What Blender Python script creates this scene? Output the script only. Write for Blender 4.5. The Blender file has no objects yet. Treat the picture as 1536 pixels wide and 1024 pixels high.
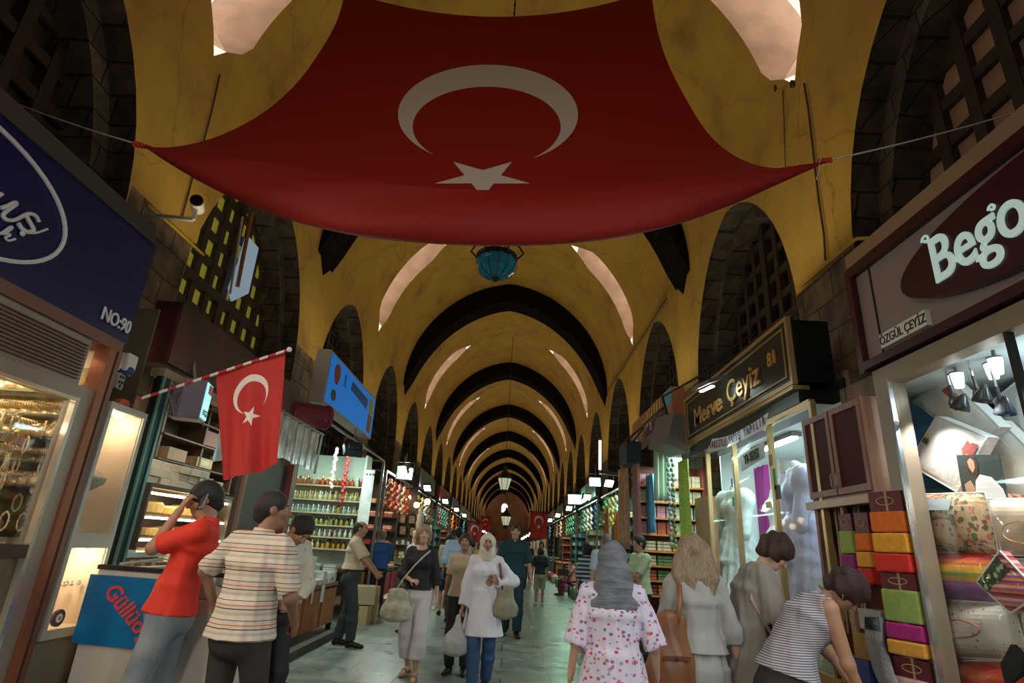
import bpy, math, random
import numpy as np
from mathutils import Vector, Matrix
random.seed(7)
SC=bpy.context.scene; COL=SC.collection
PI=math.pi
FOC=855.0; EYE=1.42
# ---------- camera frame: corridor vanishing point (761,820), verticals towards (906,-1858) ----------
_Y=np.array([761-768,512-820,FOC]); _t=-((761-768)*(906-768)+FOC*FOC)/(512-820)
_Z=np.array([906-768,_t,FOC]); _Y=_Y/np.linalg.norm(_Y); _Z=_Z/np.linalg.norm(_Z)
_X=np.cross(_Y,_Z); _X=-_X if _X[0]<0 else _X
_M=np.array([_X,_Y,_Z])
def ray(px,py): return _M@np.array([px-768,512-py,FOC])
def atX(px,py,X): d=ray(px,py); p=d*(X/d[0]); return Vector((p[0],p[1],p[2]+EYE))
def atY(px,py,Y): d=ray(px,py); p=d*(Y/d[1]); return Vector((p[0],p[1],p[2]+EYE))
def atZ(px,py,Z): d=ray(px,py); p=d*((Z-EYE)/d[2]); return Vector((p[0],p[1],p[2]+EYE))
cam=bpy.data.cameras.new('camera'); camo=bpy.data.objects.new('camera',cam); COL.objects.link(camo)
cam.sensor_width=36; cam.lens=36*FOC/1536; cam.clip_end=400; cam.clip_start=.05
R3=Matrix(((_M[0][0],_M[0][1],-_M[0][2]),(_M[1][0],_M[1][1],-_M[1][2]),(_M[2][0],_M[2][1],-_M[2][2])))
camo.matrix_world=Matrix.Translation((0,0,EYE))@R3.to_4x4()
SC.camera=camo
SC.view_settings.view_transform='Standard'; SC.view_settings.look='None'; SC.view_settings.gamma=1
SC.view_settings.use_curve_mapping=False; SC.view_settings.exposure=0.28
# ---------- materials ----------
MATS={}
def pm(name,color,rough=.6,metal=0,emit=None,es=0,var=0,vscale=6,bump=0,bscale=30,col2=None,trans=0,alpha=1,spec=None,ior=1.45,stretch=(1,1,1)):
    if name in MATS: return MATS[name]
    m=bpy.data.materials.new(name); m.use_nodes=True; nt=m.node_tree; b=nt.nodes['Principled BSDF']
    c=(*color,1); b.inputs['Base Color'].default_value=c; b.inputs['Roughness'].default_value=rough; b.inputs['Metallic'].default_value=metal
    if trans: b.inputs['Transmission Weight'].default_value=trans; b.inputs['IOR'].default_value=ior
    if alpha<1: b.inputs['Alpha'].default_value=alpha
    if spec is not None: b.inputs['Specular IOR Level'].default_value=spec
    if emit: b.inputs['Emission Color'].default_value=(*emit,1); b.inputs['Emission Strength'].default_value=es
    if var or bump or col2:
        tc=nt.nodes.new('ShaderNodeTexCoord'); mp=nt.nodes.new('ShaderNodeMapping'); mp.inputs['Scale'].default_value=stretch
        nt.links.new(tc.outputs['Object'],mp.inputs['Vector'])
    if var or col2:
        n=nt.nodes.new('ShaderNodeTexNoise'); n.inputs['Scale'].default_value=vscale; n.inputs['Detail'].default_value=6
        nt.links.new(mp.outputs['Vector'],n.inputs['Vector'])
        r=nt.nodes.new('ShaderNodeValToRGB'); r.color_ramp.elements[0].position=.32; r.color_ramp.elements[1].position=.68
        d=col2 if col2 else tuple(max(0,x*(1-var)) for x in color); u=color if col2 else tuple(min(1,x*(1+var*.6)) for x in color)
        r.color_ramp.elements[0].color=(*d,1); r.color_ramp.elements[1].color=(*u,1)
        nt.links.new(n.outputs['Fac'],r.inputs['Fac']); nt.links.new(r.outputs['Color'],b.inputs['Base Color'])
    if bump:
        n2=nt.nodes.new('ShaderNodeTexNoise'); n2.inputs['Scale'].default_value=bscale; n2.inputs['Detail'].default_value=4
        bp=nt.nodes.new('ShaderNodeBump'); bp.inputs['Strength'].default_value=bump; bp.inputs['Distance'].default_value=.02
        nt.links.new(mp.outputs['Vector'],n2.inputs['Vector']); nt.links.new(n2.outputs['Fac'],bp.inputs['Height']); nt.links.new(bp.outputs['Normal'],b.inputs['Normal'])
    MATS[name]=m; return m
def nodes(m): return m.node_tree.nodes, m.node_tree.links, m.node_tree.nodes['Principled BSDF']
def stripes(name,cols,axis='Z',freq=10,rough=.8,sharp=True,phase=0,var=.1):
    """bands of given colours [(pos,color)...] repeated along an object axis"""
    if name in MATS: return MATS[name]
    m=pm(name,cols[0][1],rough); N,L,b=nodes(m)
    tc=N.new('ShaderNodeTexCoord'); sp=N.new('ShaderNodeSeparateXYZ'); L.new(tc.outputs['Object'],sp.inputs[0])
    mu=N.new('ShaderNodeMath'); mu.operation='MULTIPLY_ADD'; mu.inputs[1].default_value=freq; mu.inputs[2].default_value=phase+50
    L.new(sp.outputs[axis],mu.inputs[0]); fr=N.new('ShaderNodeMath'); fr.operation='FRACT'; L.new(mu.outputs[0],fr.inputs[0])
    r=N.new('ShaderNodeValToRGB'); r.color_ramp.interpolation='CONSTANT' if sharp else 'LINEAR'
    e=r.color_ramp.elements; e[0].position=cols[0][0]; e[0].color=(*cols[0][1],1); e[1].position=cols[1][0]; e[1].color=(*cols[1][1],1)
    for p,c in cols[2:]: k=e.new(p); k.color=(*c,1)
    L.new(fr.outputs[0],r.inputs['Fac']); L.new(r.outputs['Color'],b.inputs['Base Color'])
    return m
def spots(name,base,cols,scale=20,thr=.35,rough=.8,stretch=(1,1,1)):
    """voronoi flecks of several colours on a base colour"""
    if name in MATS: return MATS[name]
    m=pm(name,base,rough); N,L,b=nodes(m)
    tc=N.new('ShaderNodeTexCoord'); mp=N.new('ShaderNodeMapping'); mp.inputs['Scale'].default_value=stretch; L.new(tc.outputs['Object'],mp.inputs[0])
    v=N.new('ShaderNodeTexVoronoi'); v.inputs['Scale'].default_value=scale; L.new(mp.outputs[0],v.inputs['Vector'])
    nz=N.new('ShaderNodeTexNoise'); nz.inputs['Scale'].default_value=scale*2; L.new(mp.outputs[0],nz.inputs['Vector'])
    ad=N.new('ShaderNodeMath'); ad.operation='MULTIPLY_ADD'; ad.inputs[1].default_value=.5; L.new(nz.outputs['Fac'],ad.inputs[0]); L.new(v.outputs['Distance'],ad.inputs[2])
    lt=N.new('ShaderNodeMath'); lt.operation='LESS_THAN'; lt.inputs[1].default_value=thr+.25; L.new(ad.outputs[0],lt.inputs[0])
    sp=N.new('ShaderNodeSeparateColor'); L.new(v.outputs['Color'],sp.inputs[0])
    r=N.new('ShaderNodeValToRGB'); r.color_ramp.interpolation='CONSTANT'; e=r.color_ramp.elements
    n=len(cols); e[0].position=0; e[0].color=(*cols[0],1); e[1].position=1/n; e[1].color=(*cols[min(1,n-1)],1)
    for i in range(2,n): k=e.new(i/n); k.color=(*cols[i],1)
    L.new(sp.outputs[0],r.inputs['Fac'])
    mx=N.new('ShaderNodeMix'); mx.data_type='RGBA'; mx.inputs[6].default_value=(*base,1); L.new(lt.outputs[0],mx.inputs[0]); L.new(r.outputs['Color'],mx.inputs[7])
    L.new(mx.outputs[2],b.inputs['Base Color']); return m
def bricks(name,c1,c2,mort,w=.55,h=.3,axes='YZ',rough=.85,bump=.4,off=.5,msize=.012):
    if name in MATS: return MATS[name]
    m=pm(name,c1,rough); N,L,b=nodes(m)
    tc=N.new('ShaderNodeTexCoord'); sp=N.new('ShaderNodeSeparateXYZ'); cb=N.new('ShaderNodeCombineXYZ'); L.new(tc.outputs['Object'],sp.inputs[0])
    if axes=='YZ+':   # use x+y along, z up: works on faces of either direction
        a=N.new('ShaderNodeMath'); L.new(sp.outputs['X'],a.inputs[0]); L.new(sp.outputs['Y'],a.inputs[1]); L.new(a.outputs[0],cb.inputs[0]); L.new(sp.outputs['Z'],cb.inputs[1])
    else: L.new(sp.outputs[axes[0]],cb.inputs[0]); L.new(sp.outputs[axes[1]],cb.inputs[1])
    nz=N.new('ShaderNodeTexNoise'); nz.inputs['Scale'].default_value=1.3; L.new(tc.outputs['Object'],nz.inputs['Vector'])
    wv=N.new('ShaderNodeMix'); wv.data_type='VECTOR'; wv.inputs[0].default_value=.06; L.new(cb.outputs[0],wv.inputs[4]); L.new(nz.outputs['Color'],wv.inputs[5])
    bt=N.new('ShaderNodeTexBrick'); bt.inputs['Scale'].default_value=1; bt.inputs['Brick Width'].default_value=w; bt.inputs['Row Height'].default_value=h
    bt.inputs['Mortar Size'].default_value=msize; bt.offset=off; bt.inputs['Color1'].default_value=(*c1,1); bt.inputs['Color2'].default_value=(*c2,1); bt.inputs['Mortar'].default_value=(*mort,1)
    L.new(wv.outputs[1],bt.inputs['Vector'])
    n2=N.new('ShaderNodeTexNoise'); n2.inputs['Scale'].default_value=4; n2.inputs['Detail'].default_value=8; L.new(tc.outputs['Object'],n2.inputs['Vector'])
    r=N.new('ShaderNodeValToRGB'); r.color_ramp.elements[0].position=.3; r.color_ramp.elements[0].color=(.35,.33,.3,1); r.color_ramp.elements[1].position=.75; r.color_ramp.elements[1].color=(1.2,1.15,1.1,1); L.new(n2.outputs['Fac'],r.inputs['Fac'])
    mx=N.new('ShaderNodeMix'); mx.data_type='RGBA'; mx.blend_type='MULTIPLY'; mx.inputs[0].default_value=1; L.new(bt.outputs['Color'],mx.inputs[6]); L.new(r.outputs['Color'],mx.inputs[7])
    L.new(mx.outputs[2],b.inputs['Base Color'])
    bp=N.new('ShaderNodeBump'); bp.inputs['Strength'].default_value=bump; bp.inputs['Distance'].default_value=.03; bp.invert=True
    a2=N.new('ShaderNodeMath'); a2.operation='MULTIPLY_ADD'; a2.inputs[1].default_value=-.5; L.new(n2.outputs['Fac'],a2.inputs[0]); L.new(bt.outputs['Fac'],a2.inputs[2]); L.new(a2.outputs[0],bp.inputs['Height'])
    L.new(bp.outputs['Normal'],b.inputs['Normal']); return m
# ---------- mesh builder ----------
class MB:
    def __init__(s): s.v=[]; s.f=[]; s.mi=[]; s.cur=0
    def add(s,vs,fs):
        n=len(s.v); s.v+= [tuple(v) for v in vs]; s.f+=[tuple(i+n for i in f) for f in fs]; s.mi+=[s.cur]*len(fs); return s
    def box(s,c,d,R=None):
        e=.00035*((len(s.f)//6)%5)          # keeps faces of touching boxes from coinciding
        x,y,z=d[0]/2+e,d[1]/2+e,d[2]/2+e; c=Vector(c)
        vs=[Vector((a*x,b*y,e*z)) for a in(-1,1) for b in(-1,1) for e in(-1,1)]
        if R: vs=[R@v for v in vs]
        return s.add([v+c for v in vs],[(0,1,3,2),(4,6,7,5),(0,4,5,1),(2,3,7,6),(0,2,6,4),(1,5,7,3)])
    def bx(s,x0,x1,y0,y1,z0,z1): return s.box(((x0+x1)/2,(y0+y1)/2,(z0+z1)/2),(abs(x1-x0),abs(y1-y0),abs(z1-z0)))
    def bar(s,p0,p1,w,h=None,up=(0,0,1)):
        p0=Vector(p0);p1=Vector(p1);d=p1-p0;h=h or w
        a=d.cross(Vector(up)); a=a.normalized() if a.length>1e-5 else Vector((1,0,0)); b=a.cross(d).normalized()
        vs=[p+a*(i*w/2)+b*(j*h/2) for p in(p0,p1) for i,j in((-1,-1),(1,-1),(1,1),(-1,1))]
        return s.add(vs,[(3,2,1,0),(4,5,6,7),(0,1,5,4),(1,2,6,5),(2,3,7,6),(3,0,4,7)])
    def tube(s,pts,r,n=8,cap=True):
        pts=[Vector(p) for p in pts]; m=len(pts); rs=r if isinstance(r,(list,tuple)) else [r]*m
        vs=[];prev=None
        for i,p in enumerate(pts):
            d=(pts[min(i+1,m-1)]-pts[max(i-1,0)]).normalized()
            if prev is None:
                a=d.cross(Vector((0,0,1))); a=a if a.length>.05 else d.cross(Vector((1,0,0)))
            else: a=prev-d*prev.dot(d)
            a=a.normalized(); prev=a; b=d.cross(a)
            for k in range(n):
                t=2*PI*k/n; vs.append(p+a*(math.cos(t)*rs[i])+b*(math.sin(t)*rs[i]))
        fs=[(i*n+k,i*n+(k+1)%n,(i+1)*n+(k+1)%n,(i+1)*n+k) for i in range(m-1) for k in range(n)]
        if cap: fs+=[tuple(reversed(range(n))),tuple((m-1)*n+k for k in range(n))]
        return s.add(vs,fs)
    def lathe(s,prof,c=(0,0,0),n=14,R=None,sx=1,sy=1):
        c=Vector(c);vs=[];m=len(prof)
        for r,z in prof:
            for k in range(n):
                t=2*PI*k/n; v=Vector((math.cos(t)*r*sx,math.sin(t)*r*sy,z)); vs.append((R@v if R else v)+c)
        fs=[(i*n+k,i*n+(k+1)%n,(i+1)*n+(k+1)%n,(i+1)*n+k) for i in range(m-1) for k in range(n)]
        fs+=[tuple(reversed(range(n))),tuple((m-1)*n+k for k in range(n))]
        return s.add(vs,fs)
    def ball(s,c,r,n=10,m=6,R=None):
        r=(r,r,r) if not isinstance(r,(tuple,list)) else r
        prof=[(math.sin(PI*i/m),-math.cos(PI*i/m)) for i in range(1,m)]
        c=Vector(c);vs=[]
        for q,z in prof:
            for k in range(n):
                t=2*PI*k/n; v=Vector((math.cos(t)*q*r[0],math.sin(t)*q*r[1],z*r[2])); vs.append((R@v if R else v)+c)
        a=Vector((0,0,-r[2]));b=Vector((0,0,r[2])); vs+=[(R@a if R else a)+c,(R@b if R else b)+c]
        M=len(prof);fs=[(i*n+k,i*n+(k+1)%n,(i+1)*n+(k+1)%n,(i+1)*n+k) for i in range(M-1) for k in range(n)]
        fs+=[(M*n,(k+1)%n,k) for k in range(n)]+[(M*n+1,(M-1)*n+k,(M-1)*n+(k+1)%n) for k in range(n)]
        return s.add(vs,fs)
    def quad(s,a,b,c,d): return s.add([a,b,c,d],[(0,1,2,3)])
    def prism(s,poly,ext):
        n=len(poly);e=Vector(ext);P=[Vector(p) for p in poly]
        return s.add(P+[p+e for p in P],[tuple(range(n)),tuple(reversed(range(n,2*n)))]+[(i,i+n,(i+1)%n+n,(i+1)%n) for i in range(n)])
    def grid(s,fn,nu,nv,closed=False,skip=None):
        vs=[fn(i,j) for j in range(nv) for i in range(nu)]
        fs=[(j*nu+i,j*nu+i+1,(j+1)*nu+i+1,(j+1)*nu+i) for j in range(nv-1) for i in range(nu-1) if not(skip and skip(i,j))]
        return s.add(vs,fs)
def link(name,mesh,parent=None): 
    o=bpy.data.objects.new(name,mesh); COL.objects.link(o)
    if parent is not None: o.parent=parent
    return o
def obj(name,mb,mat,parent=None,smooth=False,label=None,cat=None,group=None,kind=None,bevel=0,loc=None,rotz=0):
    me=bpy.data.meshes.new(name); me.from_pydata([tuple(v) for v in mb.v],[],mb.f)
    for m in (mat if isinstance(mat,(list,tuple)) else [mat]): me.materials.append(m)
    if isinstance(mat,(list,tuple)): me.polygons.foreach_set('material_index',mb.mi)
    if smooth: me.polygons.foreach_set('use_smooth',[True]*len(mb.f))
    me.update(); o=link(name,me,parent)
    if loc: o.location=loc
    if rotz: o.rotation_euler=(0,0,rotz)
    if bevel:
        b=o.modifiers.new('b','BEVEL'); b.width=bevel; b.segments=2; b.limit_method='ANGLE'
    return tag(o,label,cat,group,kind)
def tag(o,label=None,cat=None,group=None,kind=None):
    if label: o['label']=label
    if cat: o['category']=cat
    if group: o['group']=group
    if kind: o['kind']=kind
    return o
def thing(name,label,cat,loc=(0,0,0),rotz=0,group=None):
    o=bpy.data.objects.new(name,None); COL.objects.link(o); o.location=loc; o.rotation_euler=(0,0,rotz); o.empty_display_size=.1
    return tag(o,label,cat,group)
def kids(o): return KID.get(o.name,[])
def dup(root,loc=None,rotz=None,label=None,group=None,scale=None,mat=None):
    def cp(o,par):
        c=o.copy(); COL.objects.link(c)
        if par is not None: c.parent=par
        if mat and o.type=='MESH' and mat.get(o.data.name):
            pass
        for k in o.children: cp(k,c)
        return c
    r=cp(root,None)
    if loc is not None: r.location=loc
    if rotz is not None: r.rotation_euler=(0,0,rotz)
    if scale is not None: r.scale=scale if isinstance(scale,(tuple,list)) else (scale,)*3
    if label: r['label']=label
    if group: r['group']=group
    return r
def recolor(root,name,mat):
    """give the copy's child of that kind (or itself) another material, at object level"""
    for o in [root]+list(root.children):
        if o.name.split('.')[0]==name and o.type=='MESH':
            o.material_slots[0].link='OBJECT'; o.material_slots[0].material=mat
def text(body,size,mat,name='lettering',parent=None,extrude=.004,loc=(0,0,0),rot=None,shear=0,align='CENTER',sx=1,offset=0):
    c=bpy.data.curves.new(name,'FONT'); c.body=body; c.size=size; c.extrude=extrude; c.align_x=align; c.align_y='CENTER'; c.shear=shear; c.offset=offset
    t=bpy.data.objects.new('t',c); COL.objects.link(t); dg=bpy.context.evaluated_depsgraph_get(); me=bpy.data.meshes.new_from_object(t.evaluated_get(dg)); bpy.data.objects.remove(t)
    me.materials.clear(); me.materials.append(mat); o=link(name,me,parent); o.location=loc
    if rot is not None:
        o.rotation_mode='QUATERNION'; o.rotation_quaternion=rot.to_quaternion() if isinstance(rot,Matrix) else rot
    o.scale=(sx,1,1)
    return o
def frame(xdir,ydir):
    """rotation matrix whose local x, y follow the given world directions"""
    x=Vector(xdir).normalized(); y=Vector(ydir); y=(y-x*y.dot(x)).normalized(); z=x.cross(y)
    return Matrix((x,y,z)).transposed()
FL=frame((0,1,0),(0,0,1))      # text readable on a left-hand wall face (normal +X)
FR=frame((0,-1,0),(0,0,1))     # text readable on a right-hand wall face (normal -X)
FC=frame((1,0,0),(0,0,1))      # facing the camera (normal -Y)
def lamp(kind,loc,power,color,size=.3,to=None,sizey=None,angle=None,blend=.5,name='lamp_light',spread=None):
    l=bpy.data.lights.new(name,kind); l.energy=power; l.color=color
    if kind=='AREA': 
        l.size=size
        if sizey: l.shape='RECTANGLE'; l.size_y=sizey
        if spread: l.spread=spread
    elif kind=='SPOT': l.spot_size=angle or 1.6; l.spot_blend=blend; l.shadow_soft_size=size
    else: l.shadow_soft_size=size
    o=bpy.data.objects.new(name,l); COL.objects.link(o); o.location=loc
    if to is not None: o.rotation_euler=(Vector(to)-Vector(loc)).to_track_quat('-Z','Y').to_euler()
    return o

def slabs(prefix,boxes,mat):
    """each wall or ceiling slab of a shop room is its own structure object"""
    for nm,b in boxes: m=MB(); m.bx(*b); obj(prefix%nm if '%s' in prefix else prefix+nm,m,mat,kind='structure')
UP=20.0
STALL=34.0
FRONT=13.5
# ================= figures: signed-distance bodies turned into one continuous surface =================
class SDF:
    def __init__(s,lo,hi,h):
        s.ax=[np.arange(lo[i],hi[i]+h,h,dtype=np.float32) for i in range(3)]; s.h=h
        s.d=np.full([len(a) for a in s.ax],.2,np.float32)
    def sub(s,lo,hi):
        sl=[]
        for i in range(3):
            a=s.ax[i]; i0=max(0,int(np.searchsorted(a,lo[i]))-1); i1=min(len(a),int(np.searchsorted(a,hi[i]))+1)
            if i1<=i0: return None
            sl.append(slice(i0,i1))
        g=[s.ax[0][sl[0]][:,None,None],s.ax[1][sl[1]][None,:,None],s.ax[2][sl[2]][None,None,:]]
        return tuple(sl),g
    def mix(s,sl,v,k,op='u'):
        a=s.d[sl]
        if op=='u':
            if k>0: h=np.maximum(k-np.abs(a-v),0)/k; s.d[sl]=np.minimum(a,v)-h*h*k*.25
            else: s.d[sl]=np.minimum(a,v)
        else:
            if k>0: h=np.maximum(k-np.abs(a+v),0)/k; s.d[sl]=np.maximum(a,-v)+h*h*k*.25
            else: s.d[sl]=np.maximum(a,-v)
    def cone(s,p,q,r0,r1,k=.02,op='u'):
        p=np.array(p,float);q=np.array(q,float);m=max(r0,r1)+k+.03
        r=s.sub(np.minimum(p,q)-m,np.maximum(p,q)+m)
        if r is None: return
        sl,g=r; b=q-p; L=max(float(b@b),1e-9)
        X=g[0]-p[0];Y=g[1]-p[1];Z=g[2]-p[2]
        t=np.clip((X*b[0]+Y*b[1]+Z*b[2])/L,0,1)
        v=np.sqrt((X-b[0]*t)**2+(Y-b[1]*t)**2+(Z-b[2]*t)**2)-(r0+(r1-r0)*t)
        s.mix(sl,v,k,op)
    def loft(s,p,q,R,e0,e1,k=.02,cap=.04,op='u'):
        """elliptical cone from p to q; R rows: side axis, depth axis; e0,e1=(rx,ry)"""
        p=np.array(p,float);q=np.array(q,float);m=max(*e0,*e1)+k+.03
        r=s.sub(np.minimum(p,q)-m,np.maximum(p,q)+m)
        if r is None: return
        sl,g=r;b=q-p;L=max(float(b@b),1e-9);X=g[0]-p[0];Y=g[1]-p[1];Z=g[2]-p[2]
        u=b/math.sqrt(L); A=np.array(R[0],float);A=A-u*(A@u);A/=np.linalg.norm(A);B=np.cross(u,A)
        tt=(X*b[0]+Y*b[1]+Z*b[2])/L; t=np.clip(tt,0,1); c=(tt-t)*math.sqrt(L)
        a=X*A[0]+Y*A[1]+Z*A[2]; d=X*B[0]+Y*B[1]+Z*B[2]
        rx=e0[0]+(e1[0]-e0[0])*t; ry=e0[1]+(e1[1]-e0[1])*t
        v=(np.sqrt((a/rx)**2+(d/ry)**2+(c/cap)**2)-1)*np.minimum(rx,ry)
        s.mix(sl,v,k,op)
    def ell(s,c,r,R=None,k=.02,op='u'):
        c=np.array(c,float);m=max(r)+k+.03; q=s.sub(c-m,c+m)
        if q is None: return
        sl,g=q;X=g[0]-c[0];Y=g[1]-c[1];Z=g[2]-c[2]
        if R is None: a,b,e=X,Y,Z
        else: a,b,e=[X*R[i][0]+Y*R[i][1]+Z*R[i][2] for i in range(3)]
        v=(np.sqrt((a/r[0])**2+(b/r[1])**2+(e/r[2])**2)-1)*min(r)
        s.mix(sl,v,k,op)
    def half(s,p,n,k=0):      # keep the side the normal points away from
        n=np.array(n,float);n/=np.linalg.norm(n);g=[s.ax[0][:,None,None],s.ax[1][None,:,None],s.ax[2][None,None,:]]
        v=(g[0]-p[0])*n[0]+(g[1]-p[1])*n[1]+(g[2]-p[2])*n[2]; s.d=np.maximum(s.d,v.astype(np.float32))
    def wave(s,amp,f,seed=0,kz=3.):
        g=[s.ax[0][:,None,None],s.ax[1][None,:,None],s.ax[2][None,None,:]]
        s.d=s.d+(amp*np.sin(f*(g[0]+.6*g[1])+kz*np.sin(4*g[2]+seed)+seed)*np.cos(f*.7*(g[1]-.3*g[0])+kz*.6*np.cos(5*g[2]+seed*2))).astype(np.float32)
    def mesh(s,name):
        d=s.d; ins=d<0; nx,ny,nz=d.shape
        c=np.zeros((nx-1,ny-1,nz-1),np.int8)
        for i in(0,1):
            for j in(0,1):
                for k in(0,1): c+=ins[i:nx-1+i,j:ny-1+j,k:nz-1+k]
        act=(c>0)&(c<8); idx=np.full(act.shape,-1,np.int64); I=np.argwhere(act); idx[act]=np.arange(len(I))
        P=np.zeros((len(I),3));W=np.zeros(len(I))
        cor=[(i,j,k) for i in(0,1) for j in(0,1) for k in(0,1)]
        for a in cor:
            for ax in range(3):
                if a[ax]: continue
                b=list(a);b[ax]=1
                da=d[I[:,0]+a[0],I[:,1]+a[1],I[:,2]+a[2]];db=d[I[:,0]+b[0],I[:,1]+b[1],I[:,2]+b[2]]
                m=(da<0)!=(db<0);t=np.where(m,da/np.where(m,da-db,1),0)
                q=np.tile(np.array(a,float),(len(I),1));q[:,ax]+=t;P+=q*m[:,None];W+=m
        P=P/W[:,None]+I
        O=np.array([s.ax[i][0] for i in range(3)]);V=P*s.h+O
        F=[]
        for ax in range(3):
            sa=[slice(None)]*3;sb=[slice(None)]*3;sa[ax]=slice(0,-1);sb[ax]=slice(1,None)
            A=ins[tuple(sa)];B=ins[tuple(sb)];E=np.argwhere(A!=B);u,w=[(1,2),(2,0),(0,1)][ax]
            ok=(E[:,u]>0)&(E[:,w]>0)&(E[:,u]<d.shape[u]-1)&(E[:,w]<d.shape[w]-1);E=E[ok]
            fl=A[E[:,0],E[:,1],E[:,2]]
            def g(du,dw):
                q=E.copy();q[:,u]-=du;q[:,w]-=dw;return idx[q[:,0],q[:,1],q[:,2]]
            Q=np.stack([g(1,1),g(0,1),g(0,0),g(1,0)],1);Q[~fl]=Q[~fl][:,::-1];F.append(Q)
        F=np.concatenate(F);me=bpy.data.meshes.new(name);me.vertices.add(len(V));me.vertices.foreach_set('co',V.astype(np.float32).ravel())
        me.loops.add(len(F)*4);me.loops.foreach_set('vertex_index',F.astype(np.int32).ravel());me.polygons.add(len(F))
        me.polygons.foreach_set('loop_start',np.arange(0,len(F)*4,4,dtype=np.int32));me.polygons.foreach_set('loop_total',np.full(len(F),4,np.int32))
        me.polygons.foreach_set('use_smooth',np.ones(len(F),bool));me.update();me.validate()
        return me,V,F
def rotm(yaw=0,pitch=0,roll=0):   # pitch>0 bends forward (towards +y), yaw>0 turns left, roll>0 leans right
    return np.array((Matrix.Rotation(yaw,3,'Z')@Matrix.Rotation(-pitch,3,'X')@Matrix.Rotation(roll,3,'Y')))
def ik(a,c,l1,l2,hint):
    a=np.array(a,float);c=np.array(c,float);d=c-a;L=np.linalg.norm(d);u=d/L
    L=min(L,(l1+l2)*.995);c=a+u*L;x=(l1*l1-l2*l2+L*L)/(2*L);y=math.sqrt(max(l1*l1-x*x,0))
    h=np.array(hint,float);h=h-u*(h@u);h/=np.linalg.norm(h)
    return a+u*x+h*y,c
SK={'fair':((.62,.36,.25),(.5,.25,.18)),'tan':((.42,.22,.13),(.34,.15,.1)),'brown':((.3,.15,.09),(.25,.1,.07))}
def skinmats(k):
    c,l=SK[k]; return [pm('skin_'+k,c,.5,var=.12,vscale=12),pm('lips_'+k,l,.45),pm('eye_white',(.75,.73,.7),.25),pm('iris_dark',(.03,.018,.012),.2),pm('brow_dark',(.03,.018,.01),.8)]
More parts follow.
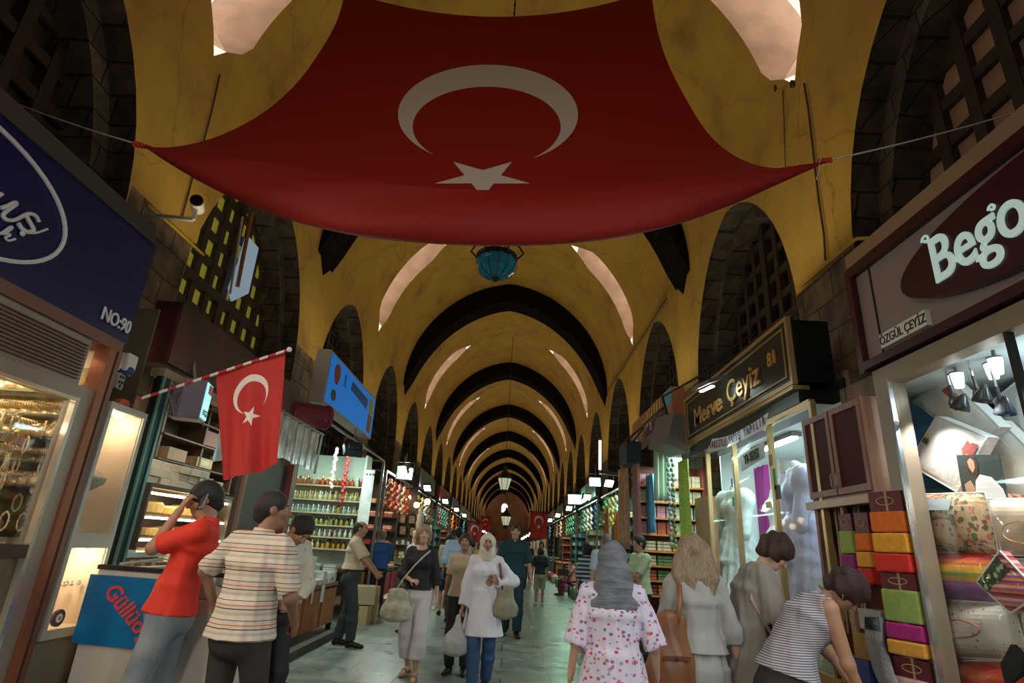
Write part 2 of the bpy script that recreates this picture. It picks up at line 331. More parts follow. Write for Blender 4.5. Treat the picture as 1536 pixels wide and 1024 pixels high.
def person(label,loc,head_dir,H=1.72,sex='m',skin='tan',vox=.008,lean=0,side=0,twist=0,hz=None,head=(0,0,0),
           hand=None,elbow=None,foot=None,knee=None,hair=('short',(.03,.02,.015)),top=None,bottom=None,shoe=None,group=None,build=1.,grip=.5,finger=True,pelvis=(0,0),cat='person',extra=None):
    """loc: ground point; head_dir: world heading in radians of the way the person faces (0 = +Y, away from camera; counter-clockwise).
    hand/foot: dict 'l','r' of targets in the person's frame (x right, y forward, z up, metres for a 1.75 m body)."""
    s=H/1.778; f=sex=='f'; A=np.array
    sh=.155 if f else .182; hp=.095; wr=build
    foot=foot or {}; F={'l':A(foot.get('l',(-.1,0,.085))),'r':A(foot.get('r',(.1,0,.085)))}
    P=A([pelvis[0],pelvis[1],hz or .963]); R1=rotm(0,lean*.35,side*.5); R2=rotm(twist*.5,lean*.75,side); R3=rotm(twist,lean,side)
    W=P+R1@A([0,0,.13]); C=W+R2@A([0,0,.21]); N=C+R3@A([0,0,.195]); yw,pt,rl=head
    RH=rotm(yw+twist,pt,rl); HB=N+(R3@A([0,.008,.038])+RH@A([0,.01,.025])); HC=HB+RH@A([0,.012,.085])
    S={'l':C+R3@A([-sh,0,.125]),'r':C+R3@A([sh,0,.125])}
    hand=hand or {}; elbow=elbow or {}; J={}
    for k,sg in(('l',-1),('r',1)):
        t=A(hand.get(k,(sg*(sh+.075),.04,.86))); e=A(elbow.get(k,(sg*.5,-1,-.2)))
        J[k+'e'],J[k+'w']=ik(S[k],t,.29,.255,e)
        hj=P+R1@A([sg*hp,0,-.03]); J[k+'h']=hj
        kn=A((knee or {}).get(k,(sg*.12,1,0))); J[k+'k'],J[k+'a']=ik(hj,F[k],.435,.425,kn)
    ks=list(J.values())+[HC,N]; lo=np.min(ks,0)-.24; hi=np.max(ks,0)+.27; lo[2]=-.03; hi[0]+=.04; hi[1]+=.06
    g=SDF(lo*1,hi*1,vox/s)
    ax=R3[:,0];ax1=R1[:,0]
    # torso
    def torso(g,o=0,k=.05,bel=0):
        g.loft(P+R1@A([0,0,-.05]),W,[ax1],((.165 if f else .155)*wr+o,(.11 if f else .105)*wr+o+bel),((.125 if f else .14)*wr+o,.09*wr+o+bel),k,.07)
        g.loft(W,C+R3@A([0,0,.02]),[ax],((.128 if f else .142)*wr+o,.092*wr+o+bel),((.142 if f else .165)*wr+o,.102*wr+o),k,.06)
        g.loft(C+R3@A([0,0,.02]),C+R3@A([0,-.005,.13]),[ax],((.142 if f else .165)*wr+o,.102*wr+o),((.13 if f else .155)*wr+o,.075+o),k,.05)
        if f:
            for sg in(-1,1): g.ell(C+R3@A([sg*.068,.075,.005]),(.062+o,.05+o,.06+o),R3.T,.04)
        [g.cone(S[q]+(N-S[q])*.1,N-R3@A([0,.0,.045]),.046+o,.05+o*.6,k*.8) for q in 'lr']
    def arm(g,k,o=0,to=1.0,kk=.03,loose=0):
        a,e,w=S[k],J[k+'e'],J[k+'w']; b=1.0 if not f else .86
        u=min(to,1)if to<=1 else 1
        g.cone(a,a+(e-a)*u,.05*b*wr+o,.038*b*wr+o+loose*u,kk)
        if to>1: t=to-1; g.cone(e,e+(w-e)*t,.039*b+o+loose,.039*b+(.025-.039)*b*t+o+loose,kk)
    def leg(g,k,o=0,to=2.0,kk=.03,flare=0):
        h,n,a=J[k+'h'],J[k+'k'],J[k+'a']
        t1=min(to,1); g.cone(h,h+(n-h)*t1,.085*wr+o,.085*wr+(.049-.085*wr)*t1+o+flare*t1*.5,kk)
        if to>1:
            t=to-1; m=n+(a-n)*.35
            g.cone(n,m,.048+o+flare*.5,.05+o+flare*.7,kk); q=n+(a-n)*max(t,.36); g.cone(m,q,.05+o+flare*.7,.05+(.033-.05)*(max(t,.36)-.35)/.65+o+flare,kk)
    torso(g)
    g.cone(N-R3@A([0,0,.04]),HB,.056 if not f else .046,.053 if not f else .044,.025)
    hs=.96 if f else 1.0
    def HP(x,y,z): return HC+RH@(A([x,y,z])*hs)
    RT=RH.T
    g.ell(HP(0,-.012,.03),(.074*hs,.092*hs,.085*hs),RT,.02); g.ell(HP(0,.022,-.03),(.058*hs,.068*hs,.082*hs),RT,.03)
    g.ell(HP(0,.05,-.085),(.034*hs,.032*hs,.024*hs),RT,.025)
    if vox<.0105:
        g.cone(HP(-.028,.074,.034),HP(.028,.074,.034),.014,.014,.015)
        for sg in(-1,1):
            g.ell(HP(sg*.031,.096,.014),(.017,.014,.012),RT,.012,'s'); g.ell(HP(sg*.031,.072,.013),(.013,.013,.012),RT,.003)
            g.ell(HP(sg*.038,.06,-.02),(.024,.02,.02),RT,.02); g.ell(HP(sg*.074,-.008,-.002),(.011,.022,.032),RT,.006)
        g.cone(HP(0,.083,.022),HP(0,.106,-.016),.009,.0125,.01); g.cone(HP(-.012,.095,-.02),HP(.012,.095,-.02),.009,.009,.008)
        g.cone(HP(-.017,.083,-.046),HP(.017,.083,-.046),.0085,.0085,.008); g.cone(HP(-.014,.083,-.056),HP(.014,.083,-.056),.009,.009,.006)
    else:
        g.cone(HP(0,.08,.02),HP(0,.1,-.016),.012,.016,.012)
        for sg in(-1,1): g.ell(HP(sg*.074,-.008,-.002),(.014,.024,.032),RT,.006)
    for k,sg in(('l',-1),('r',1)):
        arm(g,k,0,2.0); leg(g,k)
        if f: pass
        e,w=J[k+'e'],J[k+'w']; d=(w-e)/np.linalg.norm(w-e)
        hd=A(hand.get(k+'dir',tuple(d))); hd=hd/np.linalg.norm(hd)
        pn=A(hand.get(k+'palm',(-sg,0,0)));pn=pn-hd*(pn@hd);pn/=np.linalg.norm(pn); sd=np.cross(hd,pn)*1.0
        if sd@A([0,1,0])<0 and k+'thumb' not in hand: sd=-sd      # thumb side, forward by default
        if k+'thumb' in hand:
            tv=A(hand[k+'thumb']); sd=sd if sd@tv>0 else -sd
        q=w+hd*.055; b=.88 if f else 1.0
        g.loft(w,w+hd*.085,[sd],(.026*b,.018*b),(.04*b,.014*b),.012,.015)
        cu=hand.get(k+'curl',grip)
        if finger and vox<.0125:
            fr=max(.0085*b,vox*.85)
            for i,(o,l) in enumerate(((.031,.072),(.011,.08),(-.0095,.075),(-.029,.058))):
                p=w+hd*.082+sd*o*b; ang=cu*.75*(1+.12*i)
                dirv=hd*math.cos(ang)+pn*math.sin(ang); p2=p+dirv*l*.48; ang2=ang+cu*1.5; d2=hd*math.cos(ang2)+pn*math.sin(ang2); p3=p2+d2*l*.3; ang3=ang2+cu*.9; d3=hd*math.cos(ang3)+pn*math.sin(ang3)
                g.cone(p-hd*.02,p2,fr*1.08,fr,.004); g.cone(p2,p3,fr,fr*.95,.003); g.cone(p3,p3+d3*l*.24,fr*.93,fr*.85,.003)
            tb=w+hd*.025+sd*.024*b; t1=tb+(hd*.6+sd*.7+pn*.3)*.042; t2=t1+(hd*.85+sd*.25+pn*(.2+.5*cu))*.036
            g.cone(tb,t1,fr*1.45,fr*1.1,.008); g.cone(t1,t2,fr*1.08,fr*.9,.003)
        else:
            g.loft(w+hd*.06,w+hd*.16+pn*.02,[sd],(.036*b,.016),(.03*b,.014),.01,.01); g.cone(w+hd*.03+sd*.02,w+hd*.09+sd*.05,.014,.012,.006)
        # foot
        a=J[k+'a']; fd=A(foot.get(k+'dir',(sg*.18,1,0)),float);fd/=np.linalg.norm(fd); gz=max(a[2]-.085,0)
        g.cone(a+A([0,0,-.01]),a-fd*.035+A([0,0,-.048]),.036,.03,.02); g.cone(a+A([0,0,-.03]),a+fd*.13+A([0,0,-.062-gz*.3]),.038,.024,.02); g.cone(a+fd*.1+A([0,0,-.062-gz*.2]),a+fd*.17+A([0,0,-.066-gz*.4]),.034,.02,.015)
    me,V,Q=g.mesh('person')
    root=link('person',me); root.scale=(s,)*3; root.location=loc; root.rotation_euler=(0,0,head_dir); tag(root,label,cat,group)
    for m in skinmats(skin): me.materials.append(m)
    if vox<.0105:
        c=V[Q].mean(1); l=(c-HC)@RH/hs; mi=np.zeros(len(Q),np.int32)
        for sg in(-1,1):
            e=l-A([sg*.031,.072,.013]); r=np.sqrt((e**2).sum(1)); mi[(r<.0145)&(l[:,1]>.073)&(abs(e[:,2])<.0055)]=2; q=np.sqrt(e[:,0]**2+e[:,2]**2); mi[(q<.008)&(abs(e[:,2])<.006)&(l[:,1]>.074)]=3
            b=l-A([sg*.032,.08,.036]); mi[(abs(b[:,0])<.02)&(abs(b[:,2]+b[:,0]*sg*.1)<.0055)&(b[:,1]>-.02)]=4
        mi[(abs(l[:,0])<.022)&(abs(l[:,2]+.051)<.0105)&(l[:,1]>.082)]=1
        me.polygons.foreach_set('material_index',mi)
    def child(name,g2,mat,lab=None):
        m2,_,q=g2.mesh(name)
        if len(q)==0: return None
        m2.materials.append(mat); o=link(name,m2,root)
        if lab: o['label']=lab
        return o
    def G(z0=None,z1=None,v=None):
        l=lo.copy();h=hi.copy()
        if z0 is not None: l[2]=z0
        if z1 is not None: h[2]=z1
        return SDF(l,h,(v or vox)/s)
    # hair
    if hair:
        kind,hc=hair[0],hair[1]; hm=pm('hair_%s_%d'%(kind,int(hc[0]*1000+hc[1]*300)),hc,.55,var=.35,vscale=40,bump=.5,bscale=90,stretch=(3,3,.6))
        vv=min(vox,.009); h=SDF(HC-A([.24,.26,.62 if kind=='long' else .2]),HC+A([.24,.24,.22]),vv/s)
        vol={'short':.012,'crop':.006,'bob':.02,'long':.018,'curly':.03,'bald':.006,'bun':.012}.get(kind,.012)
        h.ell(HP(0,-.016,.034),(.076*hs+vol,.093*hs+vol,.087*hs+vol),RT,.0)
        if kind in('bob','long','curly','bun'):
            for sg in(-1,1): h.cone(HP(sg*.06,-.02,.03),HP(sg*.07,-.03,-.03 if kind!='bun' else .0),.035+vol*.5,.03+vol*.5,.03)
        h.cone(HP(0,-.06,0),HP(0,-.065,-.045),.055+vol*.5,.045+vol*.3,.03)
        if kind=='bob':
            for x in(-.055,0,.055): h.cone(HP(x,-.05,-.02),HP(x*1.15,-.05,-.1),.045,.03,.03)
        if kind=='long':
            for x in(-.08,-.04,0,.04,.08): h.cone(HP(x,-.05,-.0),HP(x*1.45,-.075,-.18),.05,.055,.02); h.cone(HP(x*1.45,-.075,-.18),HP(x*1.5+.02*math.sin(x*60),-.085,-.43+abs(x)*.6),.052,.018,.015)
        if kind=='bun': h.ell(HP(0,-.12,.03),(.045,.04,.045),RT,.02)
        if kind in('curly','bob'): h.wave(.013 if kind=='curly' else .005,58,1.3,2.6)
        elif kind=='long': h.wave(.011,55,.4,2.2)
        else: h.wave(.002,110,2.,1.)
        # open the face
        if kind!='bald':
            h.ell(HP(0,.125,-.03),(.071,.085,.098),RT,.012,'s'); h.ell(HP(0,.12,-.12),(.09,.1,.08),RT,.012,'s')
            if kind in('short','crop'):
                h.ell(HP(0,.06,-.13),(.14,.1,.105),RT,.01,'s')
                for sg in(-1,1): h.ell(HP(sg*.088,.005,-.012),(.02,.03,.036),RT,.004,'s')
        else:
            h.ell(HP(0,.03,.11),(.085,.115,.075),RT,.01,'s'); h.ell(HP(0,.12,0),(.12,.11,.13),RT,.01,'s')
            for sg in(-1,1): h.ell(HP(sg*.088,.005,-.012),(.02,.03,.036),RT,.004,'s')
        child('hair',h,hm)
    # top garment
    if top:
        t=dict(sleeve=.6,hem=.0,loose=.016,neck=.055,mat=None,flare=0,name='shirt',bel=0,fold=.004,vneck=0,open=0); t.update(top)
        g2=G(max(0,P[2]-.15+t['hem']-.35)if lean<.9 else 0,None)
        o=t['loose']; torso(g2,o,.05,t['bel'])
        hemp=P+R1@A([0,0,t['hem']])                       # hem point relative to the pelvis
        if t['hem']<-.05 or t['flare']:
            g2.loft(hemp-R1@A([0,0,.04]),W,[ax1],(.168*wr+o+t['flare'],.12*wr+o+t['flare']+t['bel']),(.13*wr+o,.1*wr+o+t['bel']),.04,.05)
        g2.loft(hemp,W,[ax1],(.17*wr+o+t['flare']*.8+(.018 if t['hem']<.06 else 0),.126*wr+o+t['flare']*.8+t['bel']+(.018 if t['hem']<.06 else 0)),(.138*wr+o,.1*wr+o+t['bel']),.03,.03)
        for k in'lr':
            if t['sleeve']>0: arm(g2,k,o*.85,t['sleeve'],.03,t.get('cuff',.01))
        g2.wave(t['fold'],38,len(label),2.5); g2.wave(t['fold']*.6,80,len(label)*.7,3.)
        g2.half(hemp,R1@A([0,0,-1.]))
        for k in'lr':                                     # clean sleeve ends
            a,e,w=S[k],J[k+'e'],J[k+'w']; sl=t['sleeve']
            if sl<=0:
                g2.cone(S[k]+(S[k]-C)*.28,J[k+'e'],.075,.06,.0,'s')
            else:
                d=(e-a) if sl<=1 else (w-e); d=d/np.linalg.norm(d); p=a+(e-a)*sl if sl<=1 else e+(w-e)*(sl-1)
                r=.085; g2.loft(p+d*r,p+d*(r+.2),[np.cross(d,A([.3,.5,.8]))],(.09,.09),(.09,.09),0,r,'s')
        g2.cone(N+R3@A([0,.012+t['vneck']*.3,.012]),HB+RH@A([0,0,.16]),t['neck'],.13,.008,'s')
        if t['vneck']: g2.cone(N+R3@A([0,.06,.0]),C+R3@A([0,.14,.13-t['vneck']]),.04,.01,.01,'s')
        child(t['name'],g2,t['mat'],t.get('lab'))
        if t.get('collar'):
            g3=SDF(N-A([.14,.14,.1]),N+A([.14,.14,.12]),min(vox,.008)/s); g3.loft(N+R3@A([0,0,-.035]),N+R3@A([0,.004,.028]),[ax],(.074,.076),(.064,.066),.0,.01); g3.cone(N+R3@A([0,0,-.1]),N+R3@A([0,.01,.12]),.056,.056,0,'s')
            g3.ell(N+R3@A([0,.085,.01]),(.022,.05,.06),R3.T,0,'s'); child('collar',g3,t['mat'])
    if bottom:
        if top and top.get('hem',0)<.06: bottom=dict(dict(top=max(.02,top.get('hem',0)+.05)),**bottom)
        b=dict(kind='trousers',len=1.95,loose=.010,flare=.02,mat=None,top=.08,fold=.004); b.update(bottom)
        g2=G(None,P[2]+.3)
        o=b['loose']
        g2.loft(P+R1@A([0,0,-.05]),P+R1@A([0,0,b['top']+.03]),[ax1],(.168*wr+o,.122*wr+o),(.142*wr+o,.1*wr+o),.03,.09)
        g2.ell(P+R1@A([0,-.035,-.09]),(.13*wr+o,.1*wr+o,.085+o),R1.T,.04)
        if b['kind']=='skirt':
            kk=(J['lk']+J['rk'])/2; an=(J['la']+J['ra'])/2; e=P+(kk-P)*min(b['len'],1) if b['len']<=1 else kk+(an-kk)*(b['len']-1)
            e=A([e[0],e[1],e[2]]); dl=abs(J['lk'][0]-J['rk'][0])/2
            g2.loft(P+A([0,0,-.05]),e,[ax1],(.17*wr+o,.125*wr+o),(.17*wr+o+b['flare'],.13+o+b['flare']),.03,.03); g2.wave(.009,42,1.,.8)
            g2.half(e,(0,0,-1))
        else:
            for k in'lr': leg(g2,k,o,b['len'],.03,b['flare'])
            g2.wave(b['fold'],36,len(label)*.3,2.5); g2.wave(b['fold']*.5,90,len(label),3)
            for k in'lr':
                if b['len']<=1: d=J[k+'k']-J[k+'h']; p=J[k+'h']+d*b['len']
                else: d=J[k+'a']-J[k+'k']; p=J[k+'k']+d*(b['len']-1)
                d=d/np.linalg.norm(d); r=.1; g2.loft(p+d*r,p+d*(r+.2),[np.cross(d,A([1,.2,.1]))],(.14,.14),(.14,.14),0,r,'s')
        g2.half(P+R1@A([0,0,b['top']]),R1@A([0,0,1.]))
        child(b['kind'],g2,b['mat'])
        if b.get('belt'):
            g3=SDF(P+A([-.3,-.3,-.05]),P+A([.3,.3,.3]),min(vox,.008)/s); g3.loft(P+R1@A([0,0,b['top']-.025]),P+R1@A([0,0,b['top']+.008]),[ax1],(.146*wr+o+.008,.108*wr+o+.008),(.142*wr+o+.008,.104*wr+o+.008),0,.012); child('belt',g3,b['belt'])
    if shoe:
        for k,sg in(('l',-1),('r',1)):
            a=J[k+'a']; fd=A(foot.get(k+'dir',(sg*.18,1,0)),float);fd/=np.linalg.norm(fd); gz=max(a[2]-.085,0)
            g2=SDF(a-A([.26,.26,.15]),a+A([.26,.26,.08]),min(vox,.01)/s); sk=shoe.get('kind','shoe')
            if sk=='shoe':
                g2.cone(a+A([0,0,-.02]),a-fd*.035+A([0,0,-.05]),.046,.04,.02); g2.cone(a+A([0,0,-.03]),a+fd*.13+A([0,0,-.055-gz*.3]),.046,.032,.02); g2.cone(a+fd*.1+A([0,0,-.055-gz*.2]),a+fd*.19+A([0,0,-.06-gz*.4]),.042,.026,.015)
                g2.half(a+A([0,0,.02]),(0,0,1))
            else:
                g2.loft(a-fd*.06+A([0,0,-.082]),a+fd*.18+A([0,0,-.082-gz*.4]),[np.cross(fd,A([0,0,1]))],(.036,.012),(.045,.012),.01,.03)
                g2.loft(a+fd*.07+A([0,0,-.05-gz*.2]),a+fd*.1+A([0,0,-.055-gz*.3]),[np.cross(fd,A([0,0,1]))],(.043,.04),(.043,.036),.01,.012)
            g2.half(a+A([0,0,-.093-.2*(gz>0)]),(0,0,-1)); child('shoe',g2,shoe['mat'])
    if extra: extra(dict(root=root,SDF=SDF,child=child,HP=HP,HC=HC,RH=RH,RT=RT,N=N,C=C,W=W,P=P,S=S,J=J,R3=R3,R1=R1,ax=ax,vox=vox,s=s,hs=hs,A=A))
    info=dict(J=J,S=S,N=N,C=C,P=P,W=W,HC=HC,R3=R3,RH=RH,s=s)
    Mw=Matrix.Translation(loc)@Matrix.Rotation(head_dir,4,'Z')@Matrix.Scale(s,4)
    info['w']=lambda p:Mw@Vector([float(x) for x in p])
    return root,info
# ================= building: floor, walls with arcades, vault =================
XL,XR=-4.42,3.58; XC=(XL+XR)/2; HW=4.0
Y0,Y1=-4.6,113.1
ZS=7.3; PIT=5.35; PC=6.1            # spring height, arcade pitch, one pilaster centre
mYel=pm('ochre_plaster',(.50,.30,.055),.8,bump=.25,bscale=5); N_,L_,b_=nodes(mYel)
tc=N_.new('ShaderNodeTexCoord'); n1=N_.new('ShaderNodeTexNoise'); n1.inputs['Scale'].default_value=.9; n1.inputs['Detail'].default_value=9; n1.inputs['Roughness'].default_value=.65; L_.new(tc.outputs['Object'],n1.inputs['Vector'])
r1=N_.new('ShaderNodeValToRGB'); e=r1.color_ramp.elements; e[0].position=.28; e[0].color=(.27,.155,.035,1); e[1].position=.62; e[1].color=(.53,.33,.06,1); k=e.new(.45); k.color=(.46,.275,.05,1); L_.new(n1.outputs['Fac'],r1.inputs['Fac'])
v1=N_.new('ShaderNodeTexVoronoi'); v1.feature='DISTANCE_TO_EDGE'; v1.inputs['Scale'].default_value=.55
n2=N_.new('ShaderNodeTexNoise'); n2.inputs['Scale'].default_value=2.2; n2.inputs['Detail'].default_value=6; L_.new(tc.outputs['Object'],n2.inputs['Vector'])
mv=N_.new('ShaderNodeMix'); mv.data_type='VECTOR'; mv.inputs[0].default_value=.35; L_.new(tc.outputs['Object'],mv.inputs[4]); L_.new(n2.outputs['Color'],mv.inputs[5]); L_.new(mv.outputs[1],v1.inputs['Vector'])
cr=N_.new('ShaderNodeValToRGB'); cr.color_ramp.elements[0].position=.0; cr.color_ramp.elements[0].color=(.45,.42,.38,1); cr.color_ramp.elements[1].position=.006; cr.color_ramp.elements[1].color=(1,1,1,1); L_.new(v1.outputs['Distance'],cr.inputs['Fac'])
mm=N_.new('ShaderNodeMix'); mm.data_type='RGBA'; mm.blend_type='MULTIPLY'; mm.inputs[0].default_value=.6; L_.new(r1.outputs['Color'],mm.inputs[6]); L_.new(cr.outputs['Color'],mm.inputs[7]); L_.new(mm.outputs[2],b_.inputs['Base Color'])
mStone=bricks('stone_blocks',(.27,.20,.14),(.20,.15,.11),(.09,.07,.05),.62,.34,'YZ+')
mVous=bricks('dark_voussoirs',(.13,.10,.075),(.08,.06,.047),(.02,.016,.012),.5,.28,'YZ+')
mRib=pm('sooty_rib',(.011,.009,.008),1.0,spec=.05,var=.5,vscale=5,bump=.4,bscale=9)
mWood=pm('dark_lattice_wood',(.035,.020,.013),.6,var=.3,vscale=9)
mPaneR=pm('brown_pane',(.20,.105,.05),.35,var=.5,vscale=2,emit=(.10,.055,.03),es=.25); mPaneL=pm('olive_pane',(.42,.36,.07),.35,emit=(.30,.27,.03),es=.33); mPaneD=pm('dim_pane',(.05,.035,.025),.4,var=.4,vscale=2)
mReveal=pm('pale_reveal',(.80,.62,.50),.8,var=.22,vscale=2.2)
# floor
mFl=pm('worn_wet_paving',(.17,.175,.16),.3); N_,L_,b_=nodes(mFl)
tc=N_.new('ShaderNodeTexCoord'); bt=N_.new('ShaderNodeTexBrick'); bt.inputs['Scale'].default_value=1; bt.inputs['Brick Width'].default_value=1.15; bt.inputs['Row Height'].default_value=.62; bt.inputs['Mortar Size'].default_value=.008
bt.inputs['Color1'].default_value=(.22,.235,.21,1); bt.inputs['Color2'].default_value=(.16,.17,.155,1); bt.inputs['Mortar'].default_value=(.05,.05,.045,1); L_.new(tc.outputs['Object'],bt.inputs['Vector'])
n1=N_.new('ShaderNodeTexNoise'); n1.inputs['Scale'].default_value=2.5; n1.inputs['Detail'].default_value=10; n1.inputs['Roughness'].default_value=.7; L_.new(tc.outputs['Object'],n1.inputs['Vector'])
r1=N_.new('ShaderNodeValToRGB'); r1.color_ramp.elements[0].position=.3; r1.color_ramp.elements[0].color=(.66,.70,.66,1); r1.color_ramp.elements[1].position=.72; r1.color_ramp.elements[1].color=(1.25,1.25,1.2,1); L_.new(n1.outputs['Fac'],r1.inputs['Fac'])
mm=N_.new('ShaderNodeMix'); mm.data_type='RGBA'; mm.blend_type='MULTIPLY'; mm.inputs[0].default_value=1; L_.new(bt.outputs['Color'],mm.inputs[6]); L_.new(r1.outputs['Color'],mm.inputs[7]); L_.new(mm.outputs[2],b_.inputs['Base Color'])
r2=N_.new('ShaderNodeMapRange'); r2.inputs[1].default_value=.35; r2.inputs[2].default_value=.7; r2.inputs[3].default_value=.24; r2.inputs[4].default_value=.55; L_.new(n1.outputs['Fac'],r2.inputs[0]); L_.new(r2.outputs[0],b_.inputs['Roughness'])
bp=N_.new('ShaderNodeBump'); bp.inputs['Strength'].default_value=.35; bp.inputs['Distance'].default_value=.02; n3=N_.new('ShaderNodeTexNoise'); n3.inputs['Scale'].default_value=7; n3.inputs['Detail'].default_value=5; L_.new(tc.outputs['Object'],n3.inputs['Vector']); L_.new(n3.outputs['Fac'],bp.inputs['Height']); L_.new(bp.outputs['Normal'],b_.inputs['Normal'])
m=MB(); m.bx(XL-3.3,XR+3.3,Y0-.5,Y1+.5,-.2,0); obj('floor',m,mFl,kind='structure')
def arch(dy,hw=2.05,zs=4.5,za=7.25):
    t=min(1,abs(dy)/hw); return zs+(za-zs)*(.9*math.sqrt(max(0,1-t*t))+.1*(1-t))
piers=[PC+PIT*i for i in range(-2,21)]
bays=[p+PIT/2 for p in piers[:-1]]
HWO=2.03
def wall(name,X,sg):
    m=MB()
    for i,c in enumerate(bays):
        a=c-PIT/2;b=c+PIT/2; ys=[a,c-HWO]+[c-HWO*math.cos(PI*k/20) for k in range(1,20)]+[c+HWO,b]
        for p,q in zip(ys[:-1],ys[1:]):
            solid=(q<=c-HWO+1e-6) or (p>=c+HWO-1e-6)
            if solid:
                h=5.0 if X<0 else 4.7; m.cur=1; m.quad((X,p,0),(X,q,0),(X,q,h),(X,p,h)); m.cur=0; m.quad((X,p,h),(X,q,h),(X,q,ZS),(X,p,ZS))
            else:
                zp,zq=arch(p-c,HWO),arch(q-c,HWO); m.cur=0; m.quad((X,p,zp),(X,q,zq),(X,q,ZS),(X,p,ZS))
        # voussoir reveal round the opening and down the piers, then a second step
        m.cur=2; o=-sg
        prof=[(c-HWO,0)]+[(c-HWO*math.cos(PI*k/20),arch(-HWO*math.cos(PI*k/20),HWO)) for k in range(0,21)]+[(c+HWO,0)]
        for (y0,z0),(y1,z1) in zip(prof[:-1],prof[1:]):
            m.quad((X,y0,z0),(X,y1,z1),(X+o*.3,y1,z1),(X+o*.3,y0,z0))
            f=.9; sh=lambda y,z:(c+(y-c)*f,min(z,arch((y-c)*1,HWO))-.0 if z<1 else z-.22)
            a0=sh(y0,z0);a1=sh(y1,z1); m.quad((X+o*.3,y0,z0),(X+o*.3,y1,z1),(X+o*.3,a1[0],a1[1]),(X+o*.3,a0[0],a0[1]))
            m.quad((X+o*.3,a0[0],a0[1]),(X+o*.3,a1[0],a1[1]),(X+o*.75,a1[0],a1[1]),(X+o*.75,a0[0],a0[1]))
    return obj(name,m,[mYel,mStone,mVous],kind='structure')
wall('wall_left',XL,1); wall('wall_right',XR,-1)
def vprof(u,H,hw=HW):    # u -1..1 across
    a=PI/2*u; x=math.sin(a)*hw; t=abs(x)/hw
    return x,H*(.90*math.sqrt(max(0,1-t*t))+.10*(1-t))
HV=4.45
CC=[6.1+10.7*i for i in range(-1,11)]     # skylight centres (every other pier)
def vault():
    m=MB(); NU=48
    us=[-1+2*i/NU for i in range(NU+1)]
    # row indices carrying the tapered opening on each side
    def holew(i):
        x,z=vprof(us[i],HV); z+=ZS
        if abs(us[i])>.36 and 7.75<z: return min(.60,.10+(z-7.75)*1.1,.12+(abs(us[i])-.36)*4.5)
        return 0
    hole=[holew(i) for i in range(NU+1)]
    hr=[i for i in range(NU+1) if hole[i]>0]
    lrows=[i for i in hr if us[i]<0]; rrows=[i for i in hr if us[i]>0]
    for n,c in enumerate(CC):
        lo=max(Y0,c-5.35);hi=min(Y1,c+5.35)
        if hi<=lo+.7: continue
        NC=5
        def P(i,y): x,z=vprof(us[i],HV); return (XC+x,y,ZS+z)
        for side in(0,1):
            def fn(i,j):
                w=hole[i]; 
                y=lo+(c-w-lo)*j/NC if side==0 else c+w+(hi-c-w)*j/NC
                return P(i,y)
            m.cur=0; m.grid(fn,NU+1,NC+1)
        m.cur=0
        # reveals
        for rows,s in((lrows,-1),(rrows,1)):
            ext=Vector((s*.95,0,.55)); m.cur=1
            for sd in(-1,1):
                for a,b in zip(rows[:-1],rows[1:]):
                    p=Vector(P(a,c+sd*hole[a]));q=Vector(P(b,c+sd*hole[b])); m.quad(p,q,q+ext,p+ext)
            for e in(rows[0],rows[-1]):
                p=Vector(P(e,c-hole[e]));q=Vector(P(e,c+hole[e])); m.quad(p,q,q+ext,p+ext)
            # close triangles between hole end rows and next
            for e,nb in((rows[0],rows[0]-1),(rows[-1],rows[-1]+1)):
                if 0<=nb<=NU: m.cur=0; m.cur=1
    return obj('ceiling',m,[mYel,mReveal],smooth=False,kind='structure')
vault()
# transverse ribs, each a sooty arch standing proud of the vault
def rib(yc):
    m=MB(); n=40; w=1.05; a=[];b=[]
    for i in range(n+1):
        u=-1+2*i/n; x,z=vprof(u,HV+.0,HW+.02); a.append((XC+x,ZS+z+.02))
        t=abs(u); d=.16+.62*(1-t**3.2); d*=min(1,(1-t)/.06+.12)
        nx,nz=-x/HW,-z/HV; l=math.hypot(nx,nz); b.append((XC+x+nx/l*d*.9, ZS-.12*(t>.98)+z+nz/l*d))
    for i in range(n):
        for y,f in((yc-w/2,1),(yc+w/2,-1)):
            m.quad((a[i][0],y,a[i][1]),(a[i+1][0],y,a[i+1][1]),(b[i+1][0],y,b[i+1][1]),(b[i][0],y,b[i][1]))
        m.quad((b[i][0],yc-w/2,b[i][1]),(b[i+1][0],yc-w/2,b[i+1][1]),(b[i+1][0],yc+w/2,b[i+1][1]),(b[i][0],yc+w/2,b[i][1]))
    for sx in(XL,XR):      # pointed foot of the rib on the wall
        o=.10 if sx<0 else -.10
        m.add([(sx,yc-w/2,ZS+.1),(sx,yc+w/2,ZS+.1),(sx+o,yc-w/2,ZS+.1),(sx+o,yc+w/2,ZS+.1),(sx,yc,ZS-.45)],[(0,2,4),(2,3,4),(3,1,4),(0,1,3,2)])
    return obj('trim_%d'%ribn,m,mRib,kind='structure')
for ribn,yc in enumerate([11.45+10.7*i for i in range(-1,10)],1): rib(yc)
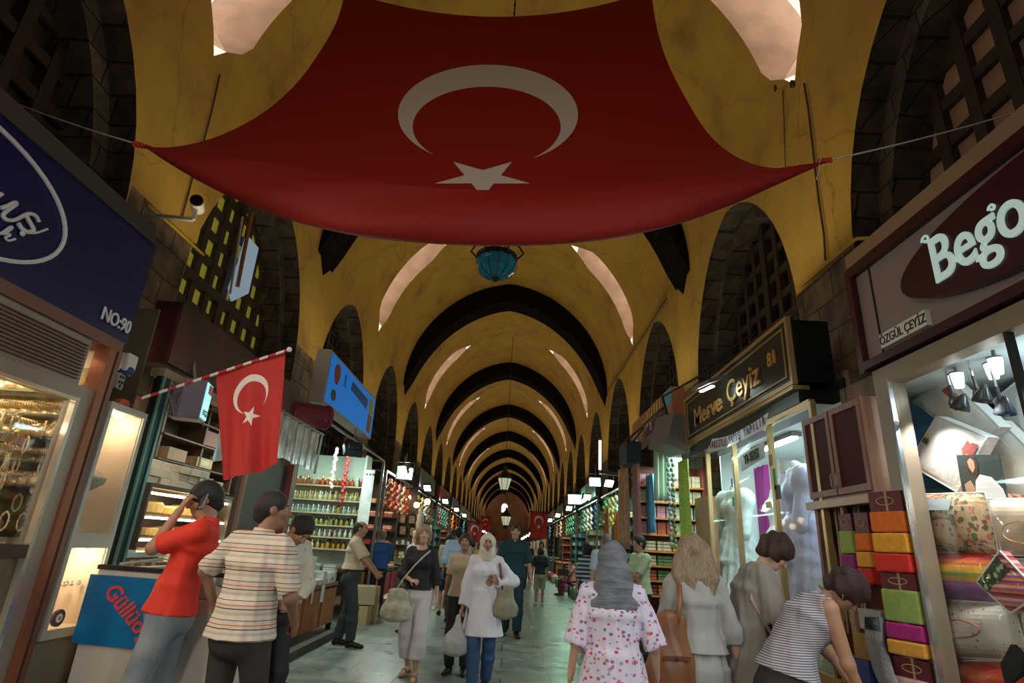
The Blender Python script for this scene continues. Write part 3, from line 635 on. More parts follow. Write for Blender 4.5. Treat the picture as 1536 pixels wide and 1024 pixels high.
# lattice windows filling the arches
def lattice(n,X,sg,c,pane,sp=.34,bw=.075):
    o=-sg; root=thing('window_%d'%n,None,None); root['kind']='structure'
    m=MB(); xx=X+o*.62; hw=HWO*.9; zb=3.35
    A=lambda y:arch(y-c,HWO)-.22
    k=int(hw/sp)
    for i in range(-k,k+1):
        y=c+i*sp; zt=arch((y-c)/.9,HWO)-.22
        m.bx(xx-.04,xx+.04,y-bw/2,y+bw/2,zb,zt)
    z=zb
    while z<7.0:
        w=[d for d in np.linspace(0,hw,60) if arch(d/.9,HWO)-.22>z]; 
        if w: m.bx(xx-.03,xx+.03,c-w[-1],c+w[-1],z-bw/2,z+bw/2)
        z+=sp
    m.bx(xx-.06,xx+.06,c-.09,c+.09,zb,6.9); m.bx(xx-.07,xx+.07,c-hw,c+hw,zb-.1,zb+.1); m.bx(xx-.06,xx+.06,c-hw,c+hw,4.95,5.1)
    obj('window_lattice',m,mWood,root)
    p=MB(); pts=[(X+o*.7,c-hw,zb)]+[(X+o*.7,c-hw*math.cos(PI*t/16),arch(-hw*math.cos(PI*t/16)/.9,HWO)-.18) for t in range(17)]+[(X+o*.7,c+hw,zb)]
    p.prism(pts,(o*.04,0,0)); obj('window_pane',p,pane,root)
    return root
wn=0
for c in bays:
    for X,sg in((XL,1),(XR,-1)):
        if c<-1: continue
        wn+=1; far=c>24
        pane=mPaneD
        if sg<0 and c<6: pane=mPaneR
        if sg<0 and 11<c<20: pane=mPaneR
        if sg>0 and 6<c<11: pane=mPaneL
        if sg>0 and 0<c<6: pane=mPaneD
        lattice(wn,X,sg,c,pane,sp=.42 if c<12 else .36,bw=.13 if c<12 else .09)
# shops' shared back walls and the two ends
mBack=pm('dark_shop_wall',(.10,.09,.075),.8,var=.4,vscale=3)
for nm,X,s in(('wall_left_back',XL,-1),('wall_right_back',XR,1)):
    m=MB(); m.bx(X+s*3.0,X+s*3.1,Y0,Y1,0,3.4); m.bx(X+s*.7,X+s*3.1,Y0,Y1,3.3,3.42)
    obj(nm,m,mBack,kind='structure')
for X,s,nm in((XL,-1,'left'),(XR,1,'right')):
    m=MB()
    for p in piers: m.bx(X+s*.3,X+s*3.0,p-.55,p+.55,0,3.35)
    obj('wall_%s_piers'%nm,m,mStone,kind='structure')
def endwall(nm,y):
    m=MB(); pts=[(XL,y,0),(XR,y,0)]+[(XC+vprof(1-2*i/24,HV)[0],y,ZS+vprof(1-2*i/24,HV)[1]) for i in range(25)]
    m.prism(pts,(0,.3 if y>0 else -.3,0)); obj(nm,m,pm('rosy_end_wall',(.33,.17,.12),.8,var=.3,vscale=1),kind='structure')
endwall('wall_far',Y1); endwall('wall_behind',Y0)
# small bright window high in the far wall
m=MB(); m.prism([(XC-.5+math.cos(PI*i/10)*.55,Y1-.05,8.6+math.sin(PI*i/10)*.55) for i in range(11)]+[(XC-1.05,Y1-.05,7.6),(XC+.05,Y1-.05,7.6)],(0,.06,0)); obj('window_200',m,pm('daylit_pane',(.8,.8,.9),.3,emit=(.8,.85,1),es=4),kind='structure')
# daylight outside the skylights
w=bpy.data.worlds.new('outdoors'); SC.world=w; w.use_nodes=True; w.node_tree.nodes['Background'].inputs[0].default_value=(1.0,.80,.63,1); w.node_tree.nodes['Background'].inputs[1].default_value=1.15
# unseen lights added above the shop roofs to brighten the vault
WARM=(1.0,.84,.50)
for i,c in enumerate([PC+PIT*k for k in range(0,20)]):
    for X,s in((-3.5,1),(2.75,-1)):
        lamp('AREA',(X,c,4.25),UP if c<40 else UP*1.0,WARM,1.2,to=(XC+s*.8,c+(1.2 if c<7 else .4),11),sizey=.5,name='vault_fill')

# open shutter of the left lattice window
t=thing('window_leaf','pale blue open window leaf standing in the left lattice window','window leaf'); q=[atX(px,py,XL-.5) for px,py in ((371,352),(388,372),(373,440),(348,452),(344,432),(358,395))]
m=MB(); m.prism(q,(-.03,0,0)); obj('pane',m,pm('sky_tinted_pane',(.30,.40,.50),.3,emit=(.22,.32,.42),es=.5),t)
m=MB(); m.tube([atX(378,318,XL-.45),atX(356,430,XL-.45)],.035,8); obj('copper_pipe',m,pm('copper_pipe',(.35,.14,.07),.4,.4),t); m=MB(); m.tube([atX(364,325,XL-.42),atX(345,440,XL-.42)],.02,6); obj('steel_rod',m,pm('pale_rod',(.45,.5,.55),.3,.5),t)
# ================= big sheet flag across the passage, lanterns, cables =================
def flagmat(name,red,white,out,inn,star,rough=.7):
    """out/inn=(cx,cy,rx,ry) ellipses of the crescent, star=(cx,cy,rx,ry,angle) in UV units"""
    m=pm(name,red,rough); N,L,b=nodes(m); uv=N.new('ShaderNodeUVMap'); sp=N.new('ShaderNodeSeparateXYZ'); L.new(uv.outputs[0],sp.inputs[0])
    def M(op,a,b_=None,c=None):
        n=N.new('ShaderNodeMath'); n.operation=op
        for i,x in enumerate((a,b_,c)):
            if x is None: continue
            if isinstance(x,(int,float)): n.inputs[i].default_value=x
            else: L.new(x,n.inputs[i])
        return n.outputs[0]
    x,y=sp.outputs[0],sp.outputs[1]
    def el(c):
        a=M('MULTIPLY',M('SUBTRACT',x,c[0]),1/c[2]); d=M('MULTIPLY',M('SUBTRACT',y,c[1]),1/c[3]); return M('ADD',M('MULTIPLY',a,a),M('MULTIPLY',d,d))
    cre=M('MULTIPLY',M('LESS_THAN',el(out),1.0),M('GREATER_THAN',el(inn),1.0))
    sx=M('MULTIPLY',M('SUBTRACT',x,star[0]),1/star[2]); sy=M('MULTIPLY',M('SUBTRACT',y,star[1]),1/star[3]); tot=None
    for k in range(5):   # a point is in the star when at least four of five half planes hold it
        a=star[4]+2*PI*k/5+PI/5; h=M('LESS_THAN',M('ADD',M('MULTIPLY',sx,math.cos(a)),M('MULTIPLY',sy,math.sin(a))),math.cos(2*PI/5)); tot=h if tot is None else M('ADD',tot,h)
    st=M('GREATER_THAN',tot,3.5); f=M('MAXIMUM',cre,st)
    mx=N.new('ShaderNodeMix'); mx.data_type='RGBA'; mx.inputs[6].default_value=(*red,1); mx.inputs[7].default_value=(*white,1); L.new(f,mx.inputs[0]); L.new(mx.outputs[2],b.inputs['Base Color'])
    # thin cloth lets a little light through
    tr=N.new('ShaderNodeBsdfTranslucent'); L.new(mx.outputs[2],tr.inputs[0]); ms=N.new('ShaderNodeMixShader'); ms.inputs[0].default_value=.10
    o=[n for n in N if n.type=='OUTPUT_MATERIAL'][0]; L.new(b.outputs[0],ms.inputs[1]); L.new(tr.outputs[0],ms.inputs[2]); L.new(ms.outputs[0],o.inputs[0])
    return m
def setuv(o,uvs):
    me=o.data; l=me.uv_layers.new(name='UVMap')
    for i,lp in enumerate(me.loops): l.data[i].uv=uvs[lp.vertex_index]
def poly_at(pl,t):
    t=max(0,min(.99999,t))*(len(pl)-1); i=int(t); f=t-i; return (pl[i][0]*(1-f)+pl[i+1][0]*f, pl[i][1]*(1-f)+pl[i+1][1]*f)
def smooth_poly(pts,n=60):
    out=[];P=[pts[0]]+pts+[pts[-1]]
    for i in range(1,len(P)-2):
        for k in range(8):
            t=k/8;a,b,c,d=P[i-1],P[i],P[i+1],P[i+2]
            out.append(tuple(.5*((2*b[j])+(-a[j]+c[j])*t+(2*a[j]-5*b[j]+4*c[j]-d[j])*t*t+(-a[j]+3*b[j]-3*c[j]+d[j])*t**3) for j in(0,1)))
    out.append(pts[-1]);return out
mBig=flagmat('red_flag_cloth',(.30,.006,.003),(.62,.54,.46),(732,172,135,75),(730,190,111,60),(724,266,75,29,-PI/2))
LS=smooth_poly([(518,-14),(505,32),(478,80),(440,130),(390,172),(330,203),(270,219),(222,221)])
RS=smooth_poly([(977,-14),(984,35),(1000,90),(1030,150),(1065,203),(1110,238),(1165,252),(1236,243)])
NUx,NT=97,44
rows=[]
YB,YT=3.45,4.77
for j in range(NT+1):
    t=j/NT; L_=poly_at(LS,t);R_=poly_at(RS,t); cy=25+(318-25)*t**1.0; y=YT+(YB-YT)*t
    mid=(L_[1]+R_[1])/2
    rows.append([(L_[0]+(R_[0]-L_[0])*s, (L_[1]+(R_[1]-L_[1])*s)+(cy-mid)*(1-abs(2*s-1)**(2.0+1.0*t)), y+.10*t*(1-(2*s-1)**2)) for s in np.linspace(0,1,NUx)])
belly=smooth_poly([(215,219),(260,249),(330,288),(410,322),(500,347),(600,362),(745,369),(880,363),(1000,341),(1095,308),(1170,275),(1240,243)])
hem=smooth_poly([(222,219),(300,232),(430,248),(600,277),(745,285),(900,281),(1040,266),(1150,254),(1238,242)])
for k,(f,dy) in enumerate(((.35,.10),(.7,.10),(.93,.07),(1.0,.02),(.93,-.04),(.75,-.09),(.45,-.11),(.15,-.10),(0,-.08))):
    row=[]
    for s in np.linspace(0,1,NUx):
        b=poly_at(belly,s); h=poly_at(hem,s); base=rows[NT][int(round(s*(NUx-1)))]; e=1-abs(2*s-1)**3
        if k<3: px=base[0]*(1-f)+b[0]*f; py=base[1]*(1-f)+b[1]*f
        else: px=h[0]*(1-f)+b[0]*f; py=h[1]*(1-f)+b[1]*f
        wr=.018*math.sin(14*s+py*.09)*e
        row.append((px,py,YB+dy*e+wr*(k>3)))
    rows.append(row)
m=MB(); uv=[]
for j,r in enumerate(rows):
    for (px,py,y) in r:
        m.v.append(tuple(atY(px,py,y))); uv.append((px,py) if j<=NT else (0,0))
m.f=[(j*NUx+i,j*NUx+i+1,(j+1)*NUx+i+1,(j+1)*NUx+i) for j in range(len(rows)-1) for i in range(NUx-1)]; m.mi=[0]*len(m.f)
fl=obj('sheet_flag',m,mBig,smooth=True,label='large red flag with white crescent and star stretched overhead between the walls',cat='flag')
setuv(fl,uv)
mRope=pm('pale_cord',(.62,.58,.50),.8)
PL=atY(206,216,3.47); PR=atY(1243,240,3.47)
def cord(name,a,b,r,mat,label,cat='rope',sag=.0,group=None,n=12):
    a=Vector(a);b=Vector(b); m=MB(); m.tube([a.lerp(b,t/n)-Vector((0,0,sag*4*(t/n)*(1-t/n))) for t in range(n+1)],r,6); return obj(name,m,mat,smooth=True,label=label,cat=cat,group=group)
cord('rope',PL,atX(-6,143,XL+.02),.006,mRope,'thin pale cord tying the big flag to the left wall',sag=.02)
cord('rope',PR,atX(1542,163,XR-.02),.006,mRope,'thin pale cord tying the big flag to the right wall',sag=.02)
# knots at the corners are parts of the flag
k=MB(); 
for i in range(5): k.ball(PL+Vector((.03*i-.02,0,-.006*i)),(.02,.018,.028-.003*i),8,5)
obj('corner_knot',k,pm('knot_cloth',(.55,.03,.03),.8),fl,smooth=True)
k=MB(); 
for i in range(4): k.ball(PR+Vector((-.025*i+.01,0,-.004*i)),(.018,.016,.024),8,5)
obj('corner_knot',k,MATS['knot_cloth'],fl,smooth=True)
k=MB(); k.tube([PR+Vector((-.06,-.02,.01)),PR+Vector((-.09,-.03,-.05)),PR+Vector((-.10,-.03,-.12)),PR+Vector((-.13,-.03,-.20))],.004,5); obj('cord_tail',k,mRope,fl)
TL=atY(518,-14,YT);TR=atY(977,-14,YT)
cord('rope',TL,(XC-3.2,5.6,10.0),.006,mRope,'thin cord from the upper left corner of the flag to the vault')
cord('rope',TR,(XC+3.2,5.6,10.0),.006,mRope,'thin cord from the upper right corner of the flag to the vault')
# ---- hanging lanterns on the centre line ----
mBr=pm('blackened_metal',(.035,.03,.025),.45,.6); mGl=pm('turquoise_glass',(.015,.16,.22),.12,trans=.25,emit=(.02,.30,.42),es=.05)
mWg=pm('milky_lantern_glass',(.62,.68,.55),.3,emit=(.8,.85,.6),es=.35); mBs=pm('old_brass',(.35,.25,.10),.4,.8)
def lantern1(p,top,r=.25,label=''):
    t=thing('hanging_lantern',label,'lantern',p)
    m=MB(); n=24; prof=[(.25,-1.0),(.62,-.86),(.9,-.55),(1,-.2),(.93,.1)]
    vs=[];
    for q,z in prof:
        for k in range(n):
            a=2*PI*k/n; rr=q*r*(1+.05*abs(math.sin(a*6))); vs.append((math.cos(a)*rr,math.sin(a)*rr,z*r*.95))
    m.add(vs,[(i*n+k,i*n+(k+1)%n,(i+1)*n+(k+1)%n,(i+1)*n+k) for i in range(len(prof)-1) for k in range(n)]+[tuple(reversed(range(n)))])
    obj('glass_bowl',m,mGl,t,smooth=False)
    m=MB(); m.lathe([(.94*r,.08*r),(1.06*r,.1*r),(1.06*r,.3*r),(.9*r,.36*r)],n=24)
    for k in range(12):
        a=2*PI*(k+.25)/12; m.tube([(math.cos(a)*q*r*1.06,math.sin(a)*q*r*1.06,z*r*.96) for q,z in prof],.004,5)
    m.lathe([(.06*r,-1.15*r),(.26*r,-1.02*r),(.2*r,-.95*r)],n=12); obj('rim',m,mBr,t)
    m=MB()
    for k in range(6):
        a=2*PI*k/6; c,s=math.cos(a),math.sin(a); m.tube([(c*r*1.05,s*r*1.05,.2*r),(c*r*1.35,s*r*1.35,.5*r),(c*r*1.15,s*r*1.15,.85*r),(c*r*.5,s*r*.5,1.5*r),(0,0,2.0*r)],.012,6)
    obj('bracket',m,mBr,t)
    m=MB(); m.tube([(0,0,1.9*r),(0,0,top-p[2])],.012,6)
    z=2*r
    while z<top-p[2]: m.ball((0,0,z),(.022,.022,.03),6,4); z+=.16
    obj('chain',m,mBr,t); return t
def lantern2(p,top,label,s=1):
    t=thing('hanging_lantern',label,'lantern',p)
    m=MB(); m.lathe([(.14*s,-.35*s),(.27*s,.1*s),(.25*s,.16*s)],n=6); obj('lantern_glass',m,mWg,t)
    m=MB(); m.lathe([(.05*s,-.5*s),(.15*s,-.36*s),(.15*s,-.33*s)],n=6); m.lathe([(.29*s,.12*s),(.31*s,.18*s),(.12*s,.4*s),(.05*s,.5*s),(.07*s,.58*s),(.01,.62*s)],n=6)
    for k in range(6): a=2*PI*k/6; m.bar((math.cos(a)*.145*s,math.sin(a)*.145*s,-.35*s),(math.cos(a)*.275*s,math.sin(a)*.275*s,.12*s),.02,.02)
    obj('lantern_frame',m,mBr,t); m=MB(); m.tube([(0,0,.6*s),(0,0,top-p[2])],.014,6); obj('rod',m,mBr,t); return t
p=atY(745,392,6.1); lantern1(tuple(p),11.6,.235,'blue glass lantern hanging just below the big flag')
p=atY(757,722,27.5); lantern2(tuple(p),11.6,'milky glass lantern hanging from a long rod beyond the blue lantern',1.15)
p=atY(759,778,48.9); lantern2(tuple(p),11.6,'small milky lantern hanging far down the passage near the end wall',1.5)
# ---- cables, pipes and small fittings on the upper walls ----
mCab=pm('dark_cable',(.05,.035,.02),.7); mYp=pm('yellow_pipe',(.55,.36,.03),.5)
def wallline(pts,X,off=.02): return [tuple(atX(px,py,X+off)) for px,py in pts]
def pipe(name,pts,r,mat,label,cat='cable'): m=MB(); m.tube(pts,r,6); return obj(name,m,mat,smooth=True,label=label,cat=cat)
pipe('cable',wallline([(330,112),(318,165),(305,215),(290,262),(280,300),(272,330)],XL,.03),.012,mCab,'dark cable running down the yellow plaster left of the flag')
pipe('cable',wallline([(1126,122),(1095,180),(1072,228)],XR,-.03),.014,mCab,'dark cable slanting down from the upper right skylight')
pipe('cable',wallline([(1206,125),(1212,160),(1220,230),(1228,300),(1236,352),(1238,390)],XR,-.03),.012,mCab,'dark cable dropping beside the right stone pier')
pipe('cable',wallline([(1174,135),(1176,180),(1178,250)],XR,-.03),.007,mCab,'thin wire hanging beside the cable over the right pier')
pipe('yellow_conduit',wallline([(1202,428),(1285,358),(1325,356)],XR,-.06),.022,mYp,'bright yellow conduit running over the right stone pier','pipe')
pipe('yellow_conduit',wallline([(222,308),(262,342),(305,382)],XL,.06),.022,mYp,'bright yellow conduit crossing the left stone pier','pipe')
pts=[]
for y in np.linspace(12.6,21,12): pts.append((XR-.06,y,ZS-.03+.02*math.sin(y*2)))
pipe('cable',pts,.02,mCab,'long cable along the springing of the right vault')
m=MB()
for (px,py) in ((141+1024,132),(165+1024,126),(88+1024,184)):
    q=atX(px,py,XR-.03); m.box(q,(.06,.05,.09))
    obj('junction_box',m,mCab,label={1165:'small dark box on the plaster left of the cable junction',1189:'small dark box on the plaster under the cable junction',1112:'small dark box on the plaster low beside the slanting cable'}[px],cat='box'); m=MB()
# bracketed cctv cameras on left pier
q=atX(296,306,XL+.55); t=thing('security_camera','round lensed security camera on a bracket of the left stone pier','camera',q,rotz=.4)
m=MB(); m.tube([(0,.12,.0),(0,-.08,0)],.075,14); obj('camera_body',m,pm('grey_plastic',(.35,.36,.36),.4),t,smooth=False)
m=MB(); m.tube([(0,-.075,0),(0,-.10,0)],.07,14); obj('lens',m,pm('black_gloss',(.01,.01,.012),.1),t)
m=MB(); m.bar((0,.02,-.07),(0,.02,-.2),.04); m.bar((0,.02,-.2),(-.5,.1,-.24),.04); obj('bracket',m,MATS['grey_plastic'],t)
# ================= left side shops =================
def glass(name='clear_glass',tint=(.985,.995,.99),a=.10):
    if name in MATS: return MATS[name]
    m=bpy.data.materials.new(name); m.use_nodes=True; N=m.node_tree.nodes; L=m.node_tree.links; N.remove(N['Principled BSDF'])
    t=N.new('ShaderNodeBsdfTransparent'); t.inputs[0].default_value=(*tint,1); g=N.new('ShaderNodeBsdfGlossy'); g.inputs['Roughness'].default_value=.03; g.inputs[0].default_value=(.9,.95,.95,1)
    lw=N.new('ShaderNodeLayerWeight'); lw.inputs[0].default_value=.25; f=N.new('ShaderNodeMath'); f.operation='MULTIPLY_ADD'; f.inputs[1].default_value=.10; f.inputs[2].default_value=.018; L.new(lw.outputs['Facing'],f.inputs[0]); mx=N.new('ShaderNodeMixShader'); L.new(f.outputs[0],mx.inputs[0]); L.new(t.outputs[0],mx.inputs[1]); L.new(g.outputs[0],mx.inputs[2]); L.new(mx.outputs[0],N['Material Output'].inputs[0])
    MATS[name]=m; return m
GL=glass()
mNavy=pm('navy_sign_board',(.004,.010,.085),.35); mWht=pm('white_letter',(.75,.77,.80),.5); mTaupe=pm('taupe_aluminium',(.36,.31,.25),.4,.3); mCop=pm('copper_trim',(.33,.12,.06),.4,.4)
mBlk=pm('black_gap',(.012,.01,.01),.6); mBrn=pm('brown_trim',(.20,.10,.065),.5); mGrey=pm('grey_metal',(.22,.22,.21),.45,.3); mSlat=pm('shutter_slats',(.33,.25,.21),.45,.4)
mCream=pm('cream_laminate',(.70,.60,.48),.45); mGold=pm('gold_metal',(.85,.58,.22),.28,.9); mGoldL=pm('pale_gold',(.90,.74,.45),.35,.6); mBeige=pm('beige_interior',(.72,.60,.42),.6)
mTube=pm('lamp_warm',(1,.85,.6),.5,emit=(1,.80,.52),es=9); mCool=pm('lamp_cool',(1,1,1),.5,emit=(.78,1,.95),es=22); mSpotW=pm('spot_disc_warm',(1,.9,.7),.5,emit=(1,.84,.58),es=14)
X1=-3.0
# --- navy sign over the jewellery shop ---
t=thing('shop_sign','long navy sign board with white oval and NO:90 over the jewellery window','sign',(0,0,0))
m=MB(); m.bx(X1-.5,X1,.6,4.15,2.72,3.56); obj('sign_board',m,mNavy,t)
m=MB(); m.prism([(X1+.02,.6,3.56),(X1-.05,.6,3.74),(X1-1.3,.6,3.74),(X1-1.3,.6,3.56)],(0,3.52,0)); obj('top_cap',m,pm('charcoal_cap',(.055,.06,.065),.5),t)
m=MB(); m.tube([(X1+.012,2.55+.74*math.cos(a),3.12+.365*math.sin(a)) for a in np.linspace(0,2*PI,49)],.014,6,cap=False); obj('oval_outline',m,mWht,t,label='white oval line drawn round the shop name')
m=MB()
def scr(pts,r): m.tube([atX(x/6.4,240+y/6.4,X1+.014) for x,y in smooth_poly(pts)],r,6)
scr([(-160,560),(-120,470),(-60,400),(0,330),(20,335)],.012); scr([(0,460),(70,438),(135,408),(155,420),(90,468),(38,510),(32,550),(80,576),(150,570),(225,532),(280,514),(340,535),(372,590)],.0125); scr([(248,520),(268,570),(300,625),(318,672),(262,690),(205,655),(172,605)],.014); scr([(172,600),(205,655),(280,697),(360,694),(455,660)],.008)
m.ball(atX(215/6.4,240+705/6.4,X1+.014),(.012,.018,.018),8,6); scr([(-90,770),(-30,720),(30,690),(100,642),(112,655),(60,690),(10,705),(80,708),(92,725),(50,742),(80,772),(145,756)],.008)
obj('script_lettering',m,mWht,t,smooth=True)
text('NO:90',.135,mWht,'door_number',t,.005,(X1+.012,3.955,2.835),FL,sx=.85,offset=.002)
m=MB(); m.bx(X1-.45,X1-.0,.6,4.12,2.64,2.72); obj('lower_trim',m,mBrn,t)
# --- roller shutter box ---
t=thing('shutter_box','grey brown louvred shutter box above the jewellery window','shutter')
m=MB(); m.bx(X1-.4,X1-.03,.6,3.84,2.31,2.64); obj('housing',m,mTaupe,t)
m=MB()
for i in range(11): z=2.34+i*.024; m.prism([(X1-.03,.6,z),(X1-.005,.6,z+.004),(X1-.008,.6,z+.013),(X1-.03,.6,z+.018)],(0,3.2,0))
obj('louvre_slats',m,mSlat,t)
# --- window joinery ---
t=thing('shop_window','taupe and copper frame of the jewellery shop window','window frame')
m=MB(); m.bx(X1-.09,X1,3.84,3.97,0,2.31); m.bx(X1-.09,X1,.6,3.84,2.2,2.30); obj('taupe_frame',m,mTaupe,t)
m=MB(); m.bx(X1-.03,X1+.012,3.815,3.845,0,2.22); m.bx(X1-.03,X1+.01,.6,3.84,2.195,2.215); obj('bright_edge',m,pm('bright_aluminium',(.75,.70,.62),.25,.8),t)
m=MB(); m.bx(X1-.09,X1+.02,3.97,4.04,0,2.64); obj('copper_strip',m,mCop,t); m=MB(); m.bx(X1-.12,X1-.02,4.04,4.085,0,2.64); obj('black_strip',m,mBlk,t); m=MB(); m.bx(X1-.09,X1+.005,4.085,4.13,0,2.64); obj('brown_strip',m,mBrn,t)
m=MB(); m.bx(X1-.10,X1+.01,.6,3.82,1.19,1.27); obj('sill_rail',m,pm('dark_brown_rail',(.06,.03,.02),.4),t)
m=MB(); m.bx(X1-.045,X1-.04,.6,3.84,1.27,2.2); m.bx(X1-.045,X1-.04,.6,3.84,.15,1.19); obj('pane',m,GL,t)
# --- jewellery shop interior ---
slabs('',[('ceiling_jeweller',(-6.3,X1-.42,.3,4.13,2.65,2.70)),('wall_jeweller_back',(-6.3,-6.24,.3,4.13,0,2.65)),('wall_jeweller_near',(-6.3,X1-.15,.25,.3,0,2.65)),('wall_jeweller_far',(-6.3,X1-.15,4.10,4.14,0,2.65))],mBeige)
m=MB(); m.bx(-3.9,-3.12,.6,4.08,1.15,1.2); m.bx(-3.9,-3.88,.6,4.08,0,1.15); obj('display_ledge',m,pm('ivory_ledge',(.75,.66,.48),.5),label='ivory display ledge inside the jewellery window',cat='ledge')
m=MB(); m.bx(-3.86,-3.12,.6,4.06,.3,.34); obj('display_ledge',m,MATS['ivory_ledge'],label='low ivory shelf under the jewellery window ledge',cat='shelf')
sp=None
for i,(x,y) in enumerate([(-3.5,3.4),(-3.5,2.6),(-4.3,3.6),(-4.3,2.8),(-5.1,3.7),(-5.1,2.9),(-5.1,2.1),(-4.3,2.0),(-5.7,3.4),(-3.35,3.85),(-4.0,3.2)]):
    if sp is None:
        sp=thing('recessed_light','round warm recessed light in the jeweller ceiling','light',(x,y,2.645),group='recessed lights in the jeweller ceiling')
        m=MB(); m.lathe([(.11,-.005),(.11,.003),(.09,.004)],n=20); obj('rim',m,mCream,sp); m=MB(); m.lathe([(.085,-.01),(.085,-.007)],n=20); obj('lamp_disc',m,mSpotW,sp)
    else: dup(sp,(x,y,2.645))
m=MB(); m.bx(-4.9,-3.7,3.62,3.7,2.585,2.6); 
lamp('AREA',(-3.9,3.0,2.55),40,(1,.78,.5),1.6,sizey=1.8,name='jeweller_ceiling_light'); lamp('POINT',(-3.45,3.3,2.1),5,(1,.82,.55),.05,name='jeweller_spot')
# bracelet rods and stands
def rod(loc,L,n,label,grp):
    t=thing('bracelet_rod',label,'bracelet holder',loc,group=grp)
    m=MB(); m.tube([(0,-L/2,0),(0,L/2,0)],.028,10); m.tube([(0,0,0),(-.25,0,-.02)],.008,6); obj('holder',m,mCream,t)
    for i in range(n):
        y=-L/2+.02+(L-.04)*i/(n-1); m=MB(); m.tube([(math.cos(a)*.036,y,math.sin(a)*.036) for a in np.linspace(0,2*PI,13)],.0055,5,cap=False); obj('bangle',m,mGold if i%3 else mGoldL,t,smooth=True)
    return t
r0=rod((-3.35,3.82,2.03),.34,12,'gold bangles on a cream holder rod in the jewellery window','bangle rods in the jewellery window')
for i,(x,y,z) in enumerate([(-3.35,3.82,1.93),(-3.3,3.40,2.10),(-3.3,3.40,2.01),(-3.3,3.40,1.92),(-3.3,3.40,1.83),(-3.35,3.82,1.84),(-3.45,3.0,2.0),(-3.45,3.0,1.88),(-3.3,3.42,1.73),(-3.35,3.84,1.66),(-3.3,3.40,1.62),(-3.7,3.8,2.05),(-3.7,3.8,1.95),(-3.7,3.8,1.85)]): dup(r0,(x,y,z),rotz=.1*math.sin(i))
t=thing('display_column','clear acrylic column hung with bracelets in the jewellery window','display stand',(-3.5,3.68,1.2)); m=MB(); m.bx(-.03,.03,-.03,.03,0,1.38); obj('column',m,pm('acrylic',(.8,.85,.8),.08,trans=.7),t)
m=MB()
for k in range(6): m.bx(-.3,.3,-.012,.012,.25+k*.12,.262+k*.12); m.bx(-.012,.012,-.40,.38,.25+k*.12,.262+k*.12)
obj('arm',m,pm('acrylic',(.8,.85,.8)),t)
br=None; random.seed(3)
for i in range(110):
    k=i%6; side=i%2; x=-3.42+(random.random()-.5)*.5; y=3.64+(random.random()-.5)*.84; z=1.2+.25+k*.12-.05
    if br is None:
        br=MB(); br.tube([(math.cos(a)*.022,0,math.sin(a)*.055) for a in np.linspace(0,2*PI,15)],.006,5,cap=False)
        for a in np.linspace(0,2*PI,9)[:-1]: br.ball((math.cos(a)*.022,0,math.sin(a)*.055),.009,5,4)
        b0=obj('gold_bracelet',br,mGoldL,smooth=True,label='gold bracelet hanging on the acrylic arms in the jewellery window',cat='bracelet',group='bracelets hanging in the jewellery window',loc=(x,y,z)); br=b0
    else:
        c=dup(b0,(x,y,z),rotz=random.random()*3)
t=thing('glass_shelving','glass shelves full of gold pieces on the far side of the jewellery window','shelf',(0,0,0))
for z in (1.62,1.78,1.94,2.10,2.26): m=MB(); m.bx(-3.88,-3.14,3.90,4.08,z,z+.008); obj('glass_shelf',m,pm('shelf_edge_glass',(.75,.85,.75),.1,trans=.8),t)
m=MB(); m.bx(-3.88,-3.14,4.082,4.095,1.3,2.5); obj('mirror_back',m,pm('dark_gold_backing',(.22,.15,.07),.35,.3,var=.6,vscale=12),t)
t=thing('step_display','cream stepped display inside the jewellery window','display stand',(0,0,0))
for k in range(4): m=MB(); m.bx(-3.34-.14*(k+1),-3.34-.14*k,2.2,4.06,1.2,1.30+.11*k); obj('step',m,MATS['ivory_ledge'],t)
cb=None
for k in range(3):
    y=3.92-.42*k
    if cb is None:
        cb=thing('necklace_board','dark board with gold chains behind the jewellery window','necklace display',(-3.86,y,1.55),group='necklace boards in the jewellery window'); m=MB(); m.bx(-.02,0,-.19,.19,0,.62); obj('board',m,pm('olive_velvet',(.14,.10,.05),.9),cb)
        for j in range(7):
            m=MB(); yy=-.165+.055*j; m.tube([(.012+.01*math.sin(a),yy+.02*math.sin(a*.5),.58-.075*a) for a in np.linspace(0,6.8,14)],.007,5); m.ball((.014,yy,.06),.014,6,4); obj('chain',m,mGold if j%2 else mGoldL,cb,smooth=True)
    else: dup(cb,(-3.86,y,1.55))
nb=None
for i in range(18):
    k3=i%3; x=-3.41-.14*k3; y=2.95+ (i//3)*.2+random.random()*.05; sc=.8+random.random()*.3; zst=1.30+.11*k3
    if nb is None:
        nb=thing('necklace_bust','cream bust with gold necklace on the steps of the jewellery window','necklace display',(x,y,zst),group='necklace busts on the steps of the jewellery window')
        m=MB(); m.lathe([(.05,0),(.075,.01),(.07,.06),(.085,.10),(.05,.15),(.028,.17),(.03,.20)],n=14,sy=1.0,sx=.6); obj('bust',m,mCream,nb,smooth=True)
        m=MB(); m.tube([(.04+.02*math.cos(a*.5),math.sin(a)*.055,.13-.05*(1-math.cos(a))) for a in np.linspace(-2,2,12)],.007,5)
        for a in np.linspace(-1.6,1.6,9): m.ball((.052,math.sin(a)*.055,.13-.05*(1-math.cos(a))-.012),.011,6,4)
        obj('necklace',m,mGold,nb,smooth=True)
    else: dup(nb,(x,y,zst),rotz=(random.random()-.5)*1.2,scale=sc)
b=None
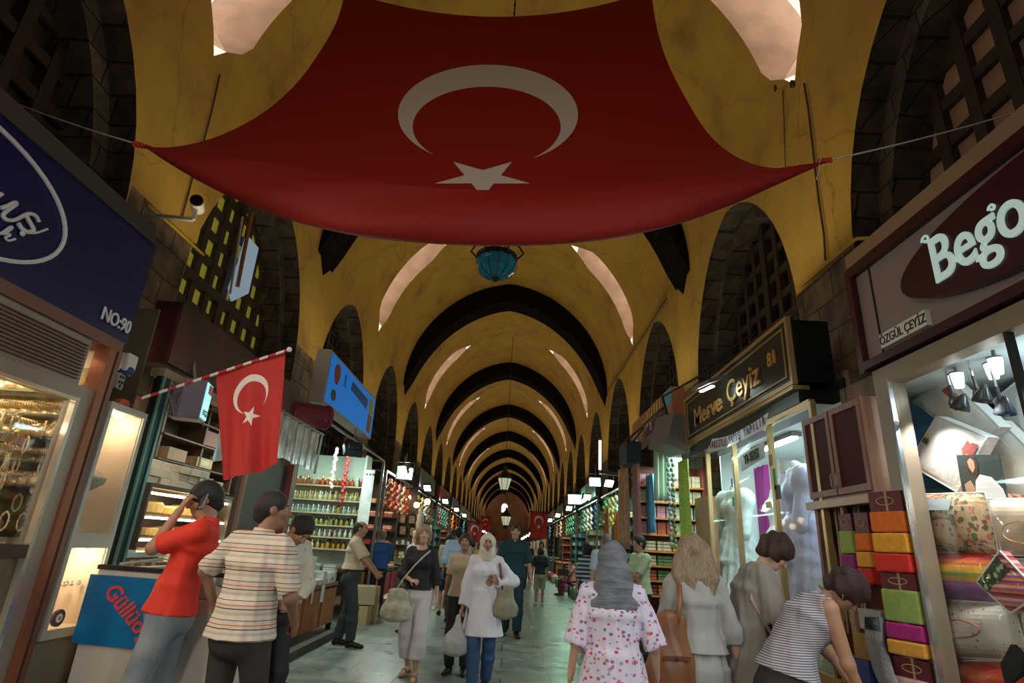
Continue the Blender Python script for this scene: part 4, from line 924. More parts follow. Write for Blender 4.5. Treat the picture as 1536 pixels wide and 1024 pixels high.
for i in range(90):
    kk=i%4; x=-3.20 if kk==3 else -3.41-.14*kk+.05*(random.random()-.5); y=2.9+random.random()*1.12; zc=1.2 if kk==3 else 1.30+.11*kk
    if b is None:
        m=MB(); m.lathe([(.03,0),(.045,.01),(.045,.035),(.03,.05),(.012,.055)],n=10)
        for a in range(6): m.ball((math.cos(a)*.03,math.sin(a)*.03,.05),.012,5,4)
        b=obj('ring_cushion',m,mGoldL,smooth=True,label='little gold jewellery cushion on the steps of the jewellery window',cat='jewellery',group='small gold cushions on the steps of the jewellery window',loc=(x,y,zc))
    else: dup(b,(x,y,zc),scale=.7+random.random()*.9,rotz=random.random()*3)
for i in range(60): dup(b,(-3.18-.075*(i%10)+.01*random.random(),3.94+.09*((i//10)%2),(1.628,1.788,1.948,2.108,2.268)[i//10%5]),label='little gold jewellery piece on the glass shelves of the jewellery window',group='gold pieces on the glass shelves',scale=.8+random.random()*.7,rotz=random.random()*3)
for i in range(12): dup(r0,(-3.25-.2*(i%3),3.95,1.70+.16*(i//3)),rotz=PI/2,scale=.7)
b=None
for i in range(14):
    m=MB()
    if b is None:
        m.bx(-.05,.05,-.07,.07,0,.03); m.tube([(0,-.04,.04),(0,.04,.04)],.018,8); b=obj('jewel_tray',m,mGoldL,label='small gold tray on the low shelf under the jewellery window',cat='tray',group='trays on the low jewellery shelf',loc=(-3.3,3.6,.34))
    else: dup(b,(-3.25-.2*(i%3),3.7-.22*(i//3),.34),rotz=.2*i)
# --- tall cream display cabinet with evil eye bead ---
t=thing('display_cabinet','tall narrow cream display cabinet with lit glass niches beside the navy sign','cabinet',(0,0,0)); mCG=pm('sage_frame',(.46,.50,.44),.45)
m=MB(); 
m.bx(-3.38,-3.0,4.15,4.19,.68,2.27); m.bx(-3.38,-3.35,4.15,4.60,.68,2.27); m.bx(-3.38,-3.0,4.56,4.60,.68,2.27)
m.bx(-3.38,-3.0,4.15,4.60,.68,.73); m.bx(-3.38,-3.0,4.15,4.60,2.23,2.27); m.bx(-3.38,-3.0,4.15,4.60,1.25,1.35); obj('carcass',m,mCream,t,bevel=.003)
m=MB(); m.bx(-3.005,-2.985,4.15,4.185,.68,2.27); m.bx(-3.005,-2.985,4.565,4.60,.68,2.27); m.bx(-3.005,-2.985,4.15,4.60,2.235,2.275); m.bx(-3.005,-2.985,4.15,4.60,1.25,1.35); m.bx(-3.005,-2.985,4.15,4.60,.68,.735); obj('door_frame',m,mCG,t)
m=MB(); m.bx(-2.998,-2.994,4.185,4.565,.735,1.25); m.bx(-2.998,-2.994,4.185,4.565,1.35,2.235); obj('glass_door',m,GL,t)
for z in (1.63,1.95,.98): m=MB(); m.bx(-3.34,-3.02,4.19,4.56,z,z+.008); obj('glass_shelf',m,GL,t)
for z in (2.225,1.245):
    m=MB(); m.lathe([(.03,-.012),(.03,0)],c=(-3.12,4.3,z),n=12); m.lathe([(.03,-.012),(.03,0)],c=(-3.12,4.46,z),n=12); obj('spotlight',m,mSpotW,t)
    lamp('POINT',(-3.15,4.38,z-.06),2.2,(1,.75,.5),.03,name='cabinet_spot')
m=MB(); m.bx(-3.40,-3.04,4.17,4.60,0,.68); obj('base_cabinet',m,pm('grey_green_base',(.24,.25,.20),.5),label='plain grey green floor cupboard under the cream display cabinet',cat='cupboard')
def vase(name,prof,loc,mat,label,s=1): m=MB(); m.lathe([(r*s,z*s) for r,z in prof],n=18); return obj(name,m,mat,smooth=True,label=label,cat='vase',loc=loc)
mSil=pm('filigree_silver',(.62,.60,.55),.35,.7,bump=1,bscale=160,var=.5,vscale=120)
vase('vase',[(.03,0),(.055,.03),(.075,.09),(.06,.14),(.025,.17),(.03,.2)],(-3.14,4.27,1.958),pm('amber_mosaic',(.55,.30,.14),.4,var=.5,vscale=60),'rounded amber mosaic vase on the top cabinet shelf')
vase('bowl',[(.03,0),(.05,.01),(.12,.06),(.125,.10),(.09,.135),(.05,.15),(.01,.175)],(-3.14,4.34,1.638),mSil,'round silver filigree bowl in the middle of the cream cabinet')
vase('vase',[(.06,0),(.065,.01),(.035,.07),(.03,.12),(.05,.2),(.055,.24),(.03,.27)],(-3.14,4.26,1.352),pm('cut_glass',(.45,.46,.38),.15,.3,var=.6,vscale=50),'tall cut glass vase low in the upper cabinet niche')
m=MB(); m.tube([(0,0,0),(.018,0,0)],.055,20); eye=obj('evil_eye_bead',m,pm('cobalt_glass',(.005,.01,.09),.15),label='round dark blue evil eye bead at the foot of the cream cabinet',cat='ornament',loc=(-3.03,4.30,.80))
m=MB(); m.tube([(.018,0,0),(.021,0,0)],.028,16); obj('white_ring',m,pm('white_enamel',(.8,.85,.9),.3),eye); m=MB(); m.tube([(.021,0,0),(.024,0,0)],.013,12); obj('pupil',m,pm('sky_enamel',(.1,.3,.6),.3),eye)
b=None
for i in range(9):
    if b is None:
        m=MB(); m.ball((0,0,.012),(.02,.014,.012),8,5); m.ball((0,.0,.028),.008,6,4); b=obj('brooch',m,mSil,smooth=True,label='tiny silver brooch on the lower shelf of the cream cabinet',cat='brooch',group='brooches in the cream cabinet',loc=(-3.12,4.22,.988))
    else: dup(b,(-3.1-.06*(i%2),4.22+.038*i,.988),rotz=i)
m=MB(); m.box((0,0,.03),(.05,.12,.06)); m.box((0,.01,.07),(.04,.09,.02)); obj('red_box',m,pm('orange_red_card',(.6,.12,.05),.6),label='small orange red box on top of the cream cabinet',cat='box',loc=(-3.1,4.42,2.27))
# wall alarm and meter by the sign
t=thing('siren_box','small white and blue siren box under the corner of the navy sign','alarm',(-3.06,4.26,2.60)); m=MB(); m.box((0,0,0),(.14,.12,.15)); obj('case',m,pm('white_plastic',(.7,.7,.68),.4),t,bevel=.02); m=MB(); m.ball((.03,0,-.06),(.06,.06,.045),12,6); obj('blue_dome',m,pm('blue_dome',(.02,.06,.2),.2),t,smooth=True)
m=MB(); m.box((0,0,0),(.02,.07,.12)); k=obj('plate',m,pm('grey_plate',(.35,.34,.32),.5),label='little grey number plate on the stone below the siren',cat='plate',loc=(-3.03,4.23,2.45)); m=MB()
for dy,dz in((-.015,.03),(.015,.03),(-.015,-.01),(.015,-.01),(0,-.04)): m.box((.012,dy,dz),(.004,.018,.022))
obj('plate_marks',m,mBlk,k)
# --- delicatessen: door frame, shelves, boxes, chilled counter ---
t=thing('shop_doorway','dark green aluminium door frame of the delicatessen','door frame'); mGr=pm('dark_green_aluminium',(.012,.032,.03),.35,.4); mTeal=pm('teal_edge',(.12,.28,.26),.3,.4)
m=MB(); m.bx(-3.04,-2.98,4.66,4.78,0,2.62); obj('jamb',m,mGr,t); m=MB(); m.bx(-2.985,-2.97,4.76,4.79,0,2.62); m.bx(-2.985,-2.97,4.66,4.68,0,2.62); obj('edge',m,mTeal,t); m=MB(); m.bx(-3.1,-2.98,4.66,7.5,2.62,2.69); obj('head_rail',m,pm('tan_rail',(.30,.22,.15),.5),t)
m=MB()
for c in (0,.28,.52): m.tube([(-2.99,4.72+c+.07*math.cos(a)*(1-a/9),2.5+.07*math.sin(a)*(1-a/9)) for a in np.linspace(0,6.5,22)],.01,5); m.tube([(-2.99,4.72+c,2.6),(-2.99,4.95+c,2.35)],.01,5)
obj('wrought_scroll',m,pm('steel_scroll',(.35,.35,.33),.35,.8),t)
m=MB(); m.bx(-3.25,-3.0,4.7,7.6,2.75,3.32); obj('fascia_board',m,pm('dark_red_fascia',(.075,.018,.012),.5,var=.6,vscale=2),label='dark reddish fascia board above the delicatessen',cat='sign')
slabs('',[('wall_delicatessen_back',(-4.75,-4.64,5.4,9.0,0,3.2)),('wall_delicatessen_near',(-4.75,-3.14,4.605,4.625,0,3.2)),('ceiling_delicatessen',(-4.62,-3.28,4.66,7.55,3.17,3.2))],pm('olive_wall',(.16,.13,.07),.7,var=.3,vscale=2))
t=thing('wall_shelving','tall brown wall shelving at the back of the delicatessen','shelf'); mSh=pm('brown_shelf',(.14,.07,.035),.5)
m=MB(); 
for y in (6.9,7.9,8.9): m.bx(-4.6,-4.25,y-.02,y+.02,1.0,3.1)
obj('upright',m,mSh,t)
for z in (1.95,2.2,2.5,2.78,3.0): m=MB(); m.bx(-4.6,-4.22,6.9,8.9,z-.02,z); obj('board',m,mSh,t)
def carton(loc,d,col,label,cat='box',name='carton',rotz=0,group=None,lid=True,stripe=None):
    key='card_%d_%d_%d'%tuple(int(c*100) for c in col); mt=pm(key,col,.6)
    m=MB(); m.box((0,0,d[2]/2),d); o=obj(name,m,mt,label=label,cat=cat,loc=loc,rotz=rotz,group=group,bevel=.004)
    if stripe: m=MB(); m.box((0,0,d[2]/2),(d[0]+.004,d[1]*.5,d[2]*.5)); m.box((0,0,d[2]/2),(d[0]*.5,d[1]+.004,d[2]*.5)); obj('printed_panel',m,pm('print_%d_%d_%d'%tuple(int(c*100) for c in stripe),stripe,.5),o)
    return o
carton((-4.38,7.18,2.99),(.25,.34,.13),(.75,.33,.06),'orange box on the top shelf of the delicatessen',stripe=(.85,.5,.1))
carton((-4.38,7.2,2.79),(.25,.36,.14),(.10,.30,.04),'green box below the orange box in the delicatessen',stripe=(.5,.4,.1))
carton((-4.38,7.35,2.215),(.25,.42,.15),(.50,.33,.18),'tan box low on the delicatessen shelving at left',stripe=(.6,.3,.15))
carton((-4.38,8.05,2.215),(.25,.42,.13),(.55,.38,.2),'tan printed box low on the delicatessen shelving at right',stripe=(.7,.55,.3))
carton((-4.38,7.5,3.03),(.25,.25,.16),(.62,.48,.28),'cream box at the top of the delicatessen shelving')
carton((-4.38,8.1,2.52),(.25,.4,.2),(.35,.13,.09),'dark red box in the middle of the delicatessen shelving')
carton((-4.38,7.8,1.96),(.25,1.2,.14),(.16,.18,.09),'long green carton under the tan delicatessen boxes')
# chilled counter
t=thing('chilled_counter','dark chilled counter with three rows of warm strip lights','counter',(0,0,0)); mCt=pm('counter_metal',(.13,.11,.09),.4,.3)
m=MB(); m.bx(-4.1,-3.5,5.75,7.5,.0,1.08); m.bx(-4.1,-4.05,5.75,7.5,1.08,1.80); m.bx(-4.1,-3.5,5.73,5.76,1.08,1.82); m.bx(-4.1,-3.5,7.48,7.52,1.08,1.82); m.bx(-4.1,-3.5,5.75,7.5,1.78,1.82); obj('case',m,mCt,t)
for z in (1.30,1.52): m=MB(); m.bx(-4.05,-3.55,5.78,7.48,z,z+.015); obj('shelf',m,mCt,t)
for z in (1.72,1.49,1.28): m=MB(); m.bx(-3.56,-3.53,5.8,7.45,z,z+.022); obj('strip_light',m,mTube,t)
m=MB(); m.bx(-3.505,-3.50,5.78,7.48,1.12,1.78); obj('front_glass',m,GL,t)
lamp('AREA',(-3.75,6.5,1.76),6,(1,.75,.45),1.4,sizey=.2,name='counter_strip')
cs=None
for i in range(14):
    sc=.8+.4*random.random(); z=(1.535,1.315,1.09)[i%3]; y=5.95+ (i//3)*.33
    if cs is None: m=MB(); m.lathe([(.10,0),(.12,.02),(.12,.09),(.10,.11)],n=16); cs=obj('cheese_wheel',m,pm('cheese_rind',(.72,.52,.20),.5,var=.3,vscale=10),smooth=False,label='yellow cheese wheel in the chilled counter',cat='cheese',group='cheeses in the chilled counter',loc=(-3.75,y,z))
    else: dup(cs,(-3.75-.05*(i%2),y,z),scale=sc)
wb=None
for i in range(22):
    y=6.0+(i%8)*.195; z=1.82+(i//8)*.085
    if wb is None: wb=carton((-3.78,y,z),(.24,.18,.08),(.68,.62,.5),'white pastry box stacked on top of the chilled counter',name='pastry_box',group='white boxes on the chilled counter')
    else: dup(wb,(-3.78+.02*math.sin(i),y,z),rotz=.05*math.sin(i*2))
# wooden cabinet, fan
m=MB(); m.bx(-3.5,-3.1,4.95,5.45,.0,.85); k=obj('side_cabinet',m,pm('reddish_wood',(.30,.13,.06),.5,var=.2,vscale=8,stretch=(1,1,6)),label='low reddish wooden cabinet just inside the delicatessen door',cat='cabinet'); m=MB(); m.bx(-3.52,-3.06,4.9,5.5,1.17,1.21); obj('glass_top',m,pm('pale_aqua_top',(.45,.6,.58),.2),k); m=MB(); m.bx(-3.5,-3.1,4.95,5.45,.86,1.17); obj('upper_drawer',m,pm('reddish_wood',(0,0,0)),k); m=MB(); 
for y in (5.05,5.2,5.35): m.bx(-3.1,-3.07,y-.03,y+.03,.3,1.15)
obj('door_slat',m,pm('pale_wood_slat',(.55,.36,.2),.5),k)
# hanging lightbox of the delicatessen
p=atY(286,600,5.1)
t=thing('light_box','small hanging light box with a mauve side and a pale blue glowing face','sign',p,rotz=.25)
m=MB(); m.box((0,0,0),(.26,.22,.36)); obj('box_body',m,pm('mauve_box',(.25,.20,.27),.5),t,bevel=.01); m=MB(); m.box((.135,0,-.0),(.01,.19,.32)); obj('lit_face',m,pm('lit_aqua',(.3,.6,.6),.4,emit=(.25,.75,.75),es=.9),t); m=MB(); m.box((.142,.02,.11),(.006,.12,.08)); obj('red_print',m,pm('red_print',(.6,.08,.08),.5),t); text('EKŞİ',.07,pm('dark_green_print',(.02,.12,.09),.5),'lettering',t,.002,(.143,0,-.11),FL)
m=MB(); m.bar((0,0,.18),(-.1,0,.52),.02); obj('hanger',m,mGrey,t)
# milky plastic sheet hanging behind the pole flag
m=MB(); fn=lambda i,j:(-2.88+.015*math.sin(i*1.7+j*.4),5.55+i*.05,2.62-j*.085+.1*(i/8)); m.grid(fn,9,8); obj('plastic_sheet',m,pm('milky_plastic',(.55,.68,.70),.25,var=.3,vscale=8),smooth=True,label='milky plastic sheet hanging behind the flag on the pole',cat='sheet')
# --- flag on a striped pole ---
pm_red=flagmat('red_flag_small',(.50,.02,.015),(.80,.72,.66),(.50,.70,.262,.262*.66),(.515,.665,.215,.215*.66),(.52,.49,.135,.135*.66,PI/2+.2))
PA=atY(207,599,4.0); PB=atY(434,524,4.0)
t=thing('flag_pole','red and white striped pole slanting over the walkway at left','pole',(0,0,0))
m=MB(); m.tube([PA,PB],.011,8); obj('pole',m,stripes('barber_stripes',[(0,(.75,.70,.62)),(.5,(.50,.03,.03))],'X',9,.5),t); m=MB(); m.ball(PB,(.02,.02,.02),8,6); obj('finial',m,mWht,t)
m=MB(); c1=atY(324,560,4.02);c2=atY(428,526,4.02);c3=atY(417,695,4.02);c4=atY(331,719,4.02); uv=[]
nu,nv=17,22
for j in range(nv):
    for i in range(nu):
        s,q=i/(nu-1),j/(nv-1); a=c1.lerp(c2,s); b=c4.lerp(c3,s); p=a.lerp(b,q); p.y+=.035*math.sin(s*9+q*1.5)*(.2+q)+.02*math.sin(s*21)*q; p.z-=.03*math.sin(PI*s)*q*.6; m.v.append(tuple(p)); uv.append((s,1-q))
m.f=[(j*nu+i,j*nu+i+1,(j+1)*nu+i+1,(j+1)*nu+i) for j in range(nv-1) for i in range(nu-1)]; m.mi=[0]*len(m.f)
fo=obj('hanging_flag',m,pm_red,smooth=True,label='medium red flag with white crescent and star hanging from the striped pole',cat='flag'); setuv(fo,uv)
# --- ice cream freezer ---
q1=atY(168,1015,3.98)
t=thing('ice_cream_freezer','white chest freezer with a blue front panel beside the man in red','freezer',(-2.33,4.25,0),rotz=-.16); t.location=(-2.48,4.50,0); mFz=pm('freezer_white',(.62,.56,.48),.4)
m=MB(); m.prism([(-.33,-.25,0),(-.33,.75,0),(.65,.75,0),(.65,-.25,0)],(0,0,.98)); m.prism([(-.33,-.25,.98),(.65,-.25,.98),(.65,-.25,1.05),(.2,-.25,1.14),(-.33,-.25,1.13)],(0,.06,0)); m.bx(-.33,-.29,-.2,.75,.98,1.13); m.bx(.61,.65,-.2,.75,.98,1.06); m.bx(-.33,.65,.7,.75,.98,1.1); obj('body',m,mFz,t,bevel=.012)
m=MB(); m.bx(-.355,.42,-.275,-.252,.66,1.085); bp=obj('front_panel',m,pm('ice_blue_panel',(.0,.17,.42),.4,var=.25,vscale=5),t)
mR=pm('red_lettering',(.70,.07,.07),.5)
tx=text('Güllüoğ',.15,mR,'lettering',bp,.003,(.02,-.279,.87),FC,shear=.25,offset=.004); tx.rotation_quaternion=(Matrix.Rotation(.62,3,'Y')@FC).to_quaternion()
m=MB(); m.tube([(-.30,-.1,1.15),(.0,-.05,1.20),(.6,-.0,1.10)],.012,6); m.bx(-.31,.63,-.21,.72,1.07,1.08); obj('glass_lid',m,pm('frosted_lid',(.55,.68,.66),.1,trans=.5),t)
m=MB(); m.bx(-.33,.65,-.26,-.2,1.12,1.15); obj('black_trim',m,mBlk,t)
bag=MB(); bag.lathe([(.10,0),(.17,.04),(.18,.12),(.10,.2),(.03,.25),(.05,.3)],n=12); o=obj('plastic_bag',bag,pm('white_plastic_bag',(.68,.7,.66),.35,bump=.8,bscale=18),smooth=True,label='crumpled white plastic bag lying on the freezer top',cat='bag',loc=(-2.5,4.9,1.095))
# books and pink boxes between cabinet and freezer
m=MB(); m.bx(-3.0,-2.72,4.62,4.95,.86,1.02); k=obj('plastic_tub',m,pm('aqua_plastic',(.45,.65,.58),.2,trans=.3),label='pale aqua plastic tub on the pink boxes by the freezer',cat='tub',bevel=.02); m=MB(); m.bx(-3.02,-2.7,4.6,4.97,1.02,1.04); obj('lid',m,pm('aqua_lid',(.6,.78,.72),.2),k)
for i in range(5): carton((-2.87+.01*(i%2),4.78,.36+i*.1-.0),(.3,.34,.095),(.62,.36,.28),('lowest pink cardboard box stacked beside the freezer','second lowest pink cardboard box stacked beside the freezer','middle pink cardboard box stacked beside the freezer','second highest pink cardboard box stacked beside the freezer','topmost pink cardboard box stacked beside the freezer')[i],name='pink_box',stripe=(.5,.15,.12) if i%2 else None)
m=MB(); m.bx(-3.02,-2.7,4.6,4.97,0,.36); obj('plinth',m,pm('dark_plinth',(.06,.05,.04),.6),label='dark plinth under the stacked pink boxes',cat='plinth')
# --- red post, plastic curtain, dark panel ---
m=MB(); m.bx(-2.95,-2.85,7.62,7.78,0,2.66); obj('door_post',m,pm('red_brown_post',(.20,.045,.03),.4),label='red brown wooden post at the edge of the book stall',cat='post')
m=MB(); m.bx(-2.99,-2.93,6.4,7.62,0,2.25); k=obj('dark_shutter_panel',m,pm('dark_panel',(.055,.04,.035),.5),label='dark flat panel behind the men at left',cat='panel'); m=MB(); m.bx(-2.93,-2.90,6.38,6.45,0,2.25); obj('panel_edge',m,mBrn,k)
m=MB(); fn=lambda i,j:(-2.80+.02*math.sin(i*2.1),6.45+i*.085,2.80-.13*j-(.0 if i<20 else 0)+.02*math.sin(i)); m.grid(fn,22,5); k=obj('plastic_curtain',m,pm('clear_plastic_curtain',(.55,.60,.55),.18,var=.45,vscale=5,spec=.8),smooth=True,label='crinkled clear plastic curtain rolled beside the pole flag',cat='curtain')
m=MB(); m.bar((-2.8,6.4,2.8),(-2.8,8.4,2.82),.03); m.bar((-2.8,8.3,2.25),(-2.8,8.36,2.8),.025); obj('curtain_rail',m,mGrey,k)

lamp('AREA',(-3.3,5.6,3.1),26,(1,.85,.62),.6,sizey=1.6,name='delicatessen_light')
# unseen fill lights added along the shop fronts and behind the camera
lamp('AREA',(-2.75,2.4,2.68),FRONT,(1,.90,.76),.3,to=(-.6,3.6,.6),sizey=2.2,name='sign_lamp',spread=2.0)
lamp('AREA',(2.35,2.2,2.74),FRONT*.75,(.93,.98,1),.3,to=(.4,3.6,.6),sizey=2.2,name='sign_lamp',spread=2.0)
lamp('AREA',(-2.7,-1.6,2.7),FRONT*1.5,(1,.93,.82),.4,to=(0,3.5,1.0),sizey=2.4,name='rear_fill',spread=1.9)
lamp('AREA',(2.3,-1.6,2.7),FRONT*1.5,(.95,1,.97),.4,to=(0,3.5,1.0),sizey=2.4,name='rear_fill',spread=1.9)
lamp('AREA',(-2.55,6.6,2.75),FRONT*1.3,(1,.93,.8),.3,to=(-.8,6.0,.6),sizey=2.0,name='stall_fill')
lamp('AREA',(2.3,6.6,2.85),FRONT*.9,(.82,1,.96),.3,to=(.6,5.8,.6),sizey=2.6,name='bridal_fill')
# ================= right side shops =================
X2=2.6
mBurg=pm('burgundy_board',(.045,.008,.012),.35); mMauve=pm('mauve_grey_board',(.28,.22,.20),.5); mMint=pm('mint_white_letter',(.68,.85,.80),.4,emit=(.6,.85,.8),es=.25); mTan=pm('tan_board',(.33,.22,.14),.55)
mFrm=pm('bronze_frame',(.30,.24,.17),.4,.3); mLed=pm('steel_edge',(.72,.74,.75),.22,.9)
t=thing('shop_sign','mauve grey sign with a burgundy oval reading Begonya over the linen window','sign')
m=MB(); m.bx(X2+.03,X2+.5,.6,4.05,2.83,3.6); obj('board',m,mMauve,t)
m=MB(); 
for a in ((.6,4.1,3.56,3.64),(.6,4.1,2.80,2.86)): m.bx(X2-.02,X2+.52,*a)
m.bx(X2-.02,X2+.52,4.04,4.1,2.78,3.64); obj('burgundy_frame',m,mBurg,t)
m=MB(); m.bx(X2+.02,X2+.032,3.86,3.87,2.86,3.56); obj('panel_joint',m,mBlk,t)
m=MB(); m.prism([(X2-.05,2.35+1.12*math.cos(a),3.20+.285*math.sin(a)) for a in np.linspace(0,2*PI,48,endpoint=False)],(.08,0,0)); obj('oval_plaque',m,mBurg,t)
tx=text('Begonya',.42,mMint,'shop_name',t,.008,(X2-.055,3.17,3.21),FR,align='LEFT',offset=.004,sx=.82); tx.rotation_quaternion=(FR@Matrix.Rotation(-.0,3,'Z')).to_quaternion()
m=MB()
for (y,z,r) in ((3.16,3.39,.035),(2.95,3.14,.028),(2.80,3.06,.03),(2.66,3.30,.025)): m.tube([(X2-.06,y+r*math.cos(a)*(1-a/8.5),z+r*math.sin(a)*(1-a/8.5)) for a in np.linspace(0,6.8,24)],.008,5)
obj('letter_curls',m,mMint,t)
k=MB(); k.bx(X2-.006,X2+.03,3.36,3.83,2.895,3.0); pl=obj('name_plate',k,pm('pale_plate',(.72,.78,.72),.4),t); text('ÖZGÜL ÇEYİZ',.088,pm('dark_letter',(.05,.025,.02),.5),'plate_lettering',pl,.002,(X2-.008,3.595,2.945),FR,sx=.82,offset=.001)
m=MB(); m.bx(X2+.1,X2+.95,.6,4.25,3.66,3.86); obj('fascia_beam',m,mTan,label='tan beam lying along the top of the Begonya sign',cat='beam')
t=thing('shop_window','bronze frame with a bright steel edge round the linen window','window frame')
m=MB(); m.bx(X2+.02,X2+.14,3.86,4.02,0,2.78); m.bx(X2+.02,X2+.14,.6,3.9,2.66,2.78); obj('bronze_frame',m,mFrm,t); m=MB(); m.bx(X2+.0,X2+.03,3.84,3.865,0,2.68); obj('steel_edge',m,mLed,t)
m=MB(); m.bx(X2+.05,X2+.055,.6,3.85,.1,2.66); obj('pane',m,GL,t); m=MB(); m.bx(X2+.03,X2+.07,2.86,2.885,.1,2.70); obj('dark_mullion',m,mBlk,t)
m=MB(); m.bx(X2+.15,X2+.9,.6,4.0,2.75,2.79); obj('cream_soffit',m,pm('cream_soffit',(.60,.58,.42),.5),t)
mTealW=pm('teal_wall',(.012,.085,.12),.6,var=.3,vscale=2)
slabs('',[('wall_linen_back',(3.75,3.8,.3,4.6,0,2.75)),('wall_linen_far',(X2+.40,3.75,4.56,4.6,0,2.70)),('wall_linen_near',(X2+.15,3.75,.25,.3,0,2.70))],mTealW)
m=MB(); m.bx(X2+.15,3.75,.3,4.56,2.70,2.74); obj('ceiling_linen_window',m,pm('pale_window_ceiling',(.6,.7,.72),.5),kind='structure')
lamp('POINT',(3.2,3.0,2.55),9,(.80,.95,1),.05,name='linen_window_light')
for y in (3.75,3.3,2.8): lamp('SPOT',(2.74,y,2.42),26,(1,.97,.93),.03,to=(2.95,y+.15,1.3),angle=1.9,blend=.8,name='linen_spot')
# cup lamps and rods with spotlights
cp=None
for i,(y,z,x) in enumerate([(3.59,2.70,2.9),(3.37,2.70,2.95),(3.22,2.68,2.85)]):
    if cp is None:
        cp=thing('cup_light','small white glass cup light under the linen window ceiling','light',(x,y,z-.09),group='cup lights in the linen window'); m=MB(); m.lathe([(.026,-.05),(.034,0),(.038,.045)],n=14); obj('glass_cup',m,pm('lit_cup',(1,1,1),.3,emit=(.85,1,1),es=3),cp,smooth=True); m=MB(); m.lathe([(.045,.045),(.045,.055),(.012,.065),(.010,.1)],n=14); obj('holder',m,mGrey,cp)
    else: dup(cp,(x,y,z-.09))
sl=None
for i,(px,py) in enumerate([(1443,601),(1475,588),(1507,606)]):
    p=atX(px,py,2.88); lb=('left hand grey spotlight hanging on a rod in the linen window','middle grey spotlight hanging on a rod in the linen window','right hand grey spotlight hanging on a rod in the linen window')[i]
    if sl is None:
        sl=thing('rod_spotlight',lb,'spotlight',p,rotz=.2,group='grey rod spotlights in the linen window'); m=MB(); m.lathe([(.055,-.06),(.05,-.03),(.02,.03),(.012,.05)],n=14,R=Matrix.Rotation(.5,3,'X')); obj('lamp_head',m,pm('dark_grey_metal',(.07,.08,.09),.35,.5),sl,smooth=True)
        m=MB(); m.tube([(0,.02,.02),(0,.07,.05),(0,.09,.0),(0,.05,-.05)],.007,6); m.tube([(0,.05,.03),(0,.06,.12)],.012,6); obj('yoke',m,pm('dark_grey_metal',(0,0,0)),sl); m=MB(); m.tube([(0,.06,.1),(0,.07,.70-(p[2]-2.0)+.02)],.009,6); obj('rod',m,mLed,sl)
    else: dup(sl,p,label=lb,rotz=.2-.3*i)
# packaged bedding
mClearP=GL
def package(name,corners,th,mats,label,nrm=(-1,0,0),cat='bedding package',lab2=None):
    """soft plastic-wrapped package: four front corners (world), thickness away from the viewer"""
    A,B,C,D=[Vector(c) for c in corners]; n=-Vector(nrm); t=thing(name,label,cat,(A+B+C+D)/4); o=(A+B+C+D)/4; m=MB(); N=14; bul=th*.28
    def fr(i,j):
        u,v=i/(N-1),j/(N-1); p=A.lerp(B,u).lerp(D.lerp(C,u),v); e=(1-abs(2*u-1)**4)*(1-abs(2*v-1)**4); return p-n*(bul*e+.006*math.sin(u*9+v*5)*e)-o
    def bk(i,j):
        u,v=i/(N-1),j/(N-1); p=A.lerp(B,u).lerp(D.lerp(C,u),v); e=(1-abs(2*u-1)**4)*(1-abs(2*v-1)**4); return p+n*(th*.8+.1*th*e)-o
    m.grid(fr,N,N); m.grid(bk,N,N); q=N*N
    rim=[(i,0) for i in range(N)]+[(N-1,j) for j in range(1,N)]+[(i,N-1) for i in range(N-2,-1,-1)]+[(0,j) for j in range(N-2,0,-1)]
    m.f+=[(a[1]*N+a[0],b[1]*N+b[0],q+b[1]*N+b[0],q+a[1]*N+a[0]) for a,b in zip(rim,rim[1:]+rim[:1])]; m.mi=[0]*len(m.f)
    obj('folded_linen',m,mats,t,smooth=False)
    m=MB(); pts=[fr(i,j) for i,j in rim]; m.tube(pts+[pts[0]],.006,5,cap=False); obj('piping',m,pm('clear_piping',(.75,.78,.78),.15),t,smooth=True)
    m=MB(); m.grid(lambda i,j:fr(i,j)-n*.008,N,N); obj('plastic_wrap',m,GL,t,smooth=True)
    return t,fr,n,o
def YZ(X,*pp): return [atX(px,py,X) for px,py in pp]
def label_on(t,fr,n,o,u0,u1,v0,v1,mat,name='paper_label'):
    m=MB(); N=14; a=[fr(u*13,v*13)-n*.012 for u,v in ((u0,v0),(u1,v0),(u1,v1),(u0,v1))]; m.quad(*a); return obj(name,m,mat,t)
mWL=spots('white_linen',(.78,.78,.74),[(.70,.66,.60),(.72,.70,.72)],14,.2); mRedL=spots('rusty_label',(.30,.07,.05),[(.6,.4,.2),(.1,.03,.03)],25,.35)
T=package('white_bedding_package',YZ(3.12,(1370,602),(1412,556),(1500,640),(1457,668)),.10,mWL,'white wrapped bedding tilted highest in the linen window'); label_on(*T,.05,.18,.55,.8,mRedL); label_on(*T,.75,.9,.25,.5,mRedL)
T=package('white_bedding_package',YZ(2.95,(1362,695),(1405,624),(1480,655),(1436,738)),.10,mWL,'white wrapped bedding tilted lower left in the linen window'); label_on(*T,.1,.3,.05,.2,mRedL); label_on(*T,.62,.85,.8,.98,mRedL); label_on(*T,.5,.6,.05,.2,pm('dark_photo_label',(.05,.05,.06),.4))
T=package('white_bedding_package',YZ(3.25,(1465,690),(1500,630),(1590,720),(1560,790)),.10,pm('ivory_linen',(.80,.77,.70),.6),'ivory wrapped bedding slanting behind the photograph')
T=package('white_bedding_package',YZ(3.38,(1490,600),(1540,560),(1590,680),(1536,700)),.10,mWL,'white wrapped bedding at the right edge above the photograph'); label_on(*T,.3,.5,.7,.85,mRedL)
pa=YZ(2.86,(1434,682),(1498,682),(1511,747),(1445,745))
